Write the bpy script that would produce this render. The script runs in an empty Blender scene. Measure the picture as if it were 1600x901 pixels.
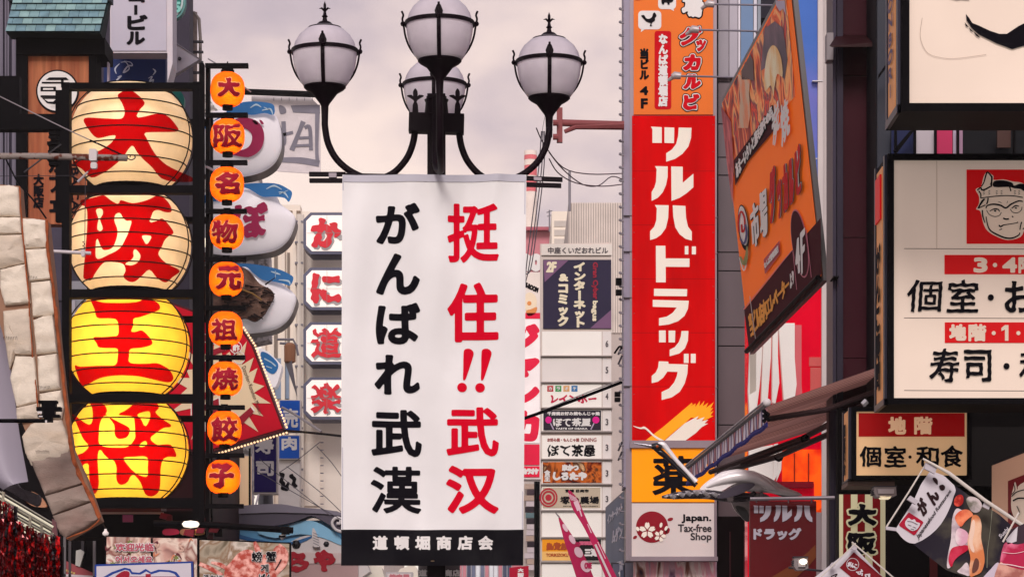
import bpy, math, random
import numpy as np
from mathutils import Vector, Matrix
from mathutils.geometry import tessellate_polygon
random.seed(7)
SC = bpy.context.scene
COL = SC.collection
R = math.radians

# ------------------------------------------------------------------ camera
F, HY, CZ = 4444.4, 1120.0, 1.6          # focal length in photo pixels, horizon row, eye height
cam = bpy.data.cameras.new('camera')
cam.lens = 100.0; cam.sensor_width = 36.0; cam.sensor_fit = 'HORIZONTAL'
cam.shift_y = (HY - 450.5) / 1600.0
cam.clip_start = 0.1; cam.clip_end = 4000
camo = bpy.data.objects.new('camera', cam); COL.objects.link(camo)
camo.location = (0, 0, CZ); camo.rotation_euler = (R(90), 0, 0)
SC.camera = camo

# ------------------------------------------------------------------ world
W = bpy.data.worlds.new("World"); SC.world = W; W.use_nodes = True
nt = W.node_tree; N = nt.nodes; Lk = nt.links
N.clear()
out = N.new('ShaderNodeOutputWorld'); bg = N.new('ShaderNodeBackground')
sky = N.new('ShaderNodeTexSky'); sky.sky_type = 'NISHITA'; sky.sun_disc = False
sky.sun_elevation = R(32); sky.sun_rotation = R(184); sky.dust_density = 3
tc = N.new('ShaderNodeTexCoord'); sep = N.new('ShaderNodeSeparateXYZ')
noi = N.new('ShaderNodeTexNoise'); noi.inputs['Scale'].default_value = 6.0; noi.inputs['Detail'].default_value = 5; noi.inputs['Roughness'].default_value = 0.5
mp = N.new('ShaderNodeMapping'); mp.inputs['Scale'].default_value = (1.0, 1.0, 1.7); mp.inputs['Location'].default_value = (3.1, 0.4, 1.3)
ramp = N.new('ShaderNodeValToRGB'); cr = ramp.color_ramp
stops = [(0.0, (1.08, .97, .86)), (.09, (1.08, .91, .79)), (.15, (1.0, .79, .70)), (.205, (.60, .48, .51)), (.27, (.31, .26, .34)), (.55, (.52, .46, .54)), (1.0, (.55, .5, .58))]
while len(cr.elements) < len(stops): cr.elements.new(0.5)
for e, (p, c) in zip(cr.elements, stops): e.position = p; e.color = (*c, 1)
mul = N.new('ShaderNodeMath'); mul.operation = 'MULTIPLY_ADD'; mul.inputs[1].default_value = 0.46; mul.inputs[2].default_value = -0.23
add = N.new('ShaderNodeMath'); add.operation = 'ADD'; add.use_clamp = True
azc = N.new('ShaderNodeClamp'); azc.inputs['Min'].default_value = -.16; azc.inputs['Max'].default_value = .16      # a darker bank of cloud lies to the right
azm = N.new('ShaderNodeMath'); azm.operation = 'MULTIPLY_ADD'; azm.inputs[1].default_value = .32
Lk.new(sep.outputs['X'], azc.inputs[0]); Lk.new(azc.outputs[0], azm.inputs[0]); Lk.new(sep.outputs['Z'], azm.inputs[2])
mixs = N.new('ShaderNodeMix'); mixs.data_type = 'RGBA'; mixs.inputs[0].default_value = 0.90
scl = N.new('ShaderNodeVectorMath'); scl.operation = 'SCALE'; scl.inputs['Scale'].default_value = 0.10
Lk.new(tc.outputs['Generated'], sep.inputs[0]); Lk.new(tc.outputs['Generated'], mp.inputs[0]); Lk.new(mp.outputs[0], noi.inputs['Vector'])
Lk.new(noi.outputs['Fac'], mul.inputs[0]); Lk.new(mul.outputs[0], add.inputs[0]); Lk.new(azm.outputs[0], add.inputs[1])
Lk.new(add.outputs[0], ramp.inputs[0]); Lk.new(sky.outputs[0], scl.inputs[0])
Lk.new(scl.outputs[0], mixs.inputs[6]); Lk.new(ramp.outputs[0], mixs.inputs[7])
Lk.new(mixs.outputs[2], bg.inputs[0]); bg.inputs[1].default_value = 1.0
Lk.new(bg.outputs[0], out.inputs[0])

sun = bpy.data.lights.new('sun', 'SUN'); sun.energy = 2.1; sun.angle = R(20); sun.color = (1.0, .93, .88)
suno = bpy.data.objects.new('sun', sun); COL.objects.link(suno); suno.rotation_euler = (R(58), 0, R(-4)); suno.location = (0, 0, 40)
SC.view_settings.view_transform = 'Standard'; SC.view_settings.look = 'None'
SC.view_settings.exposure = 0.14; SC.view_settings.gamma = 1.0; SC.view_settings.use_curve_mapping = False

# ------------------------------------------------------------------ materials
def lin(h):
    if not isinstance(h, str): return h
    c = [int(h[i:i+2], 16) / 255 for i in (0, 2, 4)]
    return tuple(x / 12.92 if x <= .04045 else ((x + .055) / 1.055) ** 2.4 for x in c)
_mats = {}
def mat(name, col, rough=.6, metal=0, em=0, emc=None, var=.10, scale=2.5, bump=0, bscale=40, spec=.12, col2=None, c2lo=.45, c2hi=.6, c2scale=3, stretch=(1, 1, 1), coat=0, trans=0):
    if name in _mats: return _mats[name]
    m = bpy.data.materials.new(name); m.use_nodes = True
    nt = m.node_tree; N = nt.nodes; L = nt.links
    b = N['Principled BSDF']
    c = lin(col)
    b.inputs['Roughness'].default_value = rough; b.inputs['Metallic'].default_value = metal
    b.inputs['Specular IOR Level'].default_value = spec; b.inputs['Coat Weight'].default_value = coat
    g = N.new('ShaderNodeNewGeometry'); mpn = N.new('ShaderNodeMapping'); mpn.inputs['Scale'].default_value = stretch
    L.new(g.outputs['Position'], mpn.inputs[0])
    n = N.new('ShaderNodeTexNoise'); n.inputs['Scale'].default_value = scale; n.inputs['Detail'].default_value = 6
    L.new(mpn.outputs[0], n.inputs['Vector'])
    r = N.new('ShaderNodeMapRange'); r.inputs[1].default_value = .3; r.inputs[2].default_value = .7; r.inputs[3].default_value = 1 - var; r.inputs[4].default_value = 1 + var * .5
    L.new(n.outputs['Fac'], r.inputs[0])
    src = None
    if col2 is not None:
        n2 = N.new('ShaderNodeTexNoise'); n2.inputs['Scale'].default_value = c2scale; n2.inputs['Detail'].default_value = 5
        L.new(mpn.outputs[0], n2.inputs['Vector'])
        rr = N.new('ShaderNodeValToRGB'); rr.color_ramp.elements[0].position = c2lo; rr.color_ramp.elements[1].position = c2hi
        rr.color_ramp.elements[0].color = (*c, 1); rr.color_ramp.elements[1].color = (*lin(col2), 1)
        L.new(n2.outputs['Fac'], rr.inputs[0]); src = rr.outputs[0]
    vm = N.new('ShaderNodeVectorMath'); vm.operation = 'SCALE'
    if src: L.new(src, vm.inputs[0])
    else: vm.inputs[0].default_value = c
    L.new(r.outputs[0], vm.inputs['Scale']); L.new(vm.outputs[0], b.inputs['Base Color'])
    if em:
        b.inputs['Emission Strength'].default_value = em
        if emc: b.inputs['Emission Color'].default_value = (*lin(emc), 1)
        else: L.new(vm.outputs[0], b.inputs['Emission Color'])
    if bump:
        nb = N.new('ShaderNodeTexNoise'); nb.inputs['Scale'].default_value = bscale; nb.inputs['Detail'].default_value = 4
        L.new(mpn.outputs[0], nb.inputs['Vector'])
        bp = N.new('ShaderNodeBump'); bp.inputs['Strength'].default_value = bump; bp.inputs['Distance'].default_value = .02
        L.new(nb.outputs['Fac'], bp.inputs['Height']); L.new(bp.outputs[0], b.inputs['Normal'])
    if trans:
        t = N.new('ShaderNodeBsdfTranslucent'); L.new(vm.outputs[0], t.inputs[0])
        mx = N.new('ShaderNodeMixShader'); mx.inputs[0].default_value = trans
        L.new(b.outputs[0], mx.inputs[1]); L.new(t.outputs[0], mx.inputs[2]); L.new(mx.outputs[0], N['Material Output'].inputs[0])
    _mats[name] = m
    return m
def filt(name, tcol, dcol, fac):
    """dye printed on lantern paper: lets the light through coloured, and is itself matt"""
    if name in _mats: return _mats[name]
    m = bpy.data.materials.new(name); m.use_nodes = True; N = m.node_tree.nodes; L = m.node_tree.links; N.clear()
    o = N.new('ShaderNodeOutputMaterial'); t = N.new('ShaderNodeBsdfTransparent'); d = N.new('ShaderNodeBsdfDiffuse'); mx = N.new('ShaderNodeMixShader')
    t.inputs[0].default_value = (*lin(tcol), 1); mx.inputs[0].default_value = fac
    n = N.new('ShaderNodeTexNoise'); n.inputs['Scale'].default_value = 6; g = N.new('ShaderNodeNewGeometry'); L.new(g.outputs['Position'], n.inputs['Vector'])
    mc = N.new('ShaderNodeMix'); mc.data_type = 'RGBA'; c = lin(dcol); mc.inputs[6].default_value = (*c, 1); mc.inputs[7].default_value = (c[0] * .7, c[1] * .7, c[2] * .7, 1)
    L.new(n.outputs['Fac'], mc.inputs[0]); L.new(mc.outputs[2], d.inputs[0])
    L.new(t.outputs[0], mx.inputs[1]); L.new(d.outputs[0], mx.inputs[2]); L.new(mx.outputs[0], o.inputs[0])
    _mats[name] = m; return m
def voro(name, cols, scale=8, rough=.6, em=0, detail=3, dist=1.5, stretch=(1, 1, 1)):
    """printed photo of food: a multi-coloured mottled print"""
    if name in _mats: return _mats[name]
    m = bpy.data.materials.new(name); m.use_nodes = True; N = m.node_tree.nodes; L = m.node_tree.links
    b = N['Principled BSDF']; b.inputs['Roughness'].default_value = rough; b.inputs['Specular IOR Level'].default_value = .05
    g = N.new('ShaderNodeNewGeometry'); mpn = N.new('ShaderNodeMapping'); mpn.inputs['Scale'].default_value = stretch
    n = N.new('ShaderNodeTexNoise'); n.inputs['Scale'].default_value = scale; n.inputs['Detail'].default_value = detail; n.inputs['Distortion'].default_value = dist
    r = N.new('ShaderNodeValToRGB'); e = r.color_ramp.elements
    while len(e) < len(cols): e.new(.5)
    for i, c in enumerate(cols):
        e[i].position = .3 + .4 * i / (len(cols) - 1); e[i].color = (*lin(c), 1)
    L.new(g.outputs['Position'], mpn.inputs[0]); L.new(mpn.outputs[0], n.inputs['Vector']); L.new(n.outputs['Fac'], r.inputs[0]); L.new(r.outputs[0], b.inputs['Base Color'])
    if em: b.inputs['Emission Strength'].default_value = em; L.new(r.outputs[0], b.inputs['Emission Color'])
    _mats[name] = m; return m

BLK = mat('black_steel', (.0025, .0018, .003), .6, var=.3, spec=.035)
BLK2 = mat('black_purple_iron', (.006, .0018, .0045), .5, var=.3, spec=.07)
INK = mat('black_print', (.005, .004, .007), .7, spec=.03)
WHT = mat('white_print', (.74, .70, .69), .5, var=.05)
RED = mat('red_print', (.56, .002, .010), .55, var=.08, spec=.04)
SILV = mat('brushed_aluminium', (.46, .43, .45), .42, .6, var=.2, stretch=(1, 1, .2))
GREYM = mat('grey_painted_metal', (.22, .20, .23), .5, var=.2)
DKGREY = mat('dark_grey_metal', (.045, .04, .05), .5, var=.25)

# ------------------------------------------------------------------ geometry helpers
def P(px, py, Y): return Vector(((px - 800) / F * Y, Y, CZ + (HY - py) / F * Y))
CAMP = Vector((0, 0, CZ))
class Pl:
    """a flat surface in the world; uv(px,py) is where a point seen in the photo lies on it"""
    def __init__(s, o, u, v):
        s.o = Vector(o); s.u = Vector(u).normalized(); s.v = Vector(v).normalized(); s.n = s.u.cross(s.v).normalized()
        if s.n.dot(CAMP - s.o) < 0: s.n = -s.n
        s.M = Matrix((s.u, s.v, s.u.cross(s.v))).transposed().inverted()
    def uv(s, px, py):
        d = Vector(((px - 800) / F, 1, (HY - py) / F))
        t = (s.o - CAMP).dot(s.n) / d.dot(s.n)
        q = s.M @ (CAMP + d * t - s.o)
        return q.x, q.y
    def w(s, a, b, d=0): return s.o + s.u * a + s.v * b + s.n * d
    def p(s, px, py, d=0): return s.w(*s.uv(px, py), d)
def front(Y): return Pl((0, Y, 0), (1, 0, 0), (0, 0, 1))
class Wavy(Pl):
    def __init__(s, o, u, v, f): super().__init__(o, u, v); s.f = f
    def w(s, a, b, d=0): return s.o + s.u * a + s.v * b + s.n * (d + s.f(a, b))
class Egg:
    """lantern surface"""
    def __init__(s, c, a, cz): s.c = c; s.a = a; s.cz = cz
    def uv(s, px, py): return px, py
    def w(s, px, py, d=0):
        dr = Vector(((px - 800) / F, 1, (HY - py) / F)); k = (s.a + d) / (s.cz + d)
        D = Vector((dr.x, dr.y, dr.z * k)); O = Vector((CAMP.x - s.c.x, CAMP.y - s.c.y, (CAMP.z - s.c.z) * k))
        A = D.dot(D); B = 2 * O.dot(D); C = O.dot(O) - (s.a + d) ** 2; q = B * B - 4 * A * C
        t = (-B - math.sqrt(max(q, 0))) / (2 * A)
        return CAMP + dr * t
    def p(s, px, py, d=0): return s.w(px, py, d)

def link(o, parent=None):
    COL.objects.link(o)
    if parent: o.parent = parent
    return o
def tag(o, label=None, cat=None, group=None, kind=None):
    if label: o['label'] = label
    if cat: o['category'] = cat
    if group: o['group'] = group
    if kind: o['kind'] = kind
    return o
def thing(name, label, cat, at, group=None):
    o = bpy.data.objects.new(name, None); o.empty_display_size = .2; link(o); o.location = at
    return tag(o, label, cat, group)
def wloc(o):
    v = Vector((0, 0, 0))
    while o: v = v + Vector(o.location); o = o.parent
    return v

_gc = {}
_GF = {}
def glyph(s, shear=0):
    """outlines of a string from Blender's own built-in font, as closed polylines in em units"""
    if s in _gc: return _gc[s]
    c = bpy.data.curves.new('g', 'FONT'); c.body = s; c.resolution_u = 3
    o = bpy.data.objects.new('g', c); COL.objects.link(o)
    bpy.context.view_layer.update()
    dg = bpy.context.evaluated_depsgraph_get()
    cu = o.evaluated_get(dg).to_curve(dg, apply_modifiers=False)
    L = []
    for sp in cu.splines:
        b = sp.bezier_points; pts = []
        n = len(b)
        for i in range(n):
            p0, p1 = b[i], b[(i + 1) % n]
            A, B, C, D = [np.array(q[:2]) for q in (p0.co, p0.handle_right, p1.handle_left, p1.co)]
            ch = np.linalg.norm(D - A)
            dev = abs(np.cross(B - A, D - A)) + abs(np.cross(C - A, D - A))
            k = 1 if dev < 1e-5 else 4
            for j in range(k):
                t = j / k; pts.append((1 - t) ** 3 * A + 3 * (1 - t) ** 2 * t * B + 3 * (1 - t) * t * t * C + t ** 3 * D)
        if len(pts) > 2: L.append(np.array(pts))
    o.evaluated_get(dg).to_curve_clear()
    bpy.data.objects.remove(o); bpy.data.curves.remove(c)
    _gc[s] = L
    return L
def vstack(s, pitch=1.0):
    L = []
    for i, ch in enumerate(s):
        g = [q.copy() for q in glyph(ch)]
        if not g: continue
        if ch in 'ー-':
            g = [np.stack([q[:, 1], -q[:, 0]], 1)[::-1] * np.array([1, 1]) for q in g]
            mn = np.min([q.min(0) for q in g], 0); mx = np.max([q.max(0) for q in g], 0)
            g = [q - (mn + mx) / 2 + np.array([.5, .38]) for q in g]
        elif ord(ch) < 128:
            mn = np.min([q.min(0) for q in g], 0); mx = np.max([q.max(0) for q in g], 0)
            g = [q - np.array([(mn[0] + mx[0]) / 2 - .5, 0]) for q in g]
        L += [q + np.array([0, -i * pitch]) for q in g]
    return L
def cat(pts, n=5, closed=True):
    P_ = [Vector(p) for p in pts]; o = []; k = len(P_)
    for i in range(k if closed else k - 1):
        if closed: a, b, c, d = P_[i - 1], P_[i], P_[(i + 1) % k], P_[(i + 2) % k]
        else: a, b, c, d = P_[max(i - 1, 0)], P_[i], P_[i + 1], P_[min(i + 2, k - 1)]
        for j in range(n):
            t = j / n
            o.append(.5 * ((2 * b) + (c - a) * t + (2 * a - 5 * b + 4 * c - d) * t * t + (3 * b - a - 3 * c + d) * t ** 3))
    if not closed: o.append(P_[-1])
    return [tuple(q) for q in o]
def Z(pts, ox, oy, s): return [(ox + x / s, oy + y / s) for x, y in pts]
def ell(cx, cy, rx, ry=None, n=24, rot=0):
    ry = rx if ry is None else ry; c, s = math.cos(rot), math.sin(rot)
    return [(cx + rx * math.cos(t) * c - ry * math.sin(t) * s, cy + rx * math.cos(t) * s + ry * math.sin(t) * c) for t in [2 * math.pi * i / n for i in range(n)]]
def rrect(x0, y0, x1, y1, r, n=4):
    o = []
    for cx, cy, a in ((x1 - r, y0 + r, -90), (x1 - r, y1 - r, 0), (x0 + r, y1 - r, 90), (x0 + r, y0 + r, 180)):
        o += [(cx + r * math.cos(R(a + 90 * i / n)), cy + r * math.sin(R(a + 90 * i / n))) for i in range(n + 1)]
    return o
def rect(x0, y0, x1, y1): return [(x0, y0), (x1, y0), (x1, y1), (x0, y1)]

SPLIT = {'pipe_clip', 'bolt', 'bulb', 'frame_rail', 'frame_joint', 'cage_wire', 'side_trim', 'beam', 'stay', 'stay_wire', 'clip', 'insulator', 'bracket', 'pole', 'pipe', 'drainpipe', 'window_strip', 'panel', 'wall_panel', 'hook', 'mast', 'hoop', 'clamp', 'crank_hook', 'pane_joint', 'fleur_finial', 'arm', 'fan_handle', 'stripe_print', 'diagonal_brace', 'ring_mark'}
TINY = {'edge_pin', 'bristle', 'stitching', 'fitting_bits', 'hinge_hardware', 'food_print_bits', 'lower_rods', 'clamp_screw', 'price_mark', 'shackle'}
class M:
    def __init__(s): s.v = []; s.f = []
    def q(s, *pts):
        i = len(s.v); s.v += [Vector(p) for p in pts]; s.f.append(tuple(range(i, i + len(pts)))); return s
    def box(s, a, b):
        x0, y0, z0 = a; x1, y1, z1 = b
        return s.hexa([(x0, y0, z0), (x1, y0, z0), (x1, y1, z0), (x0, y1, z0)], [(x0, y0, z1), (x1, y0, z1), (x1, y1, z1), (x0, y1, z1)])
    def hexa(s, A, B):
        i = len(s.v); s.v += [Vector(p) for p in A] + [Vector(p) for p in B]; n = len(A)
        s.f.append(tuple(i + j for j in reversed(range(n)))); s.f.append(tuple(i + n + j for j in range(n)))
        for j in range(n): k = (j + 1) % n; s.f.append((i + j, i + k, i + n + k, i + n + j))
        return s
    def pbox(s, pl, x0, y0, x1, y1, d0, d1):
        c = rect(x0, y0, x1, y1)
        return s.hexa([pl.p(*p, d0) for p in c], [pl.p(*p, d1) for p in c])
    def prism(s, pl, pts, d0, d1, holes=()):
        A = [pl.p(*p, d0) for p in pts]; B = [pl.p(*p, d1) for p in pts]
        i = len(s.v); n = len(pts); s.v += A + B
        t = tessellate_polygon([[Vector((x, y, 0)) for x, y in pts]])
        for a in t: s.f.append(tuple(i + n + j for j in a)); s.f.append(tuple(i + j for j in reversed(a)))
        for j in range(n): k = (j + 1) % n; s.f.append((i + j, i + k, i + n + k, i + n + j))
        return s
    def poly(s, pl, pts, d=0, holes=()):
        loops = [list(pts)] + [list(h) for h in holes]
        t = tessellate_polygon([[Vector((x, y, 0)) for x, y in l] for l in loops])
        i = len(s.v); s.v += [pl.p(x, y, d) for l in loops for x, y in l]
        for a in t: s.f.append(tuple(i + j for j in a))
        return s
    def stroke(s, pl, pts, w, d=0, smooth=True, n=5):
        if smooth and len(pts) > 2: pts = cat(pts, n, False)
        k = len(pts); ws = w if isinstance(w, (list, tuple)) else [w, w]
        P_ = [Vector(p) for p in pts]; L = []; Rr = []
        for i, p in enumerate(P_):
            t = (P_[min(i + 1, k - 1)] - P_[max(i - 1, 0)])
            if t.length < 1e-9: t = Vector((1, 0))
            t.normalize(); nn = Vector((-t.y, t.x))
            f = i / (k - 1) * (len(ws) - 1); a = int(min(f, len(ws) - 2)); wi = ws[a] + (ws[a + 1] - ws[a]) * (f - a)
            L.append(p + nn * wi / 2); Rr.append(p - nn * wi / 2)
        i0 = len(s.v); s.v += [pl.p(*q, d) for q in L] + [pl.p(*q, d) for q in Rr]
        for i in range(k - 1): s.f.append((i0 + i, i0 + i + 1, i0 + k + i + 1, i0 + k + i))
        return s
    def tube(s, pts, r, n=8, cap=True):
        P_ = [Vector(p) for p in pts]; k = len(P_)
        rs = r if isinstance(r, (list, tuple)) else [r] * k
        if len(rs) != k: rs = [rs[0] + (rs[-1] - rs[0]) * i / (k - 1) for i in range(k)]
        t0 = (P_[1] - P_[0]).normalized(); a = Vector((0, 0, 1)) if abs(t0.z) < .9 else Vector((1, 0, 0))
        u = t0.cross(a).normalized(); i0 = len(s.v)
        for i, p in enumerate(P_):
            t = (P_[min(i + 1, k - 1)] - P_[max(i - 1, 0)]).normalized()
            u = (u - t * u.dot(t)).normalized(); v = t.cross(u)
            for j in range(n):
                an = 2 * math.pi * j / n; s.v.append(p + (u * math.cos(an) + v * math.sin(an)) * rs[i])
        for i in range(k - 1):
            for j in range(n):
                a_, b_ = i0 + i * n + j, i0 + i * n + (j + 1) % n; s.f.append((a_, b_, b_ + n, a_ + n))
        if cap: s.f.append(tuple(i0 + j for j in reversed(range(n)))); s.f.append(tuple(i0 + (k - 1) * n + j for j in range(n)))
        return s
    def lathe(s, c, prof, n=24, sy=1.0):
        c = Vector(c); i0 = len(s.v); k = len(prof)
        for r, z in prof:
            for j in range(n):
                a = 2 * math.pi * j / n; s.v.append(c + Vector((r * math.cos(a), r * math.sin(a) * sy, z)))
        for i in range(k - 1):
            for j in range(n):
                a_, b_ = i0 + i * n + j, i0 + i * n + (j + 1) % n; s.f.append((a_, b_, b_ + n, a_ + n))
        if prof[0][0] > 1e-4: s.f.append(tuple(i0 + j for j in reversed(range(n))))
        if prof[-1][0] > 1e-4: s.f.append(tuple(i0 + (k - 1) * n + j for j in range(n)))
        return s
    def ball(s, c, r, n=12, sz=1.0):
        return s.lathe(c, [(r * math.sin(math.pi * i / (n // 2)), -r * sz * math.cos(math.pi * i / (n // 2))) for i in range(n // 2 + 1)], n)
    # ---- print: fill outlines, thickened by b photo pixels, on a surface
    def fill(s, L, mapf, b=0, g=.8, d=0, merge=True, warp=0, seed=1):
        segA = np.concatenate([q for q in L]); segB = np.concatenate([np.roll(q, -1, 0) for q in L])
        mn = segA.min(0) - b - g * 1.5 - warp; mx = segA.max(0) + b + g * 1.5 + warp
        nx = int((mx[0] - mn[0]) / g) + 2; ny = int((mx[1] - mn[1]) / g) + 2
        X, Y = np.meshgrid(mn[0] + np.arange(nx) * g, mn[1] + np.arange(ny) * g)
        pts = np.stack([X.ravel(), Y.ravel()], 1)
        if warp:
            rg = np.random.RandomState(seed); ph = rg.rand(6) * 6.28; k = 2 * math.pi / (rg.rand(6) * 14 + 9)
            ox = sum(np.sin(pts[:, 1] * k[i] + pts[:, 0] * k[(i + 2) % 6] * .5 + ph[i]) for i in range(3)) * warp / 2
            oy = sum(np.sin(pts[:, 0] * k[i + 3] + pts[:, 1] * k[i] * .5 + ph[i + 3]) for i in range(3)) * warp / 2
            qp = pts + np.stack([ox, oy], 1)
        else: qp = pts
        D = segB - segA; LL = (D ** 2).sum(1) + 1e-12
        f = np.empty(len(pts)); CH = max(1, int(4e5 / len(segA)))
        for i in range(0, len(pts), CH):
            q = qp[i:i + CH, None, :]; t = np.clip(((q - segA) * D).sum(2) / LL, 0, 1)
            e = q - segA - t[..., None] * D; dist = np.sqrt((e ** 2).sum(2).min(1))
            ya, yb = segA[None, :, 1], segB[None, :, 1]; qy = q[..., 1]; qx = q[..., 0]
            up = (ya <= qy) & (yb > qy); dn = (yb <= qy) & (ya > qy)
            xs = segA[None, :, 0] + (qy - ya) / np.where(yb == ya, 1, yb - ya) * D[None, :, 0]
            wn = ((up & (xs > qx)).astype(int) - (dn & (xs > qx)).astype(int)).sum(1)
            f[i:i + CH] = np.where(wn != 0, dist, -dist)
        f = (f + b).reshape(ny, nx); ins = f > 0
        x = mn[0] + np.arange(nx) * g; y = mn[1] + np.arange(ny) * g
        def Q(pp):
            i = len(s.v); s.v += [mapf(float(a), float(c_), d) for a, c_ in pp]; s.f.append(tuple(range(i, i + len(pp))))
        for j in range(ny - 1):
            i = 0
            while i < nx - 1:
                c4 = ins[j, i] + ins[j, i + 1] + ins[j + 1, i] + ins[j + 1, i + 1]
                if c4 == 0: i += 1; continue
                if c4 == 4:
                    e = i + 1
                    if merge:
                        while e < nx - 1 and ins[j, e + 1] and ins[j + 1, e + 1]: e += 1
                    Q([(x[i], y[j]), (x[e], y[j]), (x[e], y[j + 1]), (x[i], y[j + 1])]); i = e; continue
                cs = [(x[i], y[j], f[j, i]), (x[i + 1], y[j], f[j, i + 1]), (x[i + 1], y[j + 1], f[j + 1, i + 1]), (x[i], y[j + 1], f[j + 1, i])]
                pp = []
                for k in range(4):
                    a, c_ = cs[k], cs[(k + 1) % 4]
                    if a[2] > 0: pp.append(a[:2])
                    if (a[2] > 0) != (c_[2] > 0):
                        t = a[2] / (a[2] - c_[2]); pp.append((a[0] + (c_[0] - a[0]) * t, a[1] + (c_[1] - a[1]) * t))
                if len(pp) > 2: Q(pp)
                i += 1
        return s
    def _fit(s, L, x0, y0, x1, y1, b, shear=0):
        if shear: L = [np.stack([q[:, 0] + q[:, 1] * shear, q[:, 1]], 1) for q in L]
        mn = np.min([q.min(0) for q in L], 0); mx = np.max([q.max(0) for q in L], 0)
        x0 += b; y0 += b; x1 -= b; y1 -= b; ex = (x1 - x0) / max(mx[0] - mn[0], 1e-6); ey = (y1 - y0) / max(mx[1] - mn[1], 1e-6)
        return [np.stack([x0 + (q[:, 0] - mn[0]) * ex, y1 - (q[:, 1] - mn[1]) * ey], 1)[::-1] for q in L]
    def text(s, pl, st, box, b=.5, g=None, d=.003, vert=False, warp=0, shear=0, merge=True, seed=1, pitch=1.0):
        L = vstack(st, pitch) if vert else glyph(st)
        L = s._fit(L, *box, max(b, 0), shear)
        if g is None: g = .75 if max(box[2] - box[0], box[3] - box[1]) / max(1, len(st)) < 30 else 1.0
        def mp_(a, c, dd): return pl.w(*pl.uv(a, c), dd)
        return s.fill(L, mp_, b, g, d, merge, warp, seed)
    def textq(s, pl, st, quad, b=.5, g=.8, d=.003, vert=False, warp=0, shear=0, seed=1, rot=0):
        """fit a string into a four-cornered area given tl,tr,br,bl"""
        tl, tr, br, bl = [Vector(pl.uv(*p)) for p in quad]
        q = [Vector(p) for p in quad]
        Wd = ((q[1] - q[0]).length + (q[2] - q[3]).length) / 2; Hd = ((q[3] - q[0]).length + (q[2] - q[1]).length) / 2
        L = vstack(st) if vert else glyph(st)
        L = s._fit(L, 0, 0, Wd, Hd, b, shear)
        def mp_(a, c, dd):
            u, v = a / Wd, c / Hd; w = (tl * (1 - u) + tr * u) * (1 - v) + (bl * (1 - u) + br * u) * v
            return pl.w(w.x, w.y, dd)
        return s.fill(L, mp_, b, g, d, True, warp, seed)
    def raw(s, pl, polys, holes=(), b=0, g=1.0, d=.003, merge=True):
        L = []
        for want, ps in ((1, polys), (-1, holes)):
            for q in ps:
                a = np.array(q, float); ar = np.sum(a[:, 0] * np.roll(a[:, 1], -1) - np.roll(a[:, 0], -1) * a[:, 1])
                L.append(a if ar * want > 0 else a[::-1])
        return s.fill(L, lambda a, c, dd: pl.w(*pl.uv(a, c), dd), b, g, d, merge)
    def islands(s):
        par = list(range(len(s.v)))
        def fd(a):
            while par[a] != a: par[a] = par[par[a]]; a = par[a]
            return a
        for f in s.f:
            r0 = fd(f[0])
            for i in f[1:]: par[fd(i)] = r0
        out = {}
        for f in s.f: out.setdefault(fd(f[0]), []).append(f)
        res = []
        for fs in out.values():
            ids = sorted({i for f in fs for i in f}); mp = {i: k for k, i in enumerate(ids)}
            q = M(); q.v = [s.v[i] for i in ids]; q.f = [tuple(mp[i] for i in f) for f in fs]; res.append(q)
        return res
    def build(s, name, m, parent=None, smooth=False, label=None, cat=None, group=None, kind=None, fixn=False):
        if parent and name in SPLIT:
            isl = s.islands()
            if len(isl) > 1:
                for q in isl: o = q._build(name, m, parent, smooth)
                return o
        if name in TINY: kind = 'stuff'
        return s._build(name, m, parent, smooth, label, cat, group, kind)
    def _build(s, name, m, parent=None, smooth=False, label=None, cat=None, group=None, kind=None):
        me = bpy.data.meshes.new(name)
        off = wloc(parent) if parent else None
        if off is None:
            if cat or kind != 'structure':
                xs = [v.x for v in s.v]; ys = [v.y for v in s.v]; zs = [v.z for v in s.v]
                off = Vector(((min(xs) + max(xs)) / 2, (min(ys) + max(ys)) / 2, min(zs)))
            else: off = Vector((0, 0, 0))
        me.from_pydata([tuple(v - off) for v in s.v], [], s.f); me.update()
        me.materials.append(m)
        if smooth:
            me.polygons.foreach_set('use_smooth', [True] * len(me.polygons)); me.set_sharp_from_angle(angle=R(40))
        o = bpy.data.objects.new(name, me); link(o, parent)
        if not parent: o.location = off
        return tag(o, label, cat, group, kind)

# ================================================================== ground and street
gm = mat('asphalt', '3a383b', .9, var=.3, bump=.3)
M().q((-60, -20, 0), (60, -20, 0), (60, 400, 0), (-60, 400, 0)).build('ground', gm, kind='structure')
M().box((-3.2, -15, .001), (3.2, 300, .02)).build('pavement', mat('paving_stone', '8a8480', .8, var=.25, bump=.2), kind='structure')

def bld(name, label, x0, x1, yt, Y, dep, m, cat_='building', group=None):
    t = thing(name, label, cat_, P((x0 + x1) / 2, 0, Y) * 1, group); t.location.z = 0
    a, b = P(x0, yt, Y), P(x1, yt, Y)
    M().box((a.x, Y, 0), (b.x, Y + dep, a.z)).build('wall', m, t)
    return t
def panels(t, Y, xs, ys, m, gap=.8, d0=0, d1=.03, name='panel'):
    pl = front(Y)
    for i in range(len(xs) - 1):
        for j in range(len(ys) - 1):
            M().pbox(pl, xs[i] + gap / 2, ys[j] + gap / 2, xs[i + 1] - gap / 2, ys[j + 1] - gap / 2, d0, d1).build(name, m, t)

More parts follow.
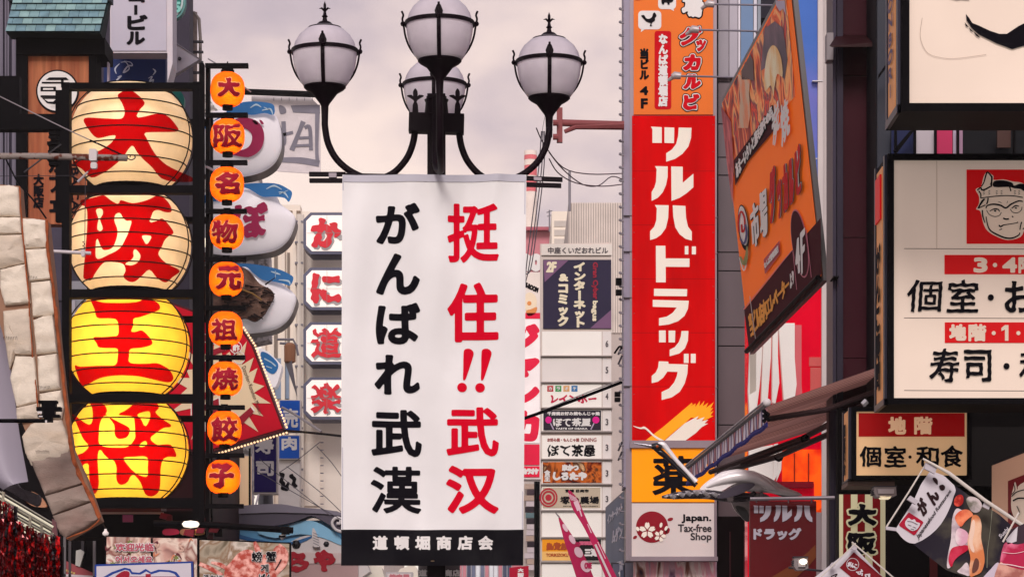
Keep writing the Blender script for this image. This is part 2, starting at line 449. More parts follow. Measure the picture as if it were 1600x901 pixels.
# ---------- far background
pk = mat('rose_render_wall', 'c9808a', .8, var=.1)
t = bld('distant_pink_building', 'pale rose building with white lettering far down the street behind the banner edge', 780, 868, 362, 92, 10, pk)
pl = front(92 - .05)
M().pbox(front(92), 778, 357, 871, 362, -.2, .35).build('roof_edge', mat('rose_edge', 'b25f6c', .7), t)
m = M(); m.text(pl, 'no', (812, 396, 848, 424), b=3, g=1.0); m.build('lettering', WHT, t)
m = M(); m.text(pl, '&', (824, 430, 846, 446), b=1.5, g=1.0); m.build('lettering', WHT, t)
t = thing('striped_chimney', 'red and white banded chimney rising far behind the banner', 'chimney', P(829, 380, 150))
wr = mat('chimney_white', 'e8d8d0', .8); rr_ = mat('chimney_red', 'd96a72', .8)
pc = P(829, 360, 150); z = [361, 300, 284, 275, 259, 250, 243, 236]
for i in range(len(z) - 1):
    a, b = P(829, z[i], 150), P(829, z[i + 1], 150)
    M().lathe((pc.x, 150, 0), [(.34, a.z), (.33, b.z)], 16).build('band', rr_ if i % 2 else wr, t, True)
a0 = P(829, 361, 150); M().lathe((pc.x, 150, 0), [(.5, 0), (.34, a0.z)], 16).build('shaft', wr, t, True)
crm = mat('cream_render', 'eee0d2', .85, var=.05)
t = bld('cream_office_block', 'plain cream block with flat roof behind the floor directory sign', 862, 892, 330, 75, 8, crm)
for i in range(4): M().pbox(front(75), 866, 345 + i * 14, 889, 354 + i * 14, 0, .02).build('window', mat('pale_glass', 'c8bdb6', .2), t)
t = bld('corrugated_tower', 'building clad in pale vertical corrugated metal behind the floor directory sign', 888, 1010, 317, 62, 8, mat('corrugated_base', 'b9aba6', .6, .1))
for i in range(26): M().pbox(front(62), 890 + i * 3.8, 317, 892.2 + i * 3.8, 520, 0, .05).build('rib', mat('corrugated_rib', 'ddd0c8', .6), t)
t = thing('roof_antenna', 'thin antenna mast standing on the pale rose building', 'antenna', P(859, 362, 91))
M().tube([P(858.5, 362, 91), P(858.5, 328, 91)], .025, 5).tube([P(854, 332, 91), P(863, 329, 91)], .015, 4).tube([P(855, 338, 91), P(862, 336, 91)], .015, 4).build('mast', GREYM, t)
t = thing('roof_mast', 'tall thin pole on the corner of the corrugated tower', 'pole', P(890, 318, 61))
M().tube([P(890, 330, 61), P(890, 268, 61)], .03, 5).build('mast', GREYM, t)

# cream building with the crab restaurant lanterns
t = bld('cream_restaurant_building', 'tall cream building carrying the four red lettered lantern boxes', 408, 600, 330, 47.6, 9, mat('cream_wall', 'f3e6da', .8, var=.05))
M().pbox(front(47.6), 404, 322, 470, 331, -.3, .12).build('parapet', crm, t)
for x in (410, 423, 440, 458): M().pbox(front(47.6), x, 331, x + 6, 800, 0, .13).build('pilaster', crm, t)
for x, y0, y1 in ((430, 395, 560), (449, 395, 560), (447, 560, 900)):
    M().pbox(front(47.6), x, y0, x + 4, y1, 0, .03).build('window_strip', mat('taupe_glass', '8d8078', .3), t)
M().pbox(front(47.6), 430, 560, 452, 623, .0, .05).build('window_strip', mat('blue_grey_glass', '8d9cb4', .3), t)
M().tube([P(468, 335, 47.3), P(468, 790, 47.3)], .05, 8).tube([P(472.5, 335, 47.3), P(472.5, 880, 47.3)], .03, 8).build('drainpipe', mat('cream_pipe', 'd8ccc2', .5), t, True)
m = M(); [m.pbox(front(47.6), 463, 350 + i * 32, 476, 353 + i * 32, .1, .34) for i in range(14)]; m.build('pipe_clip', GREYM, t)
M().pbox(front(47.6), 545, 331, 600, 900, 0, .03).pbox(front(47.6), 476, 690, 500, 790, .0, .04).build('panel', mat('cream_panel', 'fbeee2', .8, var=.03), t)
m = M(); [m.tube([P(503, 690 + i * 12, 47.3), P(503, 691.5 + i * 12, 47.3)], .03, 6) for i in range(16)]; m.build('bolt', GREYM, t)

mg = mat('lantern_box_frame', '5d5d70', .5, .3, var=.15); mw = mat('lantern_box_face', 'f9f0e8', .4, em=.25, var=.03)
rb = mat('brush_red', 'dc3440', .5, var=.1); gb = mat('brush_grey_shadow', 'a9a4a4', .6)
pl = front(46.6)
words_ = ['か', 'に', '道', '楽']; ys = [(332, 397), (418, 484), (503, 569), (589, 655)]
lab = ['topmost of four octagonal white lantern boxes, lettered か in red brush', 'octagonal white lantern box lettered に, second from the top on the cream building',
       'octagonal white lantern box with dense red character 道, third from the top', 'lowest octagonal white lantern box, lettered 楽 above the dark cable']
for ch, (y0, y1), lb in zip(words_, ys, lab):
    t = thing('lantern_box', lb, 'sign', P(510, y1, 46.6), 'red lettered lantern boxes on the cream building')
    def octo(g, c=11): x0, x1, a, b = 474 + g, 549 - g, y0 + g, y1 - g; return [(x0 + c, a), (x1 - c, a), (x1, a + c), (x1, b - c), (x1 - c, b), (x0 + c, b), (x0, b - c), (x0, a + c)]
    M().prism(pl, octo(0), -.6, 0).build('frame', mg, t)
    M().prism(pl, octo(4.5, 9), 0, .012).build('face', mw, t)
    bx = (486, y0 + 9, 533, y1 - 10); bb = 3.0 if ch in 'かに' else 1.3
    m = M(); m.text(pl, ch, (bx[0] + 3, bx[1] + 4, bx[2] + 3, bx[3] + 4), b=bb, g=.9, d=.02, warp=1.2); m.build('lettering_shadow', gb, t)
    m = M(); m.text(pl, ch, bx, b=bb, g=.9, d=.028, warp=1.2); m.build('lettering', rb, t)
    m = M(); m.stroke(pl, [(511, y0 + 5), (511, y1 - 5)], .5, .034); m.stroke(pl, [(480, (y0 + y1) / 2), (543, (y0 + y1) / 2)], .5, .034); m.build('pane_joint', mat('joint_grey', '9a938f', .6), t)

# small upright signs below
def vsign(name, label, x0, y0, x1, y1, Y, face, txts, frame=None, dep=.25, fw=2.5, cat_='sign'):
    t = thing(name, label, cat_, P((x0 + x1) / 2, y1, Y)); pl = front(Y)
    M().pbox(pl, x0, y0, x1, y1, -dep, 0).build('case', frame or SILV, t)
    M().pbox(pl, x0 + fw, y0 + fw, x1 - fw, y1 - fw, 0, .01).build('face', face, t)
    for st, bx, b, mm, kw in txts:
        m = M(); m.text(pl, st, bx, b=b, d=.016, **kw); m.build('lettering', mm, t)
    return t
bl = mat('sky_blue_print', '0f52b4', .5, var=.06)
vsign('blue_signboard', 'upper blue board with white character 売 between red starburst sign and lantern boxes', 436, 624, 470, 674, 45.5, bl, [('売', (442, 638, 466, 668), .9, WHT, {})], mat('pale_frame', 'cfc6c0'), fw=1.5)
vsign('blue_signboard', 'lower blue board with white character 肉 above the white board', 435, 679, 469, 717, 45.5, bl, [('肉', (440, 682, 464, 703), 1.0, WHT, {})], mat('pale_frame', 'cfc6c0'), fw=1.5)
vsign('white_signboard', 'white board with black brush い under the blue 肉 board', 435, 718, 469, 800, 45.6, mat('offwhite_face', 'ded6d2'), [('い', (437, 738, 464, 767), 2.2, INK, {'warp': 1})], mat('pale_frame', 'cfc6c0'), fw=1)
vsign('purple_signboard', 'deep purple upright board with white characters 寿司', 393, 668, 434, 771, 42, mat('violet_print', '1f0c60', .5), [('寿', (399, 684, 428, 709), 1.0, WHT, {}), ('司', (400, 720, 428, 743), 1.1, WHT, {})], mat('pale_frame', 'cfc6c0'), fw=2.5)
t = thing('dark_drum', 'dark round drum in shade beneath the purple board', 'drum', P(415, 800, 42.4)); M().lathe(P(415, 800, 42.6) - Vector((0, 0, .3)), [(.11, 0), (.12, .3), (.11, .62)], 20).build('drum_body', mat('drum_steel', '4c4c55', .3, .7), t, True)

# wire bracket arm + funnel lamp in front of cream building
t = thing('hooked_wall_lamp', 'small rusty lamp with pointed cone on a bent pipe before the cream building', 'lamp', P(455, 600, 44))
M().tube([P(433, 530, 44), P(458, 530, 44), P(463, 540, 44), P(466, 555, 44)], .02, 6).tube([P(437, 536, 44), P(455, 537, 44)], .02, 6).build('bracket', GREYM, t)
M().lathe(P(453, 570, 44), [(.0, -.0), (.09, .05), (.09, .3), (.05, .34)], 10).build('lamp_holder', mat('rusty_tan', '9a6a50', .7), t)
M().hexa([P(445, 565, 44), P(456, 563, 44), P(456, 563, 43.9)], [P(464, 619, 44), P(464.6, 619, 44), P(464.6, 619, 43.9)]).build('cone', GREYM, t)

# ---------- the cloth sign with grey characters
t = thing('weathered_cloth_sign', 'weathered off white cloth sign with faded grey characters behind the upper fugu', 'sign', P(470, 272, 50)); pl = front(50)
M().prism(pl, [(393, 150), (484, 151), (500, 167), (501, 272), (440, 268), (393, 262)], -.04, 0).build('cloth', mat('aged_canvas', 'cfc5c8', .8, var=.15, scale=4, bump=.3), t)
gy = mat('faded_grey_print', '77737f', .7, var=.15)
m = M()
m.poly(pl, [(454, 165), (500, 164), (500, 178), (458, 176)], .01); m.poly(pl, cat([(436, 165), (445, 168), (447, 176), (438, 178)]), .01)
m.stroke(pl, [(443, 190), (444, 220), (442, 226)], 7, .01); m.stroke(pl, [(438, 212), (458, 207)], 5, .01)
m.stroke(pl, [(474, 190), (468, 205), (456, 235)], [8, 6, 8], .012); m.stroke(pl, [(476, 200), (484, 200), (486, 235)], [5, 6, 6], .014); m.stroke(pl, [(466, 216), (486, 215)], 4, .016); m.stroke(pl, [(462, 228), (486, 227)], 4, .018)
m.stroke(pl, [(438, 250), (470, 251), (499, 256)], [7, 10, 10], .01); m.stroke(pl, [(496, 175), (495, 230), (496, 252)], [7, 5, 6], .02)
m.build('lettering', gy, t)
M().tube([P(380, 143.5, 49.8), P(500, 148, 49.8)], .055, 8).build('top_rail', BLK, t)
m = M(); [m.stroke(pl, [(428 + i * 12, 153), (428 + i * 12, 158)], 1, .02) for i in range(6)]; m.build('lacing', GREYM, t)

# speckled tile building
spk = mat('speckled_tile', 'cdc4c2', .8, col2='8a8380', c2lo=.5, c2hi=.56, c2scale=11, var=.15)
t = thing('speckled_building', 'building with speckled grey tile wall behind the small orange lanterns', 'building', Vector((P(340, 0, 40).x, 40, 0)))
pl = front(40); M().prism(pl, [(262, 90), (290, 110), (345, 178), (404, 262), (420, 400), (421, 530), (392, 536), (392, 1160), (262, 1160)], -.5, 0).build('wall', spk, t)
m = M(); [m.stroke(pl, [(265, y), (min(418, 345 + (y - 180) * .7, 390 if y > 530 else 999), y + 2)], .7, .008) for y in range(190, 800, 27)]; m.build('tile_joint', mat('joint_dark', '75706f', .8), t)

# ---------- fugu balloon signs
whf = mat('fugu_glow_white', 'f2eaee', .4, var=.06, coat=.1, em=.13); blf = mat('fugu_blue', '2f74b4', .4, var=.15); rim = mat('fugu_rim', '3a3338', .4, .4)  # white has slight emission that lifts the shaded bellies; no lamp inside
mgt = mat('magenta_print', 'a81f52', .5, var=.15); pal = mat('pale_blue_highlight', 'bcd2e2', .5)  # pale blue strokes: highlights painted onto the blue backs
def fugu(lb, dy, right, Y, ch, extra, blue, bot, hi):
    t = thing('fugu_lantern', lb, 'sign', P(370, bot, Y), 'fugu shaped balloon lanterns behind the small orange lanterns'); pl = front(Y)
    body = cat([(262, 215 + dy), (300, 188 + dy), (345, 172 + dy), (400, 170 + dy), (428, 178 + dy), (437, 195 + dy), (right, 215 + dy), (right - 2, 236 + dy), (right - 14, 257 + dy), (right - 40, 271 + dy), (360, 276 + dy), (310, 268 + dy), (270, 245 + dy)], 4)
    c = np.mean(np.array(body), 0); sh = lambda k: [(c[0] + (x - c[0]) * k, c[1] + (y - c[1]) * k) for x, y in body]
    M().prism(pl, sh(1.0), -.5, -.06).build('rim', rim, t)
    m = M(); ks = [(1.0, -.06)] + [(math.cos(R(a_)), .165 * math.sin(R(a_))) for a_ in range(6, 90, 6)] + [(.01, .165)]
    for (k0, d0), (k1, d1) in zip(ks, ks[1:]):
        a = [pl.p(*q, d0) for q in sh(k0)]; b = [pl.p(*q, d1) for q in sh(k1)]
        i = len(m.v); n = len(a); m.v += a + b
        for j in range(n): k = (j + 1) % n; m.f.append((i + j, i + k, i + n + k, i + n + j))
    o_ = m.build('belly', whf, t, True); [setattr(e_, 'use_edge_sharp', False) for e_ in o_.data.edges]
    M().poly(pl, blue, .17).build('back', blf, t)
    m = M()
    for hh in hi: m.stroke(pl, hh, [1, 3, .8], .176)
    m.build('highlight', pal, t)
    if ch:
        m = M(); m.text(pl, ch[0], ch[1], b=ch[2], g=1.1, d=.176, warp=1.2); m.build('lettering', mgt, t)
    if extra: extra(t, pl)
    return t
fb = lambda dy, xo=0: cat([(262, 212 + dy), (318, 192 + dy), (322, 206 + dy), (330, 196 + dy), (352, 183 + dy), (364, 170 + dy), (390, 163 + dy), (425, 166 + dy), (431, 176 + dy), (428, 184 + dy), (415, 181 + dy), (395, 184 + dy), (370, 181 + dy), (348, 188 + dy), (328, 199 + dy), (316, 214 + dy), (300, 226 + dy), (262, 228 + dy)], 4)
hl = lambda dy: [[(393, 173 + dy), (402, 168 + dy), (410, 172 + dy)], [(411, 177 + dy), (424, 175 + dy), (428, 184 + dy)], [(414, 172 + dy), (424, 176 + dy)]]
fugu('upper fugu shaped lantern with blue back and magenta づ brush curve', 0, 440, 38, None, lambda t, pl: (M().stroke(pl, [(352, 200), (380, 196), (398, 202), (405, 215), (402, 232), (388, 243), (362, 243)], [7, 16, 20, 19, 18, 14, 4], .178).build('lettering', mgt, t), M().poly(pl, cat([(396, 193), (401, 193), (405, 198), (401, 199)]), .178).poly(pl, cat([(407, 192), (411, 193), (414, 198), (410, 198)]), .178).build('voicing_mark', mgt, t)), fb(0), 276, hl(0))
def second(dy):
    return cat([(262, 330), (318, 306), (345, 320), (332, 312), (365, 300), (385, 290), (430, 289), (452, 299), (458, 305), (453, 318), (447, 313), (430, 309), (412, 311), (398, 304), (388, 297), (370, 298), (345, 316), (320, 325), (262, 345)], 4)
fugu('middle fugu shaped lantern with blue back and magenta ぼ lettering', 122, 460, 38, ('ぼ', (366, 320, 421, 376), 3.0), None,
     [(x, y) for x, y in cat([(262, 330), (318, 310), (335, 303), (364, 296), (385, 291), (430, 290), (452, 299), (458, 306), (453, 319), (446, 313), (430, 311), (412, 311), (398, 303), (388, 298), (372, 297), (352, 315), (325, 320), (300, 330), (262, 342)], 4)], 398, [[(418, 299), (430, 294), (442, 300)], [(437, 304), (446, 305), (452, 313)], [(438, 307), (452, 301)]])
def tuft(t, pl):
    M().prism(pl, cat([(318, 424), (372, 420), (392, 428), (408, 447), (425, 456), (430, 466), (422, 482), (414, 495), (400, 505), (385, 500), (370, 505), (340, 520), (312, 520)], 4), .12, .24).build('brown_patch', mat('brown_hide', '5b4038', .8, var=.4, scale=6, col2='8a6a5c', c2scale=4, bump=.8), t)
    rg = random.Random(4); m = M()
    for i in range(46):
        x = rg.uniform(352, 420); y = rg.uniform(445, 500); a = rg.uniform(-.4, .6); l = rg.uniform(9, 20)
        m.tube([pl.p(x, y, .26), pl.p(x + l * math.cos(a), y - l * math.sin(a) * rg.choice((1, -1)), .30)], [.012, .004], 4)
    m.build('bristle', mat('dark_bristle', '2a1d1c', .8), t)
    M().tube([pl.p(378, 456, .3), pl.p(398, 464, .32), pl.p(412, 474, .32)], .012, 5).build('twine', mat('straw', '9a7444', .8), t)
fugu('lower fugu shaped lantern with brown bristly patch across its belly', 245, 461, 38, None, tuft, cat([(262, 452), (318, 430), (345, 420), (372, 415), (400, 416), (435, 423), (455, 432), (460, 438), (455, 449), (447, 447), (430, 443), (412, 440), (398, 430), (385, 420), (360, 424), (330, 432), (262, 465)], 4), 521, [[(425, 427), (434, 430), (440, 432)], [(432, 426), (432, 438)], [(437, 440), (452, 442), (455, 448)]])
t = thing('small_fugu_fin', 'small blue and white fin poking out beside the red starburst sign', 'sign', P(425, 605, 37)); pl = front(37)
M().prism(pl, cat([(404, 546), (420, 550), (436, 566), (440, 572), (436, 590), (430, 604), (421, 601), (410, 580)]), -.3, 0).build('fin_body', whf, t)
M().poly(pl, cat([(408, 550), (420, 553), (434, 567), (433, 578), (426, 584), (416, 578), (409, 566)]), .01).build('fin_back', blf, t)
M().stroke(pl, [(413, 560), (424, 566), (431, 572)], 2, .016).stroke(pl, [(416, 572), (425, 575)], 1.5, .016).build('highlight', pal, t)

# ---------- red starburst sign with bulbs
t = thing('starburst_sign', 'tilted red signboard with cream starburst and bulb lit edge behind small lanterns', 'sign', P(360, 712, 31)); pl = front(31)
dr = mat('crimson_face', 'b80a24', .5, var=.12, em=.05, spec=.05); cb = mat('starburst_cream', 'd9c2a0', .5, var=.06); drk = mat('maroon_edge', '4a0a14', .5)
Q = [(262, 470), (378, 512), (396, 540), (445, 672), (322, 708), (262, 700)]
M().prism(pl, Q, -.35, 0).build('case', drk, t)
Qi = [(264, 474), (376, 515), (393, 541), (441, 669), (321, 704), (264, 697)]
M().poly(pl, Qi, .012).build('face', dr, t)
cx, cy = 345, 610
star = []
angs = list(range(-90, 271, 20))
def lim(a, r):
    return (cx + r * math.cos(R(a)), cy + r * math.sin(R(a)))
for i, a in enumerate(range(-95, 265, 18)):
    rad = {0: 108, 1: 78}[i % 2] if -60 < a < 60 else (92, 62)[i % 2]
    star.append(lim(a, min(rad, 90))); star.append(lim(a + 9, 52))
def clipx(p): return (max(264.5, min(p[0], 392 + (p[1] - 541) * .375 - 2 if p[1] > 541 else 386)), max(520, min(p[1], 700 - (p[0] - 320) * .3)))
M().poly(pl, [clipx(p) for p in star], .020).build('starburst', cb, t)
LQ = ([(320, 523), (345, 528), (344, 538), (318, 533)], [(324, 550), (350, 540), (353, 548), (327, 559)], [(317, 566), (327, 563), (329, 596), (318, 598)], [(316, 615), (340, 604), (343, 613), (318, 626)], [(318, 633), (342, 622), (344, 650), (330, 660), (326, 640), (319, 642)], [(370, 655), (392, 636), (397, 643), (378, 664)], [(352, 655), (360, 650), (362, 680), (354, 684)], [(322, 660), (345, 668), (343, 680), (322, 672)], [(300, 625), (312, 622), (312, 650), (300, 652)])
m = M()
for q in LQ:
    cq_ = np.mean(np.array(q), 0); m.poly(pl, [(cq_[0] + (x - cq_[0]) * 1.0 + math.copysign(1.6, x - cq_[0]), cq_[1] + (y - cq_[1]) + math.copysign(1.6, y - cq_[1])) for x, y in q], .0245)
m.build('lettering_outline', mat('crest_white', 'e6d9d4', .5), t)
m = M()
for q in LQ:
    m.poly(pl, q, .028)
m.build('lettering', mat('blocky_maroon', '8e0f26', .5), t)
m = M(); m.textq(pl, 'Dotonbori Konamon Museum', [(378, 570), (384, 570), (410, 646), (404, 648)], b=.2, g=.6, d=.028) if False else None
m.textq(pl, 'Dotonbori Konamon Museum', [(384, 571), (411, 645), (405, 648), (378, 574)], b=.02, g=.6, d=.03); m.build('lettering', mat('umber_ink', '4a302c', .6), t)
m = M()
for c in ((369, 543), (374, 559)):
    for a, b in zip(ell(*c, 9, 9, 20), ell(*c, 9, 9, 20)[1:] + ell(*c, 9, 9, 20)[:1]): m.stroke(pl, [a, b], 1.4, .03, False)
m.text(pl, '酢', (364, 538, 375, 549), b=.4, d=.03); m.text(pl, '本', (369, 553, 380, 564), b=.4, d=.03)
m.build('crest', mat('crest_white', 'e6d9d4', .5), t)
bulb = mat('warm_bulb', 'ffe0c0', .3, em=.9, emc='ffc890')
m = M()
for a, b, n in (((380, 512), (398, 540), 7), ((398, 540), (449, 672), 28), ((447, 676), (322, 714), 25)):
    for i in range(n): q = (a[0] + (b[0] - a[0]) * i / n, a[1] + (b[1] - a[1]) * i / n); m.ball(pl.p(q[0] + 1, q[1], .02), .014, 6)
m.build('bulb', bulb, t, True)
t2 = bld('dark_red_shopfront', 'dark red shaded shopfront below and behind the big lanterns', 100, 330, 640, 33.5, 4, mat('deep_maroon_wall', '2c0a10', .7, var=.4), 'shop')
for i, (a, b, c, d, mm) in enumerate([(108, 470, 118, 660, 'a9a4ae'), (285, 620, 322, 700, '6a2030')]):
    M().pbox(front(33.4), a, b, c, d, 0, .03).build('panel', mat('shop_panel_%d' % i, mm, .6), t2)

# ---------- left: grey building, little tiled roof, brown cafe sign
t = bld('grey_clad_building', 'mauve grey clad building at the left behind the tiled roof', -260, 296, -260, 34, .4, mat('mauve_cladding', '3a3442', .6, .1, var=.2))
for x in (2, 9, 13, 22, 27, 103, 228): M().tube([P(x, -200, 33.9), P(x, 470, 33.9)], .012 if x % 2 else .025, 6).build('pipe', mat('mauve_pipe', '7a7482', .5, .3), t, True)
panels(t, 34, [-60, 0, 38, 100], [-60, 0, 120, 240, 330, 470], mat('mauve_panel', '423c4c', .55, .15, var=.2))
M().pbox(front(33.8), 104, 440, 190, 620, 0, .05).build('panel', mat('grey_sash', '8a8890', .5), t)
M().pbox(front(33.7), 112, 490, 180, 600, 0, .05).build('window', mat('dark_window', '2c2a33', .15), t)
for x in (107, 111): M().pbox(front(33.6), x, 455, x + 2, 660, 0, .05).build('window_frame', mat('grey_sash', '8a8890', .5), t)

t = thing('cafe_sign_tower', 'brown wood cafe sign with round white emblem under a small teal roof', 'sign', P(92, 345, 29)); pl = front(29)
wd = mat('orange_cedar', '9a5438', .6, var=.3, scale=3, stretch=(8, 8, .4), col2='b06a48', c2scale=2)
M().pbox(pl, 44, 87, 140, 350, -.2, 0).build('face', wd, t)
for x0, x1, y1 in ((27, 44, 350), (140, 152, 350)): M().pbox(pl, x0, 62, x1, y1, -.3, .06).build('post', BLK, t)
M().pbox(pl, 28, 63, 166, 88, -.5, .10).build('soffit', BLK, t)
M().pbox(pl, 163, 90, 165.5, 180, -.3, -.2).build('post', mat('thin_white', 'b8aab8', .5), t)
c0 = (90, 143)
M().prism(pl, ell(*c0, 33.5, n=40), 0, .015).build('emblem_ring', INK, t)
M().poly(pl, ell(*c0, 31, n=40), .02).build('emblem', WHT, t)
m = M(); m.poly(pl, [(72, 126), (78, 122), (104, 122), (108, 126)], .026)
for q in (rect(66, 129, 98, 131.5), rect(64, 136.5, 88, 143.5), rect(64, 150, 100, 153), [(66, 153.5), (92, 153.5), (92, 160), (86, 164), (74, 162)], rect(96, 124, 100, 138), rect(100, 146, 106, 163)): m.poly(pl, q, .026)
m.build('emblem_print', INK, t)
m = M(); m.poly(pl, rect(68, 139, 84, 141.5), .031); m.poly(pl, [(70, 156), (88, 156), (84, 160), (76, 160)], .031); m.text(pl, 'CAFE', (80, 164, 98, 168), b=.2, d=.031); m.build('emblem_print', WHT, t)
m = M(); m.text(pl, '正カフェ', (75, 212, 96, 332), b=1.3, g=1.0, vert=True, d=.01); m.build('lettering', INK, t)
m = M(); m.text(pl, '大阪店', (52, 272, 69, 325), b=.9, g=.8, vert=True, d=.01); m.build('lettering', INK, t)
M().pbox(pl, 109, 175, 126, 352, 0, .02).build('side_strip', wd, t)
m = M(); m.textq(pl, 'NAMBA CAFE', [(124, 210), (124, 352), (112, 352), (112, 210)], b=.7, d=.026); m.build('lettering', INK, t)
# roof tiles
roof = M().hexa([pl.p(22, 2, -.1), pl.p(172, 0, -.1), pl.p(172, 0, .0), pl.p(22, 2, .0)], [pl.p(18, 62, .0), pl.p(164, 65, .0), pl.p(164, 65, .32), pl.p(18, 62, .32)]).build('roof', mat('roof_dark', '1d2a2c', .7), t)
tm = [mat('teal_tile_a', '7a989c', .45, var=.25, scale=9), mat('teal_tile_b', '88a6a6', .45, var=.25, scale=9), mat('teal_tile_c', '6e8c96', .45, var=.3, scale=9)]
rows = [-4, 9, 22, 36, 49, 63]
for r_ in range(5):
    y0, y1 = rows[r_], rows[r_ + 1]; xl0 = 21.5 - y0 / 16; xr = 170 - y1 / 10
    n = 10; wtile = (xr - xl0) / (n - .5)
    for k in range(n):
        x0 = xl0 + (k - (.5 if r_ % 2 else 0)) * wtile; x1 = min(x0 + wtile - .6, xr); x0 = max(x0, xl0)
        if x1 - x0 < 2: continue
        da, db = .01 + .32 * max(y0, 0) / 63, .035 + .32 * y1 / 63
        j = 0
        M().hexa([pl.p(x0, y0, da), pl.p(x1, y0, da), pl.p(x1, y0, da + .012), pl.p(x0, y0, da + .012)], [pl.p(x0, y1 - .8 + j, db), pl.p(x1, y1 - .8 + j, db), pl.p(x1, y1 - .8 + j, db + .012), pl.p(x0, y1 - .8 + j, db + .012)]).build('roof_tile', random.choice(tm), roof)
M().pbox(pl, 14, -6, 174, 3, -.15, .06).build('ridge', mat('ridge_grey', '46505a', .6), t)
# black beams left of the big lanterns
t = thing('steel_beam_frame', 'black steel beams running in from the left edge to the big lantern rack', 'beam', P(50, 205, 25.6)); pl = front(25.6)
M().pbox(pl, -60, 178, 100, 202, -.15, 0).pbox(pl, -60, 118, 30, 178, -.12, -.02).build('beam', BLK, t)
M().pbox(pl, 86, 140, 100, 345, -.12, -.02).build('hanger', BLK, t)
m = M(); [m.pbox(pl, 76 + 3 * math.sin(i * 2.1), 205 + i * 8, 92, 210 + i * 8, -.1, .0) for i in range(7)]; m.build('fitting', BLK, t)
M().tube([pl.p(96, 226, .02), pl.p(38, 270, .02)], .008, 5).build('stay_wire', DKGREY, t)

# white upright building sign, blue board, green round sign
t = thing('white_building_sign', 'tall pale sign lettered コービル at the top edge', 'sign', P(215, 83, 30)); pl = front(30)
fc = mat('lilac_white_face', 'b9b3c2', .45, var=.06)
M().pbox(pl, 172, -120, 262, 83, -.28, 0).build('case', mat('pale_edge', 'cdc4cc', .5), t)
M().pbox(pl, 174, -118, 260, 80, 0, .012).build('face', fc, t)
M().prism(pl, [(262, -120), (270, -120), (270, 100), (262, 130)], -.35, .02).build('post', mat('pale_edge', 'cdc4cc', .5), t)
m = M(); m.text(pl, 'コ', (201, -22, 226.5, 5), b=1.6, d=.018); m.text(pl, 'ビ', (199, 24, 231, 48), b=1.6, d=.018); m.poly(pl, rect(210, 9, 215, 24), .018); m.text(pl, 'ル', (198, 50, 227, 71), b=1.6, d=.018); m.build('lettering', INK, t)
t = thing('blue_brush_sign', 'navy board with thin white brush squiggles below the コービル sign', 'sign', P(210, 132, 30.6)); pl = front(30.6)
M().pbox(pl, 162, 84, 259, 140, -.2, 0).build('face', mat('navy_face', '15285e', .5, var=.25), t)
m = M()
for st in ([(189, 98), (197, 98), (202, 108), (193, 114), (200, 104), (207, 103), (204, 98), (194, 96)], [(187, 100), (180, 108), (182, 116)], [(184, 121), (190, 119), (182, 127), (189, 130)], [(239, 108), (243, 112), (239, 118)], [(232, 123), (238, 120), (234, 128), (240, 125), (238, 131)]):
    m.stroke(pl, st, [.8, 2.6, .8], .01)
m.build('lettering', mat('brush_white', 'b8bcd0', .6), t)
t = thing('round_green_sign', 'round green sign with number 5 cut by the top edge', 'sign', P(270, 30, 32)); pl = front(32)
M().prism(pl, ell(268, 3, 22, 28, 32), -.12, 0).build('rim', mat('mint_rim', '5c8f8c', .5), t)
M().prism(pl, ell(267, 2, 19.5, 25.5, 32), 0, .012).build('rim', mat('rim_white', 'b5c2c4', .5), t)
M().prism(pl, ell(266, 1, 17.5, 23.5, 32), .012, .02).build('face', mat('sea_green', '1d7068', .5), t)
m = M(); m.text(pl, '5', (272, 4, 283, 21), b=1.1, d=.026); m.build('lettering', mat('mint_print', '7ec2b8', .5), t)
t = thing('round_green_sign', 'second round green sign half hidden behind the big cream lantern 大', 'sign', P(276, 180, 32)); 
M().prism(pl, ell(270, 158, 18, 20, 28), -.12, 0).build('face', mat('sea_green', '1d7068', .5), t)
t = thing('triangle_bracket', 'pale triangular steel bracket with round bolt beside the コービル sign', 'bracket', P(290, 120, 31.5)); pl = front(31.5)
M().prism(pl, [(267, 63), (313, 93), (267, 121)], -.1, 0).build('plate', mat('mauve_white', 'a9a2ad', .5), t)
M().ball(pl.p(281, 93, .03), .022, 12).build('bolt', DKGREY, t, True)
M().tube([pl.p(267, 63, .01), pl.p(313, 93, .01), pl.p(267, 121, .01)], .008, 6).build('edge', GREYM, t)
t = thing('roof_pipes', 'cluster of weathered pipes and post standing above the triangular bracket', 'pipes', P(295, 130, 35)); 
for x0, r_, mm in ((280, .055, '3c3a4a'), (289, .05, '2a3350'), (299, .075, '8a7a74'), ):
    M().tube([P(x0, 20, 35), P(x0, 180, 35)], r_, 10).build('pipe', mat('pipe_' + mm, mm, .6, var=.4, scale=8), t, True)
M().tube([P(293, 22, 34.8), P(303, 20, 34.8), P(311, 30, 34.8), P(313, 60, 34.8), P(313, 200, 34.8)], .02, 8).build('pipe', mat('pipe_taupe', '8f8480', .5), t, True)
m = M(); [m.pbox(front(34.7), 300, 65 + i * 16, 318, 68 + i * 16, 0, .05) for i in range(6)]; m.build('pipe_clip', DKGREY, t)

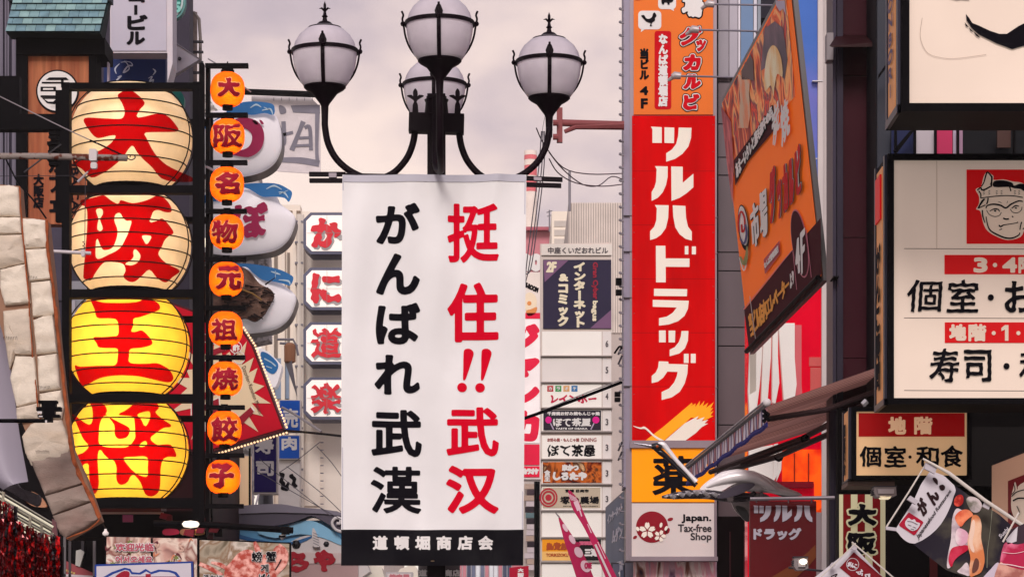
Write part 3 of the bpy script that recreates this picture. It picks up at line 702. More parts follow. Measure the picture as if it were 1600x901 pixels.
# ================================================================== big lantern rack
YB = 25.0
t = thing('lantern_rack', 'black steel rack holding four big lit lanterns', 'rack', P(205, 800, YB)); pl = front(YB)
for x0, x1 in ((98, 110), (302, 313)): M().pbox(pl, x0, 131, x1, 812, -.08, .06).build('post', BLK, t)
for x0, x1 in ((104, 109), (304, 309)): M().pbox(pl, x0, 131, x1, 812, -1.3, -1.2).build('post', BLK, t)
for y0, y1 in ((131, 141), (291, 303), (453, 466), (616, 629), (778, 793)):
    M().pbox(pl, 110, y0, 302, y1, -.06, .05).build('rail', BLK, t)
    M().pbox(pl, 104, y0 + 10, 309, y0 + 19, -1.3, -1.2).build('rail', BLK, t)
paper_c = mat('cream_paper', 'f2e2cc', .7, var=.16, trans=.6, scale=5); paper_y = mat('yellow_paper', 'f8c846', .7, var=.14, trans=.65, scale=5)
dye = filt('red_dye', 'f00806', '96000e', .5)
wire = mat('rib_wire', '1a0f0c', .6)
big = [
 (205, 217, 95.5, 'big cream lantern with red 大, topmost in the rack', paper_c, (138, 293),
  [[(184,148),(204,141),(226,160),(218,172),(216,184),(255,177.5),(278,200),(274,206),(240,206.5),(226,208),(229,216),(242,240),(260,257.5),(285,270),(300,277),(300,284),(275,284),(252.5,279),(238,262),(225,250),(214,238),(206,227.5),(190,248),(170,265),(158,272),(142.5,277.5),(128,264),(113,254),(140,242),(160,233),(172,225),(178,218),(181,212),(172,212),(160,215),(150,215),(138,202),(131,185),(160,185),(184,186),(192,184),(195,174),(190,160)]], [], 8000, 11),
 (203, 382, 95.5, 'big cream lantern with dense red 阪, second from the top', paper_c, (302, 455),
  [Z([(505,350),(540,345),(600,330),(650,320),(690,350),(740,375),(755,350),(830,370),(920,350),(990,320),(1040,350),(1070,395),(1070,425),(1030,425),(990,412),(960,420),(945,455),(935,490),(980,480),(1015,465),(1060,510),(1085,555),(1055,575),(1030,600),(1010,645),(990,690),(1040,745),(1125,790),(1080,830),(1035,865),(980,835),(935,785),(890,820),(850,855),(820,862),(790,850),(770,825),(785,790),(770,750),(720,738),(650,740),(600,800),(570,850),(540,845),(520,830),(530,700),(545,500),(540,400),(505,380)],0,225,4)],
  [Z([(600,410),(625,402),(642,412),(642,440),(625,470),(642,520),(636,542),(612,540),(608,510),(615,470),(606,440)],0,225,4), Z([(722,440),(750,430),(765,455),(790,480),(822,480),(810,530),(790,580),(750,650),(680,690),(605,718),(598,640),(606,585),(630,640),(650,662),(700,650),(725,600),(735,540),(715,480)],0,225,4), Z([(888,572),(945,575),(935,605),(915,628),(900,605)],0,225,4), Z([(845,655),(870,680),(878,705),(860,740),(820,758),(775,748),(805,735),(835,705),(832,675)],0,225,4)], 11000, 12),
 (200, 540, 96, 'big bright yellow lantern with red 王, third from the top', paper_y, (465, 617),
  [Z([(565,65),(620,85),(700,92),(850,88),(910,65),(985,90),(1000,130),(960,150),(920,165),(870,182),(835,190),(832,235),(820,270),(850,272),(885,263),(920,290),(950,330),(945,355),(880,372),(815,380),(808,420),(810,465),(900,472),(980,468),(1030,490),(1060,510),(1085,560),(1062,587),(1010,582),(960,570),(880,552),(800,545),(720,545),(650,555),(600,572),(560,595),(510,612),(490,560),(466,482),(500,490),(600,485),(680,484),(722,478),(735,440),(735,380),(700,374),(620,370),(605,345),(583,308),(640,305),(700,300),(738,292),(740,230),(725,195),(680,188),(608,185),(590,130)],0,450,4)], [], 20000, 13),
 (200, 702, 94.5, 'big bright yellow lantern with red 将, lowest in the rack', paper_y, (627, 780),
  [Z([(250,80),(320,85),(370,115),(388,160),(378,187),(460,235),(540,275),(565,300),(560,335),(545,360),(520,372),(480,376),(455,360),(445,330),(442,265),(380,195),(345,220),(328,270),(323,345),(322,400),(345,430),(400,442),(470,445),(540,440),(580,410),(605,370),(608,345),(602,240),(590,205),(540,195),(468,187),(520,160),(570,125),(640,70),(750,75),(795,130),(765,165),(800,205),(840,235),(885,265),(880,285),(830,290),(770,330),(728,365),(738,395),(780,423),(825,420),(880,420),(900,440),(920,475),(928,515),(880,515),(850,520),(820,545),(805,620),(803,720),(790,790),(740,825),(690,812),(665,760),(645,710),(600,658),(570,670),(545,715),(500,735),(468,715),(458,660),(462,600),(440,545),(400,530),(370,505),(330,458),(313,520),(318,640),(322,740),(290,810),(255,740),(245,620),(240,572),(210,572),(180,590),(150,510),(200,485),(243,435),(200,375),(170,310),(140,240),(110,180),(165,215),(205,245),(245,264),(270,245),(275,180),(268,130)],90,610,5.005)],
  [Z([(622,185),(700,160),(725,175),(718,230),(690,277),(672,265),(655,225)],90,610,5.005), Z([(635,434),(665,400),(690,392),(700,418),(670,438)],90,610,5.005), Z([(516,525),(600,516),(700,518),(705,600),(702,668),(650,664),(600,635),(555,590)],90,610,5.005)], 20000, 14)]
from math import sqrt
for cx_, cy_, rx, lb, pap, (yt, yb), outs, holes, lm, sd in big:
    k = (YB + .6) / F; c = P(cx_, cy_, YB + .6)
    a = rx * k * .995; cz_ = 93 * k
    zt = (cy_ - yt) * k; zb = (cy_ - yb) * k
    t = thing('paper_lantern', lb, 'lantern', c + Vector((0, 0, zb)), 'big lanterns with red characters in the black rack')
    prof = []
    n = 22
    for i in range(n + 1):
        z_ = zb + (zt - zb) * i / n; prof.append((a * sqrt(max(1 - (z_ / cz_) ** 2, .02)), z_))
    m = M(); i0 = 0; NN = 56
    for r_, z_ in prof:
        for j in range(NN):
            an = 2 * math.pi * j / NN; m.v.append(c + Vector((r_ * math.cos(an), r_ * math.sin(an), z_)))
    for i in range(n):
        for j in range(NN): q = i * NN + j; w_ = i * NN + (j + 1) % NN; m.f.append((q, w_, w_ + NN, q + NN))
    shell = m.build('paper_shell', pap, t, True)
    for s_, (r_, z_) in ((1, prof[-1]), (0, prof[0])): M().lathe(c + Vector((0, 0, z_ - .01)), [(.01, 0), (r_ * 1.005, 0), (r_ * 1.005, .02), (.01, .02)], 32).build('end_plate', BLK, t)
    egg = Egg(c, a, cz_)
    m = M(); m.raw(egg, [cat(o, 3) for o in outs], [cat(h, 3) for h in holes], g=2.6, d=.004, merge=False); m.build('lettering', dye, t, True)
    m = M()
    for i in range(7):
        z_ = zb + (zt - zb) * (i + .55) / 7.1; r_ = a * sqrt(1 - (z_ / cz_) ** 2) + .008
        ring = [c + Vector((r_ * math.cos(q), r_ * math.sin(q), z_)) for q in [2 * math.pi * j / 40 for j in range(41)]]
        m.tube(ring, .0062, 5, False)
    m.build('hoop', wire, t, True)
    m = M()
    for q in (-15, 15, 195, 165):
        an = R(q); pts = []
        for i in range(15):
            z_ = zb + (zt - zb) * i / 14; r_ = a * sqrt(1 - (z_ / cz_) ** 2) + .02; 
            aa = math.copysign(1, math.cos(an)); pts.append(c + Vector((aa * r_ * .965, -r_ * .30 * (1 if q in (-15, 195) else -1), z_)))
        m.tube(pts, .006, 5, False)
    m.build('cage_wire', wire, t, True)
    L_ = bpy.data.lights.new('lantern_lamp', 'POINT'); L_.energy = lm / (1150 if pap is paper_c else 1450); L_.color = (1, .74, .42) if pap is paper_c else (1, .86, .56); L_.shadow_soft_size = .05
    lo = bpy.data.objects.new('lantern_lamp', L_); link(lo, t); lo.location = Vector((.0, -.22, -zb)) 

# ---------- small orange lanterns and their ladder rack
YS = 24.6
t = thing('small_lantern_rack', 'narrow black ladder rack with short arms for the small orange lanterns', 'rack', P(322, 812, YS)); pl = front(YS)
for x0, x1 in ((313.5, 320), (321, 327)): M().pbox(pl, x0 - 1, 100, x1 - 1, 815, -.06 if x0 < 320 else -.16, .03 if x0 < 320 else -.05).build('post', BLK, t)
arm = [100, 177, 251, 327, 402, 478, 555, 633, 708, 787]
for i, y in enumerate(arm): M().pbox(pl, 321, y, 388 - i * .8, y + 6.5, -.03, .03).build('arm', BLK, t)
M().tube([pl.p(325, 92, 0), pl.p(340, 101, 0)], .006, 5).tube([pl.p(380, 135, 0), pl.p(392, 144, 0)], .006, 5).tube([pl.p(322, 260, 0), pl.p(337, 268, 0)], .012, 6).build('stay', GREYM, t)
orp = mat('orange_paper', 'fc7a0c', .6, var=.12, trans=.6, scale=12); dye2 = mat('dark_red_dye', 'a0102a', .6, var=.1); hal = mat('orange_glow_outline', 'ffb070', .6)
sm = [('大', (340, 121, 374, 151)), ('阪', (334, 194, 378, 230)), ('名', (336, 268, 374, 303)), ('物', (331, 344, 371, 379)), ('元', (338, 416, 377, 452)), ('祖', (330, 498, 370, 531)), ('焼', (331, 574, 372, 608)), ('餃', (330, 651, 371, 689)), ('子', (327, 724, 365, 761))]
cen = [(356, 141), (356, 214), (355, 289), (355, 363), (354, 437), (353, 514), (352.6, 592), (351, 669), (349, 745)]
base = None; k = YS / F
ordn = ['topmost', 'second from the top', 'third from the top', 'fourth from the top', 'middle one of the nine', 'fourth from the bottom', 'third from the bottom', 'second from the bottom', 'lowest']
for (ch, bx), (x, y), od in zip(sm, cen, ordn):
    c = P(x, y, YS); c.y -= .02
    lb = 'small round orange lantern with dark red %s, %s on the ladder rack' % (ch, od)
    t = thing('small_paper_lantern', lb, 'lantern', c, 'small orange lanterns on the ladder rack')
    if base is None:
        a = 26.5 * k; cz_ = 27.5 * k; H = 25.5 * k; m = M(); n = 14; NN = 36; pr = []
        for i in range(n + 1):
            z_ = -H + 2 * H * i / n; pr.append((a * (1 - abs(z_ / cz_) ** 2.5) ** .42, z_))
        for r_, z_ in pr:
            for j in range(NN): an = 2 * math.pi * j / NN; m.v.append(c + Vector((r_ * math.cos(an) * (1 + .008 * math.cos(an * 12)), r_ * math.sin(an) * (1 + .008 * math.cos(an * 12)), z_)))
        for i in range(n):
            for j in range(NN): q = i * NN + j; w_ = i * NN + (j + 1) % NN; m.f.append((q, w_, w_ + NN, q + NN))
        o1 = m.build('paper_shell', orp, t, True)
        o2 = M().lathe(c + Vector((0, 0, H - .01)), [(.058, 0), (.058, .035), (.05, .035), (.05, .05)], 20).build('top_cap', BLK, t)
        o3 = M().lathe(c + Vector((0, 0, -H - .035)), [(.04, 0), (.045, .0), (.045, .045)], 20).build('bottom_cap', BLK, t)
        o4 = M().tube([c + Vector((0, 0, H + .03)), c + Vector((0, 0, H + .10))], .006, 6).tube([c + Vector((-.03, 0, H + .06)), c + Vector((.03, 0, H + .06))], .008, 6).build('hook', BLK, t)
        L_ = bpy.data.lights.new('lantern_lamp', 'POINT'); L_.energy = 1.5; L_.color = (1, .7, .35); L_.shadow_soft_size = .03
        o5 = bpy.data.objects.new('lantern_lamp', L_); link(o5, t); o5.location = (.015, -.05, -.03); base = (o1, o2, o3, o4, o5)
    else:
        for o in base: q = o.copy(); COL.objects.link(q); q.parent = t
    egg = Egg(c, a * 1.0, a * 1.06)
    rgs = ord(ch) % 50; bq = 2.0 if ch in '大元子名' else 1.15
    m = M(); m.text(egg, ch, (bx[0] - 1.5, bx[1] - 1.5, bx[2] + 1.5, bx[3] + 1.5), b=bq + 1.2, g=1.1, d=.006, warp=.8, merge=False, seed=rgs); m.build('lettering_outline', hal, t, True)
    m = M(); m.text(egg, ch, bx, b=bq, g=.9, d=.011, warp=.8, merge=False, seed=rgs); m.build('lettering', dye2, t, True)

# ================================================================== street lamp with four globes
YL = 14.0; kL = YL / F
PX = P(682, 600, YL).x
tilt = Matrix.Rotation(R(1.6), 3, 'Y')
piv = P(682, 195, YL)
def TL(v): return piv + tilt @ (Vector(v) - piv)
t = thing('street_lamp', 'dark iron street lamp with four white globes on curved arms holding the cloth banner', 'street lamp', Vector((PX, YL, 0)))
ztop = P(0, 150, YL).z; zb0 = P(0, 272, YL).z
M().box((PX - .044, YL - .044, .5), (PX + .044, YL + .044, P(0, 149, YL).z)).build('post', BLK2, t)
M().lathe((PX, YL, 0), [(.22, 0), (.22, .12), (.16, .2), (.11, .35), (.09, .55), (.07, .6)], 24).build('post_base', BLK2, t, True)
M().tube([TL((PX, YL - .055, zb0 + .045)), TL((PX, YL - .055, ztop - .02))], .022, 12).build('front_tube', BLK2, t, True)
m = M(); pl = front(YL - .05)
M().tube([pl.p(678, 228), pl.p(678, 255), pl.p(680, 262), pl.p(684, 264), pl.p(688, 262), pl.p(690, 255), pl.p(690, 228)], .0045, 8).build('slot_moulding', mat('worn_iron', (.05, .04, .055), .35, .6, spec=.4), t, True)
# bracket plate
M().hexa([TL(P(639, 179, YL) + Vector((0, -.04, 0))), TL(P(725, 179, YL) + Vector((0, -.04, 0))), TL(P(725, 208, YL) + Vector((0, -.04, 0))), TL(P(639, 208, YL) + Vector((0, -.04, 0)))],
         [TL(P(639, 179, YL) + Vector((0, .04, 0))), TL(P(725, 179, YL) + Vector((0, .04, 0))), TL(P(725, 208, YL) + Vector((0, .04, 0))), TL(P(639, 208, YL) + Vector((0, .04, 0)))]).build('bracket_plate', BLK2, t)
zc = P(0, 150, YL).z
M().lathe((PX, YL, P(0, 180, YL).z), [(.060, 0), (.056, .035), (.054, .06), (.06, .075), (.05, .08), (.05, .09), (.035, .1)], 20).build('collar', BLK2, t, True)
fp = front(YL - .02)
for xx in (649, 715):
    m = M()
    m.prism(fp, [(xx - 5, 180), (xx + 5, 180), (xx + 4, 165), (xx - 4, 165)], -.012, .012)
    m.prism(fp, cat([(xx - 4, 166), (xx - 2, 158), (xx - 8, 153), (xx - 13, 150), (xx - 6, 149), (xx - 3.5, 151), (xx - 3.5, 144), (xx, 139), (xx + 3.5, 144), (xx + 3.5, 151), (xx + 6, 149), (xx + 13, 150), (xx + 8, 153), (xx + 2, 158), (xx + 4, 166)], 3), -.010, .010)
    m.build('fleur_finial', BLK2, t)
fr = mat('frosted_globe', 'f2e8f0', .22, var=.12, scale=9, trans=.5, coat=.4, spec=.5)
# profile of the globe in metres relative to globe centre (photo px * kL)
gp = [(33, -47), (38, -40), (44, -28), (48, -14), (50, 0), (49.5, 10), (46, 22), (40, 32), (30, 41), (18, 47), (6, 49)]
gx = [kL * r for r, z in gp]
def globe(cx, cy, Y, finial):
    C = P(cx, cy, Y)
    lp = lambda pr, cc=C: [(r * kL, z * kL) for r, z in pr]
    g = M().lathe(C, lp(gp), 40).build('globe', fr, t, True)
    M().lathe(C, lp([(5, -110), (5.5, -90), (6, -78), (8, -74), (11, -70), (20, -58), (30, -52), (33, -49), (32, -46), (34, -43), (31, -41), (12, -42)]), 32).build('bowl', BLK2, g, True)
    M().lathe(C, lp([(26, 42.5), (27, 43), (26, 44.5), (14, 47)]), 32).build('collar', BLK2, g, True)
    M().lathe(C, lp([(13.5, 46), (13.5, 49), (9, 53), (4, 55), (3, 60), (5, 62), (3, 64), (2.2, 68), (2.2, 80), (0, 86)]), 20).build('cap', BLK2, g, True)
    m = M()
    for a in (0, 90, 180, 270):
        u = Vector((math.cos(R(a)), math.sin(R(a)), 0)); b_ = C + Vector((0, 0, 72 * kL))
        m.tube([b_ - Vector((0, 0, 2 * kL)), b_ + u * 5 * kL + Vector((0, 0, 3 * kL)), b_ + u * 9 * kL + Vector((0, 0, 2 * kL))], [.006, .005, .001], 6)
    m.build('finial_leaf', BLK2, g, True)
    ring = [C + Vector((52.5 * kL * math.cos(R(q)), 52.5 * kL * math.sin(R(q)), 7 * kL)) for q in range(0, 361, 9)]
    m = M(); i0 = 0; n = len(ring)
    for dz in (-3, 3):
        for rr2 in (52.5, 50.5):
            for q in range(0, 360, 9): m.v.append(C + Vector((rr2 * kL * math.cos(R(q)), rr2 * kL * math.sin(R(q)), (7 + dz) * kL)))
    for q in range(40):
        w_ = (q + 1) % 40; A, B, Cc, D = 0, 40, 80, 120
        m.f += [(A + q, A + w_, Cc + w_, Cc + q), (B + w_, B + q, D + q, D + w_), (Cc + q, Cc + w_, D + w_, D + q), (A + w_, A + q, B + q, B + w_)]
    m.build('band', BLK2, g, True)
    for a in (0, 90, 180, 270):
        u = Vector((math.cos(R(a)), math.sin(R(a)), 0)); w_ = Vector((-u.y, u.x, 0))
        pr = [(33, -44), (44, -30), (51, -13), (54, 4), (56, 14), (54.5, 20), (57, 26)]
        pts = [C + u * r * kL + Vector((0, 0, z * kL)) for r, z in pr]
        m = M(); m.tube(cat(pts, 3, False), [.0055] * (3 * 6 + 1), 6)
        m.ball(C + u * 55 * kL + Vector((0, 0, 7 * kL)), .013, 8)
        m.build('strap', BLK2, g, True)
        if a in (270, 90):
            m = M(); r0 = 54.5 * kL
            sp = [(0, 26), (3, 22), (6.2, 14), (5, 9), (3, 7), (3, -8)]
            A = [C + u * r0 + w_ * x * kL + Vector((0, 0, z * kL)) for x, z in sp] + [C + u * r0 - w_ * x * kL + Vector((0, 0, z * kL)) for x, z in reversed(sp[1:])]
            m.hexa(A, [q - u * .012 for q in A])
            for (z0, r_0), (z1, r_1) in zip([(-8, 54.3), (-20, 51), (-32, 45), (-44, 37)], [(-20, 51), (-32, 45), (-44, 37), (-52, 31)]):
                pts = []
                for z_, rr3 in ((z0, r_0), (z1, r_1)): pts += [C + u * rr3 * kL + w_ * 3 * kL * s_ + Vector((0, 0, z_ * kL)) for s_ in (-1, 1)]
                m.hexa([pts[0], pts[1], pts[3], pts[2]], [q - u * .012 for q in (pts[0], pts[1], pts[3], pts[2])])
            m.build('strap_spear', BLK2, g)
    return C
DY = .56
g1 = globe(507.5, 88, YL, 1); g2 = globe(858, 105, YL + .02, 1); g3 = globe(687, 45, YL - DY, 1); g4 = globe(679, 140, YL + DY, 1)
mid = PX
for C, s_ in ((g1, -1), (g2, 1)):
    nx_ = C.x; pts = [C + Vector((0, 0, -105 * kL)), Vector((nx_, YL, P(0, 190, YL).z))]
    b = 645 if s_ < 0 else 717
    yy = 4 if s_ > 0 else 0
    xs = [(508, 200), (513, 225), (527, 250), (552, 270), (583, 280), (612, 272), (634, 250), (645, 225), (649, 200)]
    if s_ > 0: xs = [(858 - (x - 508) * .995 if x < 560 else 1366 - x, y + 4) for x, y in xs]
    arm_ = [C + Vector((0, 0, -100 * kL))] + [P(x, y, YL) for x, y in xs]
    M().tube(cat(arm_, 4, False), [.0165] * (4 * (len(arm_) - 1) + 1), 12).build('arm', BLK2, t, True)
for C, s_ in ((g3, -1), (g4, 1)):
    top = C + Vector((0, 0, -100 * kL)); zs = P(0, 215, YL).z; zlo = P(0, 285, YL).z
    arm_ = [top, Vector((C.x, C.y, zs + .0)), Vector((C.x, C.y - s_ * .06, zlo + .06)), Vector((C.x, YL + s_ * .30, zlo - .0)), Vector((PX, YL + s_ * .14, zlo + .06)), Vector((PX, YL + s_ * .10, zs)), Vector((PX, YL + s_ * .08, P(0, 185, YL).z))]
    M().tube(cat(arm_, 4, False), [.0165] * 25, 12).build('arm', BLK2, t, True)
# banner holders
pl = front(YL - .12)
for q in (rect(483, 269, 540, 275), rect(483.5, 279, 538, 285)): M().prism(pl, q, -.02, .01).build('banner_bar', BLK2, t)
for q in ([(818, 275), (879, 277.5), (879, 283.5), (818, 281)], [(818, 285), (877, 287), (877, 293), (818, 291)]): M().prism(pl, q, -.02, .01).build('banner_bar', BLK2, t)
M().prism(pl, rect(514, 271, 526, 278), -.02, .016).build('clip', mat('clip_steel', '8a8088', .4, .5), t)
M().prism(pl, [(834, 277), (846, 278), (846, 283), (834, 282)], -.02, .016).build('clip', mat('clip_steel', '8a8088', .4, .5), t)
M().tube([P(536, 274, YL - .1), P(822, 280, YL - .1)], .012, 8).build('banner_rod', BLK2, t)
M().box((PX - .045, YL - .13, zb0 - .06), (PX + .045, YL - .04, zb0 - .03)).build('banner_bracket', BLK2, t)

# ================================================================== banner
YBn = YL - .14
def wave(a, b):
    hgt = (P(0, 273, YBn).z - b)
    return .014 * math.sin(a * 7 + 1.2) * min(1, hgt * 1.2) + .011 * math.sin(a * 15 + b * 2.1) + .010 * math.exp(-((a - .32 * (hgt - .05) + .36) / .03) ** 2) * math.exp(-hgt * 2.2) + .010 * math.exp(-((a + .30 * (hgt - .05) + .08) / .03) ** 2) * math.exp(-hgt * 2.2) + .004 * math.sin(a * 31 - b * 5) + .004 * math.sin(b * 9 + a * 3) + .012 * math.exp(-((hgt - 1.83) / .10) ** 2) * math.sin(a * 11)
ban = Wavy((0, YBn, 0), (1, 0, 0), (0, 0, 1), wave)
t = thing('cloth_banner', 'tall white hanging banner with black and red vertical characters and black foot', 'banner', P(677, 884, YBn))
bw = mat('banner_vinyl', 'efebec', .42, var=.06, scale=2.5, bump=.25, bscale=5, spec=.3, trans=.12)
def edgeL(y): return 535 - (y - 272) / 610 * 2.0 if y < 830 else 533.5 - (y - 827) * .01
def edgeR(y): return 822.5 - (y - 272) / 610 * 5.0
def sheet(m, y0, y1, ny, nx=44, d=0, sag=0):
    i0 = len(m.v)
    for j in range(ny + 1):
        y = y0 + (y1 - y0) * j / ny
        for i in range(nx + 1):
            f_ = i / nx; x = edgeL(y) + (edgeR(y) - edgeL(y)) * f_
            yy = y + (sag * (f_ * 3 if j == ny else 0)); m.v.append(ban.p(x, yy, d))
    for j in range(ny):
        for i in range(nx): a = i0 + j * (nx + 1) + i; m.f.append((a, a + 1, a + nx + 2, a + nx + 1))
m = M(); sheet(m, 273, 829, 70); m.build('cloth', bw, t, True)
m = M(); sheet(m, 827, 883, 12, d=.003); m.build('foot_panel', mat('banner_black', (.006, .005, .008), .5, var=.2, spec=.05, bump=.08, bscale=5), t, True)
m = M(); m.fill([np.array(rect(536, 273, 822, 284), float)], lambda a, c, dd: ban.p(a, c, dd), 0, 4, .004, False); m.build('hem', mat('banner_hem', 'bdb9c4', .5, var=.05), t, True)
m = M()
for ch, b_, bb in (('が', (587, 317.5, 656, 381), 2.8), ('ん', (587.5, 396, 656, 460), 3.0), ('ば', (587, 472.5, 656.5, 537.5), 2.8), ('れ', (585.5, 553.5, 656, 616), 2.8), ('武', (580.5, 639.5, 659, 713), 2.3), ('漢', (579.5, 728, 658, 801.5), 1.7)):
    m.text(ban, ch, b_, b=bb, g=1.3, d=.003)
m.build('lettering', INK, t)
brd = mat('banner_red', 'd00024', .55, var=.05, spec=.03)
m = M()
for ch, b_, bb in (('挺', (699, 317.5, 779.5, 410), 1.9), ('住', (699, 441.5, 779, 534), 2.9), ('武', (697.5, 635.5, 779.5, 712.6), 2.3), ('汉', (697, 727, 779, 802), 2.9)):
    m.text(ban, ch, b_, b=bb, g=1.3, d=.003)
for dx in (0, 28): m.raw(ban, [cat([(729 + dx - 3.6, 546), (733 + dx - 1, 544), (737 + dx, 546), (740 + dx, 551), (738 + dx, 560), (730 + dx, 585), (726.5 + dx, 593), (723.5 + dx, 592), (723.8 + dx, 575), (724 + dx, 556)], 4), ell(722 + dx, 605, 7.6, 7.4)], g=1.2, d=.003)
m.build('lettering', brd, t)
m = M()
for ch, x in zip('道頓堀商店会', (582.5, 616, 648.6, 682, 715, 747)): m.text(ban, ch, (x, 836.5, x + 23.5, 858.5), b=1.0, g=.7, d=.006)
m.build('lettering', WHT, t)
M().lathe(ban.p(676, 876, .004), [(.006, 0), (.009, 0), (.009, .002)], 12).build('eyelet', mat('brass_eyelet', 'c8a888', .3, .8), t)
for (x, a_) in ((536.2, 1), (820.5, 1)): M().stroke(ban, [(x, 276), (x - 1 if x < 600 else x - 4.2, 826)], 1.6, .003, n=20).build('side_hem', mat('banner_hem', 'bdb9c4', .5, var=.05), t)

# small things seen under the banner
t = thing('post_notice', 'dark round post casing with small white lettered band just below the banner', 'sign', P(686, 915, 14.3))
M().lathe((P(686, 0, 14.3).x, 14.3, P(0, 960, 14.3).z), [(.105, 0), (.105, .28)], 24).build('casing', mat('casing_grey', '4d4648', .5), t, True)
pl = front(14.3 - .106); m = M(); m.text(pl, '道頓堀商店', (654, 889, 720, 900), b=.5, d=.003); m.build('lettering', WHT, t)
t = thing('cream_canopy', 'cream rounded canopy peeking out below the left of the banner', 'canopy', P(565, 930, 38)); pl = front(38)
M().prism(pl, cat([(540, 940), (546, 890), (556, 884), (590, 884), (598, 892), (604, 940)], 4), -.8, 0).build('canvas', mat('cream_canvas', 'efe4d6', .8), t)
t = thing('cream_canopy', 'smaller cream canopy peeking out below the banner beside the post', 'canopy', P(633, 930, 44)); pl = front(44)
M().prism(pl, cat([(616, 940), (622, 894), (632, 886), (650, 885), (655, 940)], 4), -.8, 0).build('canvas', mat('cream_canvas', 'efe4d6', .8), t)
vsign('pale_notice', 'pale notice with faded red lettering between the two cream canopies', 603, 893, 645, 930, 40, mat('pale_notice_face', 'd8cccc', .5), [('焼肉屋', (608, 896, 640, 905), .6, mat('faded_red', 'c2707c', .6), {})])
t = bld('distant_shopfronts', 'pale grey blue shopfronts far down the street under the banner', 700, 800, 868, 80, 5, mat('haze_wall', 'b8b4bc', .8, var=.2))
rg = random.Random(3)
for i in range(14):
    x = 702 + i * 7; mm = rg.choice(['4a5068', 'd8dce4', '8a94a8', '6a7088', 'c0808c'])
    M().pbox(front(80), x, 872 + rg.random() * 12, x + 5.5, 930, 0, .05).build('window', mat('far_' + mm, mm, .4), t)
t = thing('crimson_pennant', 'small crimson pennant lettered 大阪 under the right corner of the banner', 'banner', P(815, 940, 22)); pl = front(22)
M().prism(pl, [(796, 886), (826, 883), (826, 940), (796, 940)], -.01, 0).build('cloth', mat('crimson_cloth', 'a80f30', .6), t)
m = M(); m.text(pl, '大', (809, 887, 818, 893), b=.5, d=.003); m.text(pl, '阪', (809, 894, 819, 902), b=.5, d=.003); m.build('lettering', WHT, t)
t = bld('narrow_white_arcade', 'narrow cluttered white frontage between banner and floor directory', 816, 848, 745, 56, 4, mat('arcade_cream', 'dcd2cc', .7))
rg = random.Random(5)
for i in range(15):
    y = 756 + i * 9; mm = rg.choice(['3a3038', 'e8dce0', '9a3a48', '6f8a90', 'd0b8a8', '584850'])
    M().pbox(front(55.9), 818 + rg.random() * 6, y, 836 + rg.random() * 8, y + 8, 0, .1).build('panel', mat('clutter_' + mm, mm, .5), t)
t = thing('dark_pipe', 'dark vertical post between the white frontage and the floor directory', 'post', P(840, 950, 45)); M().tube([P(839, 752, 45), P(839, 950, 45)], .045, 8).build('pipe', BLK, t, True)

# ================================================================== white and red tall karaoke style sign
t = thing('red_white_tall_sign', 'tall white sign with big red katakana partly behind the banner', 'sign', P(820, 745, 52)); pl = front(52)
M().pbox(pl, 792, 425, 846, 748, -.5, 0).build('case', mat('white_case', 'e8dedd', .5), t)
M().pbox(pl, 794, 497, 843, 692, 0, .02).build('face', mat('white_lit_face', 'f2e8e8', .4, em=.12), t)
M().pbox(pl, 794, 426, 845, 497, 0, .02).build('upper_face', mat('rosy_face', 'e9dcd4', .4), t)
kr = mat('karaoke_red', 'e01440', .5, em=.05)
M().pbox(pl, 794, 489, 844, 498, .02, .03).build('red_band', kr, t)
m = M()
for ch, (y0, y1) in zip('ジャンカラ', ((506, 549), (555, 590), (598, 634), (641, 690), (694, 726))): m.text(pl, ch, (794, y0, 843, y1), b=4.0, g=1.2, d=.025)
m.build('lettering', kr, t)
m = M(); m.poly(pl, rect(816, 694, 843, 726), .022); m.poly(pl, rect(816, 728, 843, 745), .022); m.build('red_panel', kr, t)
m = M(); m.text(pl, 'カラオケ', (817, 731, 842, 741), b=1, d=.03); m.build('lettering', WHT, t)
m = M(); m.textq(pl, 'CE-ROOM', [(818, 439), (842, 450), (840, 458), (816, 447)], b=.7, d=.03); m.build('lettering', INK, t)
m = M(); m.poly(pl, ell(828, 472, 11, 15), .026); m.build('round_badge', mat('badge_cream', 'f0dcc0', .5), t)
m = M(); m.poly(pl, ell(827, 474, 3.4), .03); m.poly(pl, cat([(822, 486), (830, 483), (839, 480), (836, 490), (826, 494)]), .03); m.build('round_badge', mat('badge_orange', 'e09050', .5), t)

# ================================================================== floor directory sign
YD = 40
t = thing('floor_directory', 'tall cream floor directory sign with stacked tenant panels beside the drugstore sign', 'sign', P(901, 1000, YD)); pl = front(YD)
fm = mat('directory_frame', 'cdbfb8', .5, .1, var=.08)
M().prism(pl, [(844, 381), (955, 379), (958, 1000), (846, 1000)], -.35, 0).build('case', fm, t)
cf = mat('directory_face', 'f3ece6', .45, var=.03, em=.04); lg = mat('directory_lined', 'e6ddda', .45, var=.04)
M().pbox(pl, 846, 382, 956, 399, 0, .03).build('title_panel', mat('title_face', 'e4dad2', .5), t)
gt = mat('grey_text', '5b5457', .6)
m = M(); m.text(pl, '中座くいだおれビル', (856, 386.5, 950, 397), b=.35, g=.7, d=.035); m.build('lettering', gt, t)
nv = mat('dusk_navy', '2c2540', .5, var=.08); pu = mat('dusty_purple', '7a5678', .5)
M().pbox(pl, 848.5, 406, 955, 513.5, 0, .02).build('tenant_panel', nv, t)
m = M(); m.poly(pl, [(849, 407), (888, 407), (851, 441)], .026); m.poly(pl, [(955, 484), (955, 513), (922, 513)], .026); m.build('panel_corner', pu, t)
crt = mat('cream_text', 'e9dcc0', .5)
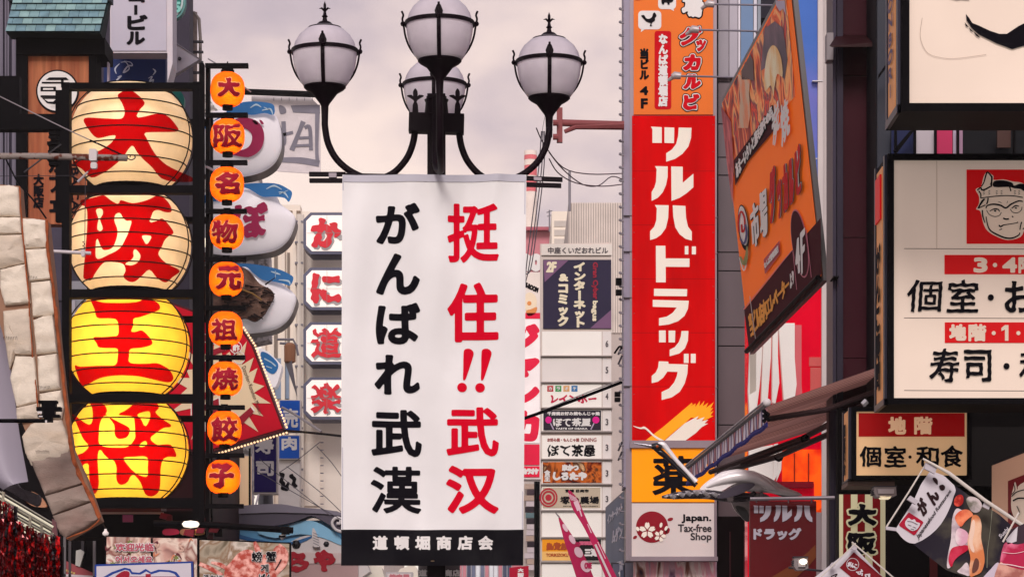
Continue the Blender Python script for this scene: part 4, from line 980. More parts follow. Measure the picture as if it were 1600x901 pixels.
m = M(); m.text(pl, '2F', (853, 409, 870, 426), b=1.1, d=.03, shear=.15); m.text(pl, 'インターネット', (896, 410, 915, 512), b=1.2, d=.03, vert=True); m.text(pl, '&', (873, 428, 888, 440), b=1, d=.03); m.text(pl, 'コミック', (871, 444, 888, 510), b=1.2, d=.03, vert=True); m.build('lettering', crt, t)
m = M(); m.textq(pl, 'Gran Cyber', [(934, 410), (935, 468), (924, 468), (924, 410)], b=.5, g=.7, d=.03); m.build('lettering', mat('dim_red', '9a2038', .5), t)
m = M(); m.textq(pl, 'bagus', [(934, 470), (934, 502), (923, 502), (924, 470)], b=.6, g=.7, d=.03); m.build('lettering', crt, t)
rowsY = [(518, 555, '6'), (559, 596, '5'), (600, 636, '4'), (640, 673, '3'), (680, 716, '3'), (720, 755, '3'), (760, 796, '3'), (799, 838, ''), (841, 876, ''), (880, 916, '')]
for i, (y0, y1, nn) in enumerate(rowsY):
    M().pbox(pl, 847, y0, 940, y1, 0, .02).build('tenant_panel', cf if i not in (1,) else lg, t)
    M().pbox(pl, 941.5, y0, 955, y1, 0, .015).build('number_panel', lg, t)
    M().pbox(pl, 845, y1 + .6, 957, y1 + 2.4, 0, .06).build('divider', mat('divider_metal', '9a8f8c', .5, .3), t)
    if nn:
        m = M(); m.text(pl, nn, (946, y0 + 14, 950.5, y0 + 24), b=.3, g=.6, d=.025); m.build('lettering', gt, t)
m = M()
for i, (ch, mm) in enumerate(zip('カラオケ', ('c03038', '3f9a58', 'e0a870', '3d78b0'))):
    M().pbox(pl, 855 + i * 12.6, 602.5, 864.5 + i * 12.6, 611.5, .02, .025).build('colour_tile', mat('tile_' + mm, mm, .5), t)
    m.text(pl, ch, (857 + i * 12.6, 604.2, 862.6 + i * 12.6, 609.8), b=.3, g=.5, d=.03)
m.build('lettering', WHT, t)
m = M(); m.text(pl, 'レインボー', (861, 616, 932, 630), b=.8, d=.025, warp=.6); m.build('lettering', mat('crimson_text', 'c81a48', .5), t)
M().pbox(pl, 849, 641, 939, 672, .02, .03).build('tenant_print', mat('plum_black', '2a2030', .5), t)
m = M(); m.text(pl, 'ぼて茶屋', (864, 653, 923, 666), b=.55, g=.6, d=.035, warp=.7); m.text(pl, 'TASTE OF OSAKA', (868, 668, 918, 671), b=.2, g=.5, d=.035); m.text(pl, '千房焼お好み焼もんじゃ焼', (855, 643, 937, 649), b=.3, g=.5, d=.035); m.build('lettering', WHT, t)
m = M(); m.poly(pl, ell(857, 656, 5, 5.5), .035); m.poly(pl, ell(931, 656, 5.5, 5.5), .035); m.build('fan_mark', mat('hot_pink', 'e0188c', .5), t)
m = M(); m.stroke(pl, [(860, 661), (865, 671)], 2, .034); m.stroke(pl, [(928, 661), (923, 671)], 2, .034); m.build('fan_handle', mat('lilac_print', 'b0a0b8', .5), t)
m = M(); m.text(pl, 'ぼて茶屋', (856, 694, 930, 713), b=.6, g=.7, d=.025, warp=.9); m.build('lettering', INK, t)
m = M(); m.text(pl, 'お好み焼・もんじゃ焼', (855, 684, 905, 690), b=.25, g=.5, d=.025); m.text(pl, 'DINING', (908, 684, 932, 690), b=.2, g=.5, d=.025); m.build('lettering', mat('dull_red_text', '9a5050', .5), t)
M().pbox(pl, 848, 721.5, 940, 754, .02, .03).build('food_print', voro('fried_food_print', ['180806', '6a1c0c', 'd06a28', '3a1410', 'e8b888'], 3.2, .5), t)
m = M(); m.text(pl, '串かつ', (878, 725, 904, 736), b=.9, g=.6, d=.036, warp=.5); m.text(pl, 'しろたや', (864, 737, 917, 750), b=1.3, g=.7, d=.036, warp=.7); m.text(pl, '食王', (850, 734, 860, 752), b=.6, g=.6, d=.036, vert=True); m.build('lettering', WHT, t)
M().pbox(pl, 848, 761.5, 938, 793, .02, .03).build('tenant_print', mat('beige_print', 'c5b49e', .5, var=.1), t)
m = M()
for r_, w_ in ((13, 2.4), (9, 3)):
    e_ = ell(857, 777, r_, r_ * 1.05, 28)
    for a, b in zip(e_, e_[1:] + e_[:1]): m.stroke(pl, [a, b], w_, .036, False)
m.poly(pl, ell(857, 777, 5), .036); m.build('crest', mat('crest_red', 'b82838', .5), t)
m = M(); m.text(pl, '塚の農場', (875, 775, 936, 787), b=.45, g=.6, d=.036, warp=.6); m.text(pl, '宮崎 日向市', (883, 764, 920, 769), b=.3, g=.5, d=.036); m.text(pl, 'MIYAZAKI NICHINAN', (880, 789.5, 934, 791.5), b=.1, g=.5, d=.036); m.build('lettering', INK, t)
og = mat('amber_print', 'f09a18', .5)
M().pbox(pl, 847, 842, 893, 861, .02, .03).build('tenant_print', og, t); M().pbox(pl, 847, 861, 893, 875, .02, .03).build('tenant_print', mat('amber_light', 'f3c070', .5), t)
M().pbox(pl, 894, 842, 939, 875, .02, .03).build('tenant_print', mat('soot_print', '100c10', .5), t)
m = M(); m.text(pl, '鳥貴族', (853, 847, 888, 859), b=.7, g=.6, d=.036, warp=.6); m.text(pl, 'TORIKIZOKU', (853, 864, 888, 869), b=.25, g=.5, d=.036); m.build('lettering', mat('brick_text', 'a84820', .5), t)
m = M(); m.text(pl, '三滝', (913, 856, 934, 869), b=.9, g=.6, d=.036); m.build('lettering', WHT, t)
m = M(); m.text(pl, '居酒屋', (904, 845, 928, 851), b=.6, g=.5, d=.036); m.build('lettering', mat('pink_text', 'd06080', .5), t)

# ---------- slanted blue-grey board in front of it
YA = 31
pls = Pl(P(948, 1000, YA), (P(978, 1000, 29.0) - P(948, 1000, YA)).normalized(), (0, 0, 1))
t = thing('slanted_blue_board', 'blue grey board with white lettering turned edge on beside the floor directory', 'sign', P(960, 1000, 30))
M().prism(pls, [(946, 792), (977, 764), (977, 1000), (946, 1000)], -.12, 0).build('case', mat('board_edge', '6d6a78', .5, .3), t)
M().poly(pls, [(948, 794), (976, 769), (976, 999), (948, 999)], .01).build('face', mat('slate_blue_face', '5a6580', .45, var=.15), t)
m = M(); m.textq(pls, 'インターネット', [(951, 805), (975, 783), (975, 798), (951, 820)], b=.6, g=.7, d=.015); m.textq(pls, 'ムゲン', [(958, 828), (975, 818), (975, 840), (958, 850)], b=.7, g=.7, d=.015); m.textq(pls, 'MUGEN', [(958, 880), (975, 874), (975, 890), (958, 896)], b=.7, g=.7, d=.015); m.build('lettering', mat('board_white', 'c9c6d4', .5), t)

# ---------- crossed pink promotional sticks
pkc = mat('raspberry_cloth', 'b01c50', .5, var=.12); pkw = mat('pale_pink_print', 'dcb8c4', .5)
t = thing('pointed_pink_pennant', 'curved raspberry pennant with pale ovals ending in a thin point', 'banner', P(915, 990, 21)); pl = front(21)
M().tube([pl.p(868, 800), pl.p(874, 808)], .005, 5).build('tip_wire', SILV, t)
M().prism(pl, cat([(872, 805), (880, 815), (900, 845), (918, 878), (938, 930), (960, 1000), (925, 1000), (912, 940), (897, 890), (882, 845)], 4), -.012, 0).build('cloth', pkc, t)
m = M()
for x, y, a, b in ((883, 824, 3, 7), (894, 842, 4, 8), (904, 862, 6, 9), (915, 884, 7, 10)): m.poly(pl, ell(x, y, b, a, 16, 1.05), .004)
m.build('oval_print', pkw, t)
m = M(); m.text(pl, 'OVE', (913, 878, 925, 888), b=.7, d=.008); m.text(pl, 'カ', (899, 846, 907, 853), b=.6, d=.008); m.build('lettering', pkc, t)
t = thing('striped_pink_pennant', 'narrow pink and white streamer crossing over the pointed pennant', 'banner', P(940, 990, 20.5)); pl = front(20.5)
M().prism(pl, cat([(888, 765), (902, 778), (912, 800), (922, 822), (938, 850), (956, 885), (990, 960), (975, 962), (948, 905), (930, 860), (914, 826), (902, 806), (893, 790)], 3), -.012, 0).build('cloth', pkc, t)
m = M(); [m.stroke(pl, [(888 + i * 2.6, 770 + i * 1.5), (893 + i * 2.8, 781 + i)], 1.1, .004) for i in range(5)]
m.stroke(pl, [(903, 788), (909, 806)], 2, .004); m.poly(pl, [(896, 784), (903, 781), (908, 795), (902, 798)], .0035); m.stroke(pl, [(918, 818), (924, 832)], 1.4, .004); m.stroke(pl, [(934, 846), (946, 872)], 1.2, .004); m.build('stripe_print', pkw, t)
M().tube([pl.p(930, 850, .01), pl.p(972, 940, .01)], .008, 5).build('stick', mat('stick_white', 'd8c8cc', .5), t)

# ================================================================== drugstore sign tower
YT = 28
t = thing('drugstore_sign_tower', 'tall red yellow and white drugstore sign lettered ツルハドラッグ in a silver frame', 'sign', P(1050, 1100, YT)); pl = front(YT)
sf = mat('silver_frame', '8d8088', .42, .35, var=.15, stretch=(1, 1, .3))
M().pbox(pl, 974.5, -140, 986, 760, -.5, -.02).build('side_channel', mat('lavender_steel', '8f8798', .5, .25, var=.12, stretch=(1, 1, .3)), t)
M().pbox(pl, 984, -140, 1120, 875, -.45, 0).build('case', sf, t)
M().pbox(pl, 978, 700, 984, 875, -.45, -.01).build('side_channel', sf, t)
for q, nme, mm in (((990, -120, 1114, 180), 'orange_panel', mat('orange_face', 'e0702a', .5, var=.05, spec=.1, em=.05)), ((987.5, 182, 1117, 688), 'red_panel', mat('drugstore_red', 'c40004', .55, var=.22, em=.14, spec=.02, scale=1.6, stretch=(2.5, 2.5, .35))),
                   ((987, 700.5, 1116, 784), 'yellow_panel', mat('amber_face', 'ff9a00', .5, var=.04, em=.16, spec=.1)), ((987, 786, 1115.5, 869), 'white_panel', mat('shop_white', 'd6cbc9', .45, var=.04))):
    M().pbox(pl, *q, 0, .03).build(nme, mm, t)
for q in ((984, 688.5, 1120, 700), (984, 869.5, 1121, 876)): M().pbox(pl, *q, 0, .06).build('cross_bar', sf, t)
for y in (336, 392, 464, 602): M().pbox(pl, 974, y, 987, y + 1, -.02, .012).pbox(pl, 1117, y + 3, 1121, y + 4, -.02, .012).build('frame_joint', GREYM, t)
for y in (268, 352, 436, 520, 604): M().pbox(pl, 987.5, y, 1117, y + .6, .03, .031).build('panel_seam', mat('seam_red', '8a0408', .6, spec=.05), t)
for y in range(196, 690, 42):
    for x in (990.5, 1114): M().lathe(pl.p(x, y, .03), [(.0, -.006), (.007, 0), (.0, .006)], 8).build('screw', mat('screw_dull', '9a6a68', .4, .5), t)
kt = mat('sign_cream', 'e6dccf', .45, var=.03, em=.10)
A_ = lambda p: Z(p, 980, 180, 4.093); B_ = lambda p: Z(p, 980, 390, 3.607)
chars = [
 ([A_([(150,78),(220,82),(220,182),(160,182),(160,95)]), A_([(237,82),(300,85),(298,184),(237,182)]), A_([(328,84),(410,86),(407,150),(390,205),(352,252),(305,284),(248,302),(248,248),(285,224),(312,188),(324,140)])]),
 ([A_([(176,330),(258,332),(257,400),(247,450),(226,497),(195,532),(155,552),(155,495),(173,465),(183,430),(187,350)]), A_([(280,332),(354,334),(354,436),(422,378),(422,465),(380,502),(335,532),(282,552)])]),
 ([A_([(176,578),(264,580),(261,660),(246,725),(215,768),(182,791),(145,802),(145,745),(172,716),(185,675),(188,600)]), A_([(290,580),(371,584),(375,660),(387,715),(412,748),(412,805),(372,794),(334,765),(306,720),(293,650)])]),
 ([[(1024.5,384.7),(1039.4,384.7),(1039.6,404.4),(1077,404.6),(1077,417.8),(1039.8,417.5),(1040,441.8),(1024.8,441.8)], A_([(367,840),(390,840),(390,893),(367,893)]), A_([(412,842),(438,842),(438,893),(412,893)])]),
 ([B_([(150,222),(337,225),(335,265),(150,263)]), B_([(143,285),(346,290),(341,335),(322,375),(285,405),(235,423),(178,430),(178,388),(222,379),(256,357),(278,328),(143,324)])]),
 ([B_([(178,457),(216,457),(216,524),(178,524)]), B_([(232,458),(270,458),(268,524),(232,524)]), B_([(305,460),(344,460),(341,515),(324,558),(292,587),(238,602),(238,565),(268,550),(290,522),(301,490)])]),
 ([B_([(177,630),(230,632),(232,645),(341,648),(338,700),(323,755),(295,802),(250,833),(193,848),(193,803),(235,783),(263,750),(278,715),(283,690),(225,688),(202,722),(172,745),(137,753),(137,712),(160,693),(173,665)]), B_([(318,588),(345,588),(345,640),(318,640)]), B_([(357,588),(385,588),(385,640),(357,640)])])]
for c in chars:
    m = M(); [m.poly(pl, q, .034) for q in c]; m.build('lettering', kt, t)
Cc = lambda p: Z(p, 970, 600, 4.292)
m = M(); m.poly(pl, Cc([(165,378),(280,290),(440,155),(475,125),(480,135),(465,150),(500,130),(498,155),(530,112),(525,150),(560,112),(548,150),(585,125),(570,160),(622,122),(600,165),(618,160),(596,190),(622,180),(600,210),(620,215),(560,245),(520,230),(470,225),(430,262),(380,300),(290,378)]), .034); m.build('brush_stroke', mat('amber_brush', 'ffa81a', .45, em=.08), t)
m = M(); m.poly(pl, Cc([(295,378),(430,262),(480,235),(520,215),(505,240),(560,222),(540,250),(585,240),(560,265),(585,265),(540,290),(500,330),(430,380)]), .036); m.poly(pl, Cc(cat([(80,280),(110,288),(135,292),(155,285),(185,305),(215,335),(255,362),(290,380),(262,380),(220,355),(185,322),(160,302),(130,302),(95,290)], 3)), .040); m.build('crane_print', kt, t)
m = M(); m.text(pl, '薬', (1019, 712, 1085, 774), b=1.6, g=1.0, d=.034); m.build('lettering', INK, t)
m = M(); m.poly(pl, ell(1018.5, 823, 25, 24.5, 48), .034); m.poly(pl, ell(1047, 811, 4.6, 2.6, 16, -.3), .034); m.poly(pl, ell(992, 839, 3.5, 2.3, 16, -.6), .034); m.poly(pl, ell(1043, 829, 3, 5, 16, .4), .034); m.build('blossom_disc', mat('wine_disc', '8c0820', .5), t)
def flower(m, cx, cy, r, rot=0):
    for i in range(5):
        a = R(-90 + 72 * i + rot); c, s = math.cos(a), math.sin(a)
        loc = [(r * .12, 0), (r * .5, -r * .30), (r * .86, -r * .24), (r * 1.0, -r * .10), (r * .86, 0), (r * 1.0, r * .10), (r * .86, r * .24), (r * .5, r * .30)]
        m.poly(pl, [(cx + x * c - y * s, cy + x * s + y * c) for x, y in loc], .04)
m = M(); flower(m, 1011, 828.5, 13); flower(m, 1031, 837, 9.5, 20); m.poly(pl, ell(1032.5, 820, 2.2, 4, 16, .2), .04); m.poly(pl, ell(1040.5, 825, 2.2, 4, 16, .5), .04); m.poly(pl, ell(996, 826, 2.4, 3.6, 16, -.4), .04); m.build('blossom_print', kt, t)
m = M(); m.text(pl, 'Japan.', (1064.5, 803, 1111, 817), b=.6, g=.6, d=.034); m.build('lettering', INK, t)
m = M(); m.text(pl, 'Tax-free', (1059, 818.5, 1111.5, 831), b=.45, g=.6, d=.034); m.text(pl, 'Shop', (1078.5, 832, 1111.5, 847), b=.45, g=.6, d=.034); m.build('lettering', mat('soft_black', '3a3438', .5), t)
# orange upper advert
m = M(); m.prism(pl, rrect(1022.5, 50, 1048.5, 172, 4), .03, .034); m.build('plaque', RED, t)
m = M(); m.text(pl, 'なんば道頓堀店', (1028, 55, 1043.5, 168), b=.9, g=.7, d=.04, vert=True); m.build('lettering', WHT, t)
m = M(); m.text(pl, '当ビル', (999, 77, 1014, 126), b=1.0, g=.7, d=.034, vert=True); m.text(pl, '4', (999.5, 136, 1012.5, 150), b=1.1, d=.034); m.text(pl, 'F', (1001, 155, 1012, 171), b=1.1, d=.034); m.build('lettering', INK, t)
for ch, bx in (('グ', (1061, 44, 1096, 73)), ('ッ', (1087, 64, 1103, 82)), ('カ', (1067, 87, 1095, 112)), ('ル', (1067, 118, 1095, 141)), ('ビ', (1067, 148, 1093, 173))):
    e = lambda k: (bx[0] - k, bx[1] - k, bx[2] + k, bx[3] + k); z_ = 2.1 if ch != 'ッ' else 1.3
    m = M(); m.text(pl, ch, e(2.6), b=z_ + 2.6, g=.9, d=.034, warp=.6, shear=.1); m.build('lettering_outline', INK, t)
    m = M(); m.text(pl, ch, e(1.3), b=z_ + 1.3, g=.9, d=.039, warp=.6, shear=.1); m.build('lettering_outline', WHT, t)
    m = M(); m.text(pl, ch, bx, b=z_, g=.8, d=.044, warp=.6, shear=.1); m.build('lettering', RED, t)
m = M(); m.text(pl, '場', (1063, -12, 1101, 31), b=4.2, g=1, d=.034, warp=.6, shear=.1); m.build('lettering_outline', INK, t)
m = M(); m.text(pl, '場', (1065, -10, 1099, 29), b=2.4, g=.9, d=.04, warp=.6, shear=.1); m.build('lettering', WHT, t)
m = M(); m.prism(pl, rrect(997, 18.5, 1033, 47.5, 6), .03, .034); m.poly(pl, [(1002, 46), (1009, 46), (1001, 52)], .033); m.prism(pl, rrect(1028, -12, 1056, 16, 6), .03, .034); m.poly(pl, [(1045, 15), (1052, 15), (1053, 19)], .033); m.build('speech_bubble', WHT, t)
m = M(); m.poly(pl, cat([(1001.5, 26.5), (1006, 25.5), (1009, 30), (1013, 31.5), (1018, 29), (1020, 23.5), (1022, 21.5), (1024, 23), (1025.5, 27), (1023, 30), (1023, 34), (1019, 37), (1017.5, 41), (1019, 42.5), (1015, 42.5), (1016, 38), (1010, 36), (1006, 32)], 3), .04)
m.poly(pl, cat([(1033, -6), (1048, -6), (1052, 0), (1050, 5), (1046, 6), (1046, 9), (1043, 9), (1042, 6), (1038, 6), (1037, 9), (1034, 8), (1033, 3)], 3), .04); m.build('animal_print', INK, t)
m = M(); m.poly(pl, cat([(992, -6), (1012, -6), (1008, 0), (993, 2)], 3), .034); m.build('round_crest', RED, t)
# nails / small bulbs on the left edge of the tower
m = M()
for i in range(44):
    y = -5 + i * 20.6; m.tube([P(975, y, 27.9), P(969.5, y, 27.9)], .008, 5).ball(P(969, y - 1.5, 27.9), .016, 6)
m.build('edge_pin', GREYM, t)
for x, y0, y1 in ((962, 436, 446), (962, 454, 462), (960, 613, 620), (960, 622, 628)): M().pbox(front(27.85), x, y0, x + 9, y1, 0, .08).build('junction_box', BLK, t)
for y in (540, 555, 690, 705): M().tube([P(972, y, 27.9), P(966, y + 14, 27.9)], .01, 5).build('strut', DKGREY, t)
# three sign spotlights on long arms
for i, (x, y, xe) in enumerate(((1110, 7, 1222), (1086, 47, 1184), (1058, 119, 1148))):
    lb = ['pale spotlight on long thin arm at the very top of the drugstore tower', 'pale spotlight on thin arm over the グ character', 'pale spotlight on thin arm over the red plaque'][i]
    q = thing('sign_spotlight', lb, 'spotlight', P(x, y, 26.5), 'spotlights on arms in front of the drugstore tower')
    M().tube(cat([P(xe, y + 10, 27.4), P(xe - 2, y + 4.5, 27.2), P(xe - 8, y + 2, 27), P(x, y, 26.7)], 3, False), .010, 6).build('arm', mat('galvanised', '97909a', .4, .5), q, True)
    M().tube([P(x + 6, y, 26.7), P(x - 4, y - 1, 26.7), P(x - 8, y + 1, 26.7)], [.032, .036, .022], 10).build('lamp_head', mat('pale_cast', 'b0a6a8', .4, .3), q, True)
    M().tube([P(x - 2, y - 1, 26.7), P(x - 14, y + 7, 26.75)], [.028, .014], 8).build('lamp_nose', mat('pale_cast', 'b0a6a8', .4, .3), q, True)
# rose street bracket seen by the right globe
t = thing('rose_pipe_bracket', 'rose painted pipe bracket reaching left from the tower behind the right globe', 'bracket', P(900, 222, 27.6)); rp = mat('rose_paint', '8a4a4c', .5, var=.2)
M().tube([P(975, 195, 27.7), P(876, 192, 27.7)], .034, 10).tube([P(975, 196, 27.7), P(900, 198, 27.7), P(882, 206, 27.7)], [.045, .028, .02], 8).build('pipe', rp, t, True)
M().pbox(front(27.65), 870, 168, 879, 222, -.06, .0).build('plate', rp, t)
M().tube([P(864, 192, 27.6), P(872, 192, 27.6)], .03, 8).tube([P(864, 214, 27.6), P(872, 214, 27.6)], .03, 8).build('clamp', rp, t, True)
# poster below the tower
t = thing('blurred_poster', 'colourful food and fashion poster directly below the drugstore tower', 'poster', P(1050, 960, 28.2))
M().pbox(front(28.2), 990, 877, 1120, 970, -.1, 0).build('print', voro('poster_print', ['4a2850', 'c8a8b8', 'd890a0', 'e8d8d8', '8a5a50', '302030'], 5, .5, stretch=(1, 1, .25)), t)
vsign('grey_doorway_panel', 'small grey framed panel between slanted board and blurred poster', 955, 878, 986, 960, 29.5, mat('slate_face', '59586a', .4), [('個', (966, 890, 978, 900), .8, WHT, {})], DKGREY)

# ================================================================== grey panelled building to its right
YG = 28.6
t = bld('grey_panel_building', 'grey metal panelled building between the drugstore sign and the leaning orange billboard', 1116, 1300, -260, YG, 7, mat('panel_joint_dark', '17131a', .7))
gp1 = mat('satin_grey_panel', '5e5156', .38, .35, var=.25, scale=1.2, stretch=(1, 1, .5), spec=.4)
for x0, x1, ys_ in ((1122, 1180, [-100, 130, 195, 247, 275, 395, 424, 512, 541, 664, 780, 900, 1000]), (1181, 1240, [120, 247, 275, 395, 424, 512, 541, 664, 780, 900])):
    for a, b in zip(ys_, ys_[1:]): M().pbox(front(YG), x0, a + .9, x1, b - .9, 0, .04).build('wall_panel', gp1, t)
for x0, x1, mm in ((1122, 1138, '8a838c'), (1139, 1152, '9c95a0'), (1153, 1156, 'c8c2cc'), (1157, 1176, '5f7ea8'), (1177, 1182, 'b8b4c0'), (1183, 1188, '7a808c')):
    M().pbox(front(YG - .06), x0, -120, x1, 122, 0, .05).build('mullion' if mm != '5f7ea8' else 'window', mat('mull_' + mm, mm, .3, .3 if mm != '5f7ea8' else 0, spec=.5), t)
M().pbox(front(YG - .06), 1188, -120, 1222, 30, 0, .04).build('window', mat('dark_window', '2c2a33', .15), t)
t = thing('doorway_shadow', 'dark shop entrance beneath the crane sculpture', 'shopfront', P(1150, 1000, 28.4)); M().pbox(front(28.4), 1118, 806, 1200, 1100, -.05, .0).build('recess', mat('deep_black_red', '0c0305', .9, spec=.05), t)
for x in (1140, 1162): M().pbox(front(28.3), x, 830, x + 1.5, 1000, 0, .02).build('door_edge', mat('faint_red_edge', '40101a', .5), t)

# ---------- red glazed shopfront with white raised letters
YR = 25.5
t = thing('red_glass_front', 'red glass shopfront with big white raised strokes below the leaning billboard', 'shopfront', P(1230, 1050, YR)); pl = front(YR)
rg_ = mat('crimson_glass', 'd00024', .15, var=.12, spec=.4, em=.25)
M().pbox(pl, 1168, 405, 1283, 1050, -.3, 0).build('glass', rg_, t)
M().pbox(pl, 1283, -160, 1291, 1050, -.3, .05).build('white_post', mat('post_white', 'cbbfbe', .4, var=.06), t)
M().pbox(pl, 1291, -160, 1312, 1050, -.1, .02).build('black_gap', BLK, t)
ws = mat('raised_white', 'ebe2dc', .4, var=.06, em=.12)
for q in ([(1170, 529), (1190, 520), (1189, 560), (1186, 600), (1181, 640), (1172, 700), (1168, 612), (1170, 560)], [(1170, 500 + 55), (1180, 545), (1180, 612), (1170, 618)], [(1192, 516), (1204, 512), (1203, 560), (1198, 625), (1192, 640), (1188, 632)],
          [(1206, 512), (1214, 507), (1214, 560), (1216, 600), (1210, 632), (1205, 630)], [(1215, 507), (1240, 507), (1240, 560), (1243, 602), (1240, 625), (1224, 640), (1220, 580)]):
    M().prism(pl, q, .0, .10).build('raised_stroke', ws, t)
M().prism(pl, [(1240, 508), (1252, 508), (1252, 600), (1254, 625), (1241, 625)], 0, .02).build('raised_stroke', mat('pink_film', 'd86a70', .4), t)
for q in (rect(1264, 558, 1283, 572), rect(1266, 574, 1283, 640)): M().prism(pl, q, .004, .014).build('frosted_patch', mat('frosted_rose', 'cf5f5c', .3), t)
for q in ([(1169, 703), (1206, 696), (1206, 750), (1200, 752), (1169, 742)], [(1208, 695), (1214, 694), (1213, 742), (1206, 756)], [(1216, 700), (1221, 698), (1219, 735), (1212, 752)]): M().prism(pl, q, 0, .1).build('raised_stroke', ws, t)
M().pbox(pl, 1222, 702, 1283, 755, .004, .014).build('lit_window', mat('amber_window', 'ff5a10', .3, em=.55, col2='c82008', c2scale=5, c2lo=.4, c2hi=.65), t)
M().pbox(pl, 1205, 753, 1270, 762, .0, .08).build('sill_bar', mat('deep_crimson', '8c0620', .4), t)
M().pbox(pl, 1272, 753, 1283, 800, .004, .02).build('lit_window', mat('amber_window', 'ff5a10', .3), t)
for x in (1240, 1262): M().pbox(pl, x, 708, x + 2, 756, .014, .03).build('mullion', mat('dim_ember', 'a02008', .5), t)
M().prism(pl, [(1274, 800), (1283, 793), (1283, 901), (1274, 901)], .002, .02).build('blind', mat('pale_slats', 'a89a9c', .5), t)
# ---------- blue lit glass strip above
t = thing('blue_glass_strip', 'bright blue glass strip rising behind the leaning orange billboard', 'window', P(1255, 405, YR - .2)); pl = front(YR - .2)
def gradm():
    m_ = mat('cobalt_glass', '3763b4', .2, var=.1, em=.10, col2='7a68b4', c2scale=.6, c2lo=.42, c2hi=.62, spec=.4); return m_
M().prism(pl, [(1228, -160), (1277, -160), (1277, 372), (1236, 372)], -.2, 0).build('glass', gradm(), t)
M().pbox(pl, 1277, -160, 1285, 404, -.2, .06).build('edge_post', mat('post_white', 'cbbfbe', .4), t)
M().prism(pl, [(1244, 240), (1277, 240), (1277, 404), (1262, 440), (1244, 440)], -.1, .012).build('tinted_pane', mat('smoke_pane', '6f6a72', .2, var=.1), t)
M().prism(pl, [(1257, 240), (1277, 240), (1277, 310), (1275, 372), (1266, 340)], .012, .02).build('blue_pane', gradm(), t)
M().pbox(pl, 1268, 128.5, 1284, 130, .0, .07).build('bracket_pin', SILV, t)
M().pbox(pl, 1262, 248, 1277, 249.5, .0, .03).pbox(pl, 1262, 312, 1277, 313, .0, .03).build('pane_joint', SILV, t)

# ================================================================== leaning orange billboard
A = P(1172, 545, 24.0); B = P(1285, 430, 20.0); B.z = A.z
TLv = P(1130, 160, 24.0)
pb = Pl(A, B - A, Vector((TLv.x - A.x, 0, TLv.z - A.z)))
t = thing('leaning_billboard', 'large orange restaurant billboard leaning over the street with angular yakiniku lettering', 'billboard', (A + B) / 2)
uA = pb.uv(1172, 545); uB = pb.uv(1285, 430); Wb = uB[0]; Hb = pb.uv(1130, 160)[1]
def bp(u, v): # board coordinates 0..1, v down from the top -> board metres
    return pb.w(u * Wb, (1 - v) * Hb, 0)
def bpoly(name, uv, mm, d, hol=()):
    m = M(); L_ = [Vector((u, v, 0)) for u, v in uv]; tt = tessellate_polygon([L_]); i = len(m.v)
    m.v += [pb.w(u * Wb, (1 - v) * Hb, d) for u, v in uv]
    m.f += [tuple(a) for a in tt]; return m.build(name, mm, t)
m = M(); q = [(-.01, -.02), (1.01, -.02), (1.01, 1.02), (-.01, 1.02)]
m.hexa([pb.w(u * Wb, (1 - v) * Hb, -.035) for u, v in q], [pb.w(u * Wb, (1 - v) * Hb, 0) for u, v in q]); m.build('frame', mat('billboard_frame', '6a6668', .45, .3), t)
orb = mat('billboard_orange', 'f8701c', .5, var=.06, em=.14, spec=.03); pmm = mat('billboard_maroon', '420818', .6, var=.1, spec=.02)
bpoly('face', rect(0, 0, 1, 1), orb, .006)
pm_ = lambda pts: [((lambda a: (a[0] / Wb, 1 - a[1] / Hb))(pb.uv(*p))) for p in pts]
# food photo area at the top
Dz = lambda p: Z(p, 1120, 0, 4.505)
bpoly('food_print', pm_([(1130, 162), (1222, -2), (1231, -2), (1245, 150), (1185, 215), (1152, 262), (1146, 282)]), voro('grilled_meat_print', ['3a1424', '9a2818', 'e05a28', 'f0a868', '6a2c40', 'e0401c', '502434'], 2.2, .45, .1), .010)
bpoly('food_print', pm_(Dz([(320,500),(350,200),(420,150),(480,200),(510,420),(490,560),(440,510),(350,480)])), mat('plum_photo', '4a3548', .45, col2='7a5a6a', c2scale=2), .013)
bpoly('food_print', pm_(Dz([(425,5),(490,5),(500,110),(480,60),(455,80),(430,40)])), mat('lilac_photo', 'b8a8c0', .45), .013)
bpoly('food_print', pm_(Dz(cat([(405, 320), (440, 340), (470, 420), (478, 540), (440, 520), (420, 620), (415, 680), (395, 600), (355, 640), (350, 520), (370, 380)], 3))), mat('egg_photo', 'e8b468', .4, col2='efe0b8', c2scale=3), .016)
bpoly('food_print', pm_(Dz([(160,520),(250,560),(240,650),(250,800),(235,900),(165,900),(180,700)])), mat('cream_photo', 'd9b898', .45, col2='e88a5a', c2scale=5), .016)
bpoly('food_print', pm_(Dz([(190,560),(185,500),(250,380),(270,430),(275,570),(240,560)])), mat('umber_photo', '4e3030', .45), .016)
bpoly('side_band', pm_([(1130, 165), (1146, 190), (1150, 260), (1148, 318), (1140, 260)]), mat('carmine_print', 'a01830', .45, col2='d05a60', c2scale=6), .020)
bpoly('banner_band', pm_([(1150, 250), (1212, 165), (1216, 200), (1172, 252), (1152, 290)]), pmm, .018)
wt = WHT
def bt(st, quad, b, mm, d, **k):
    m = M(); m.textq(pb, st, quad, b=b, d=d, **k); return m.build('lettering', mm, t)
bt('あまーいタレと黒毛和牛の店', [(1152, 254), (1212, 160), (1214, 182), (1155, 284)], 1.8, INK, .022, g=.9); bt('あまーいタレと黒毛和牛の店', [(1153, 256), (1211, 163), (1213, 180), (1156, 281)], .9, wt, .026, g=.8)
bt('炭', [(1209, 175), (1222, 152), (1224, 195), (1213, 238)], 1.6, wt, .024); bt('焼', [(1223, 168), (1236, 148), (1240, 205), (1226, 232)], 1.4, wt, .024)
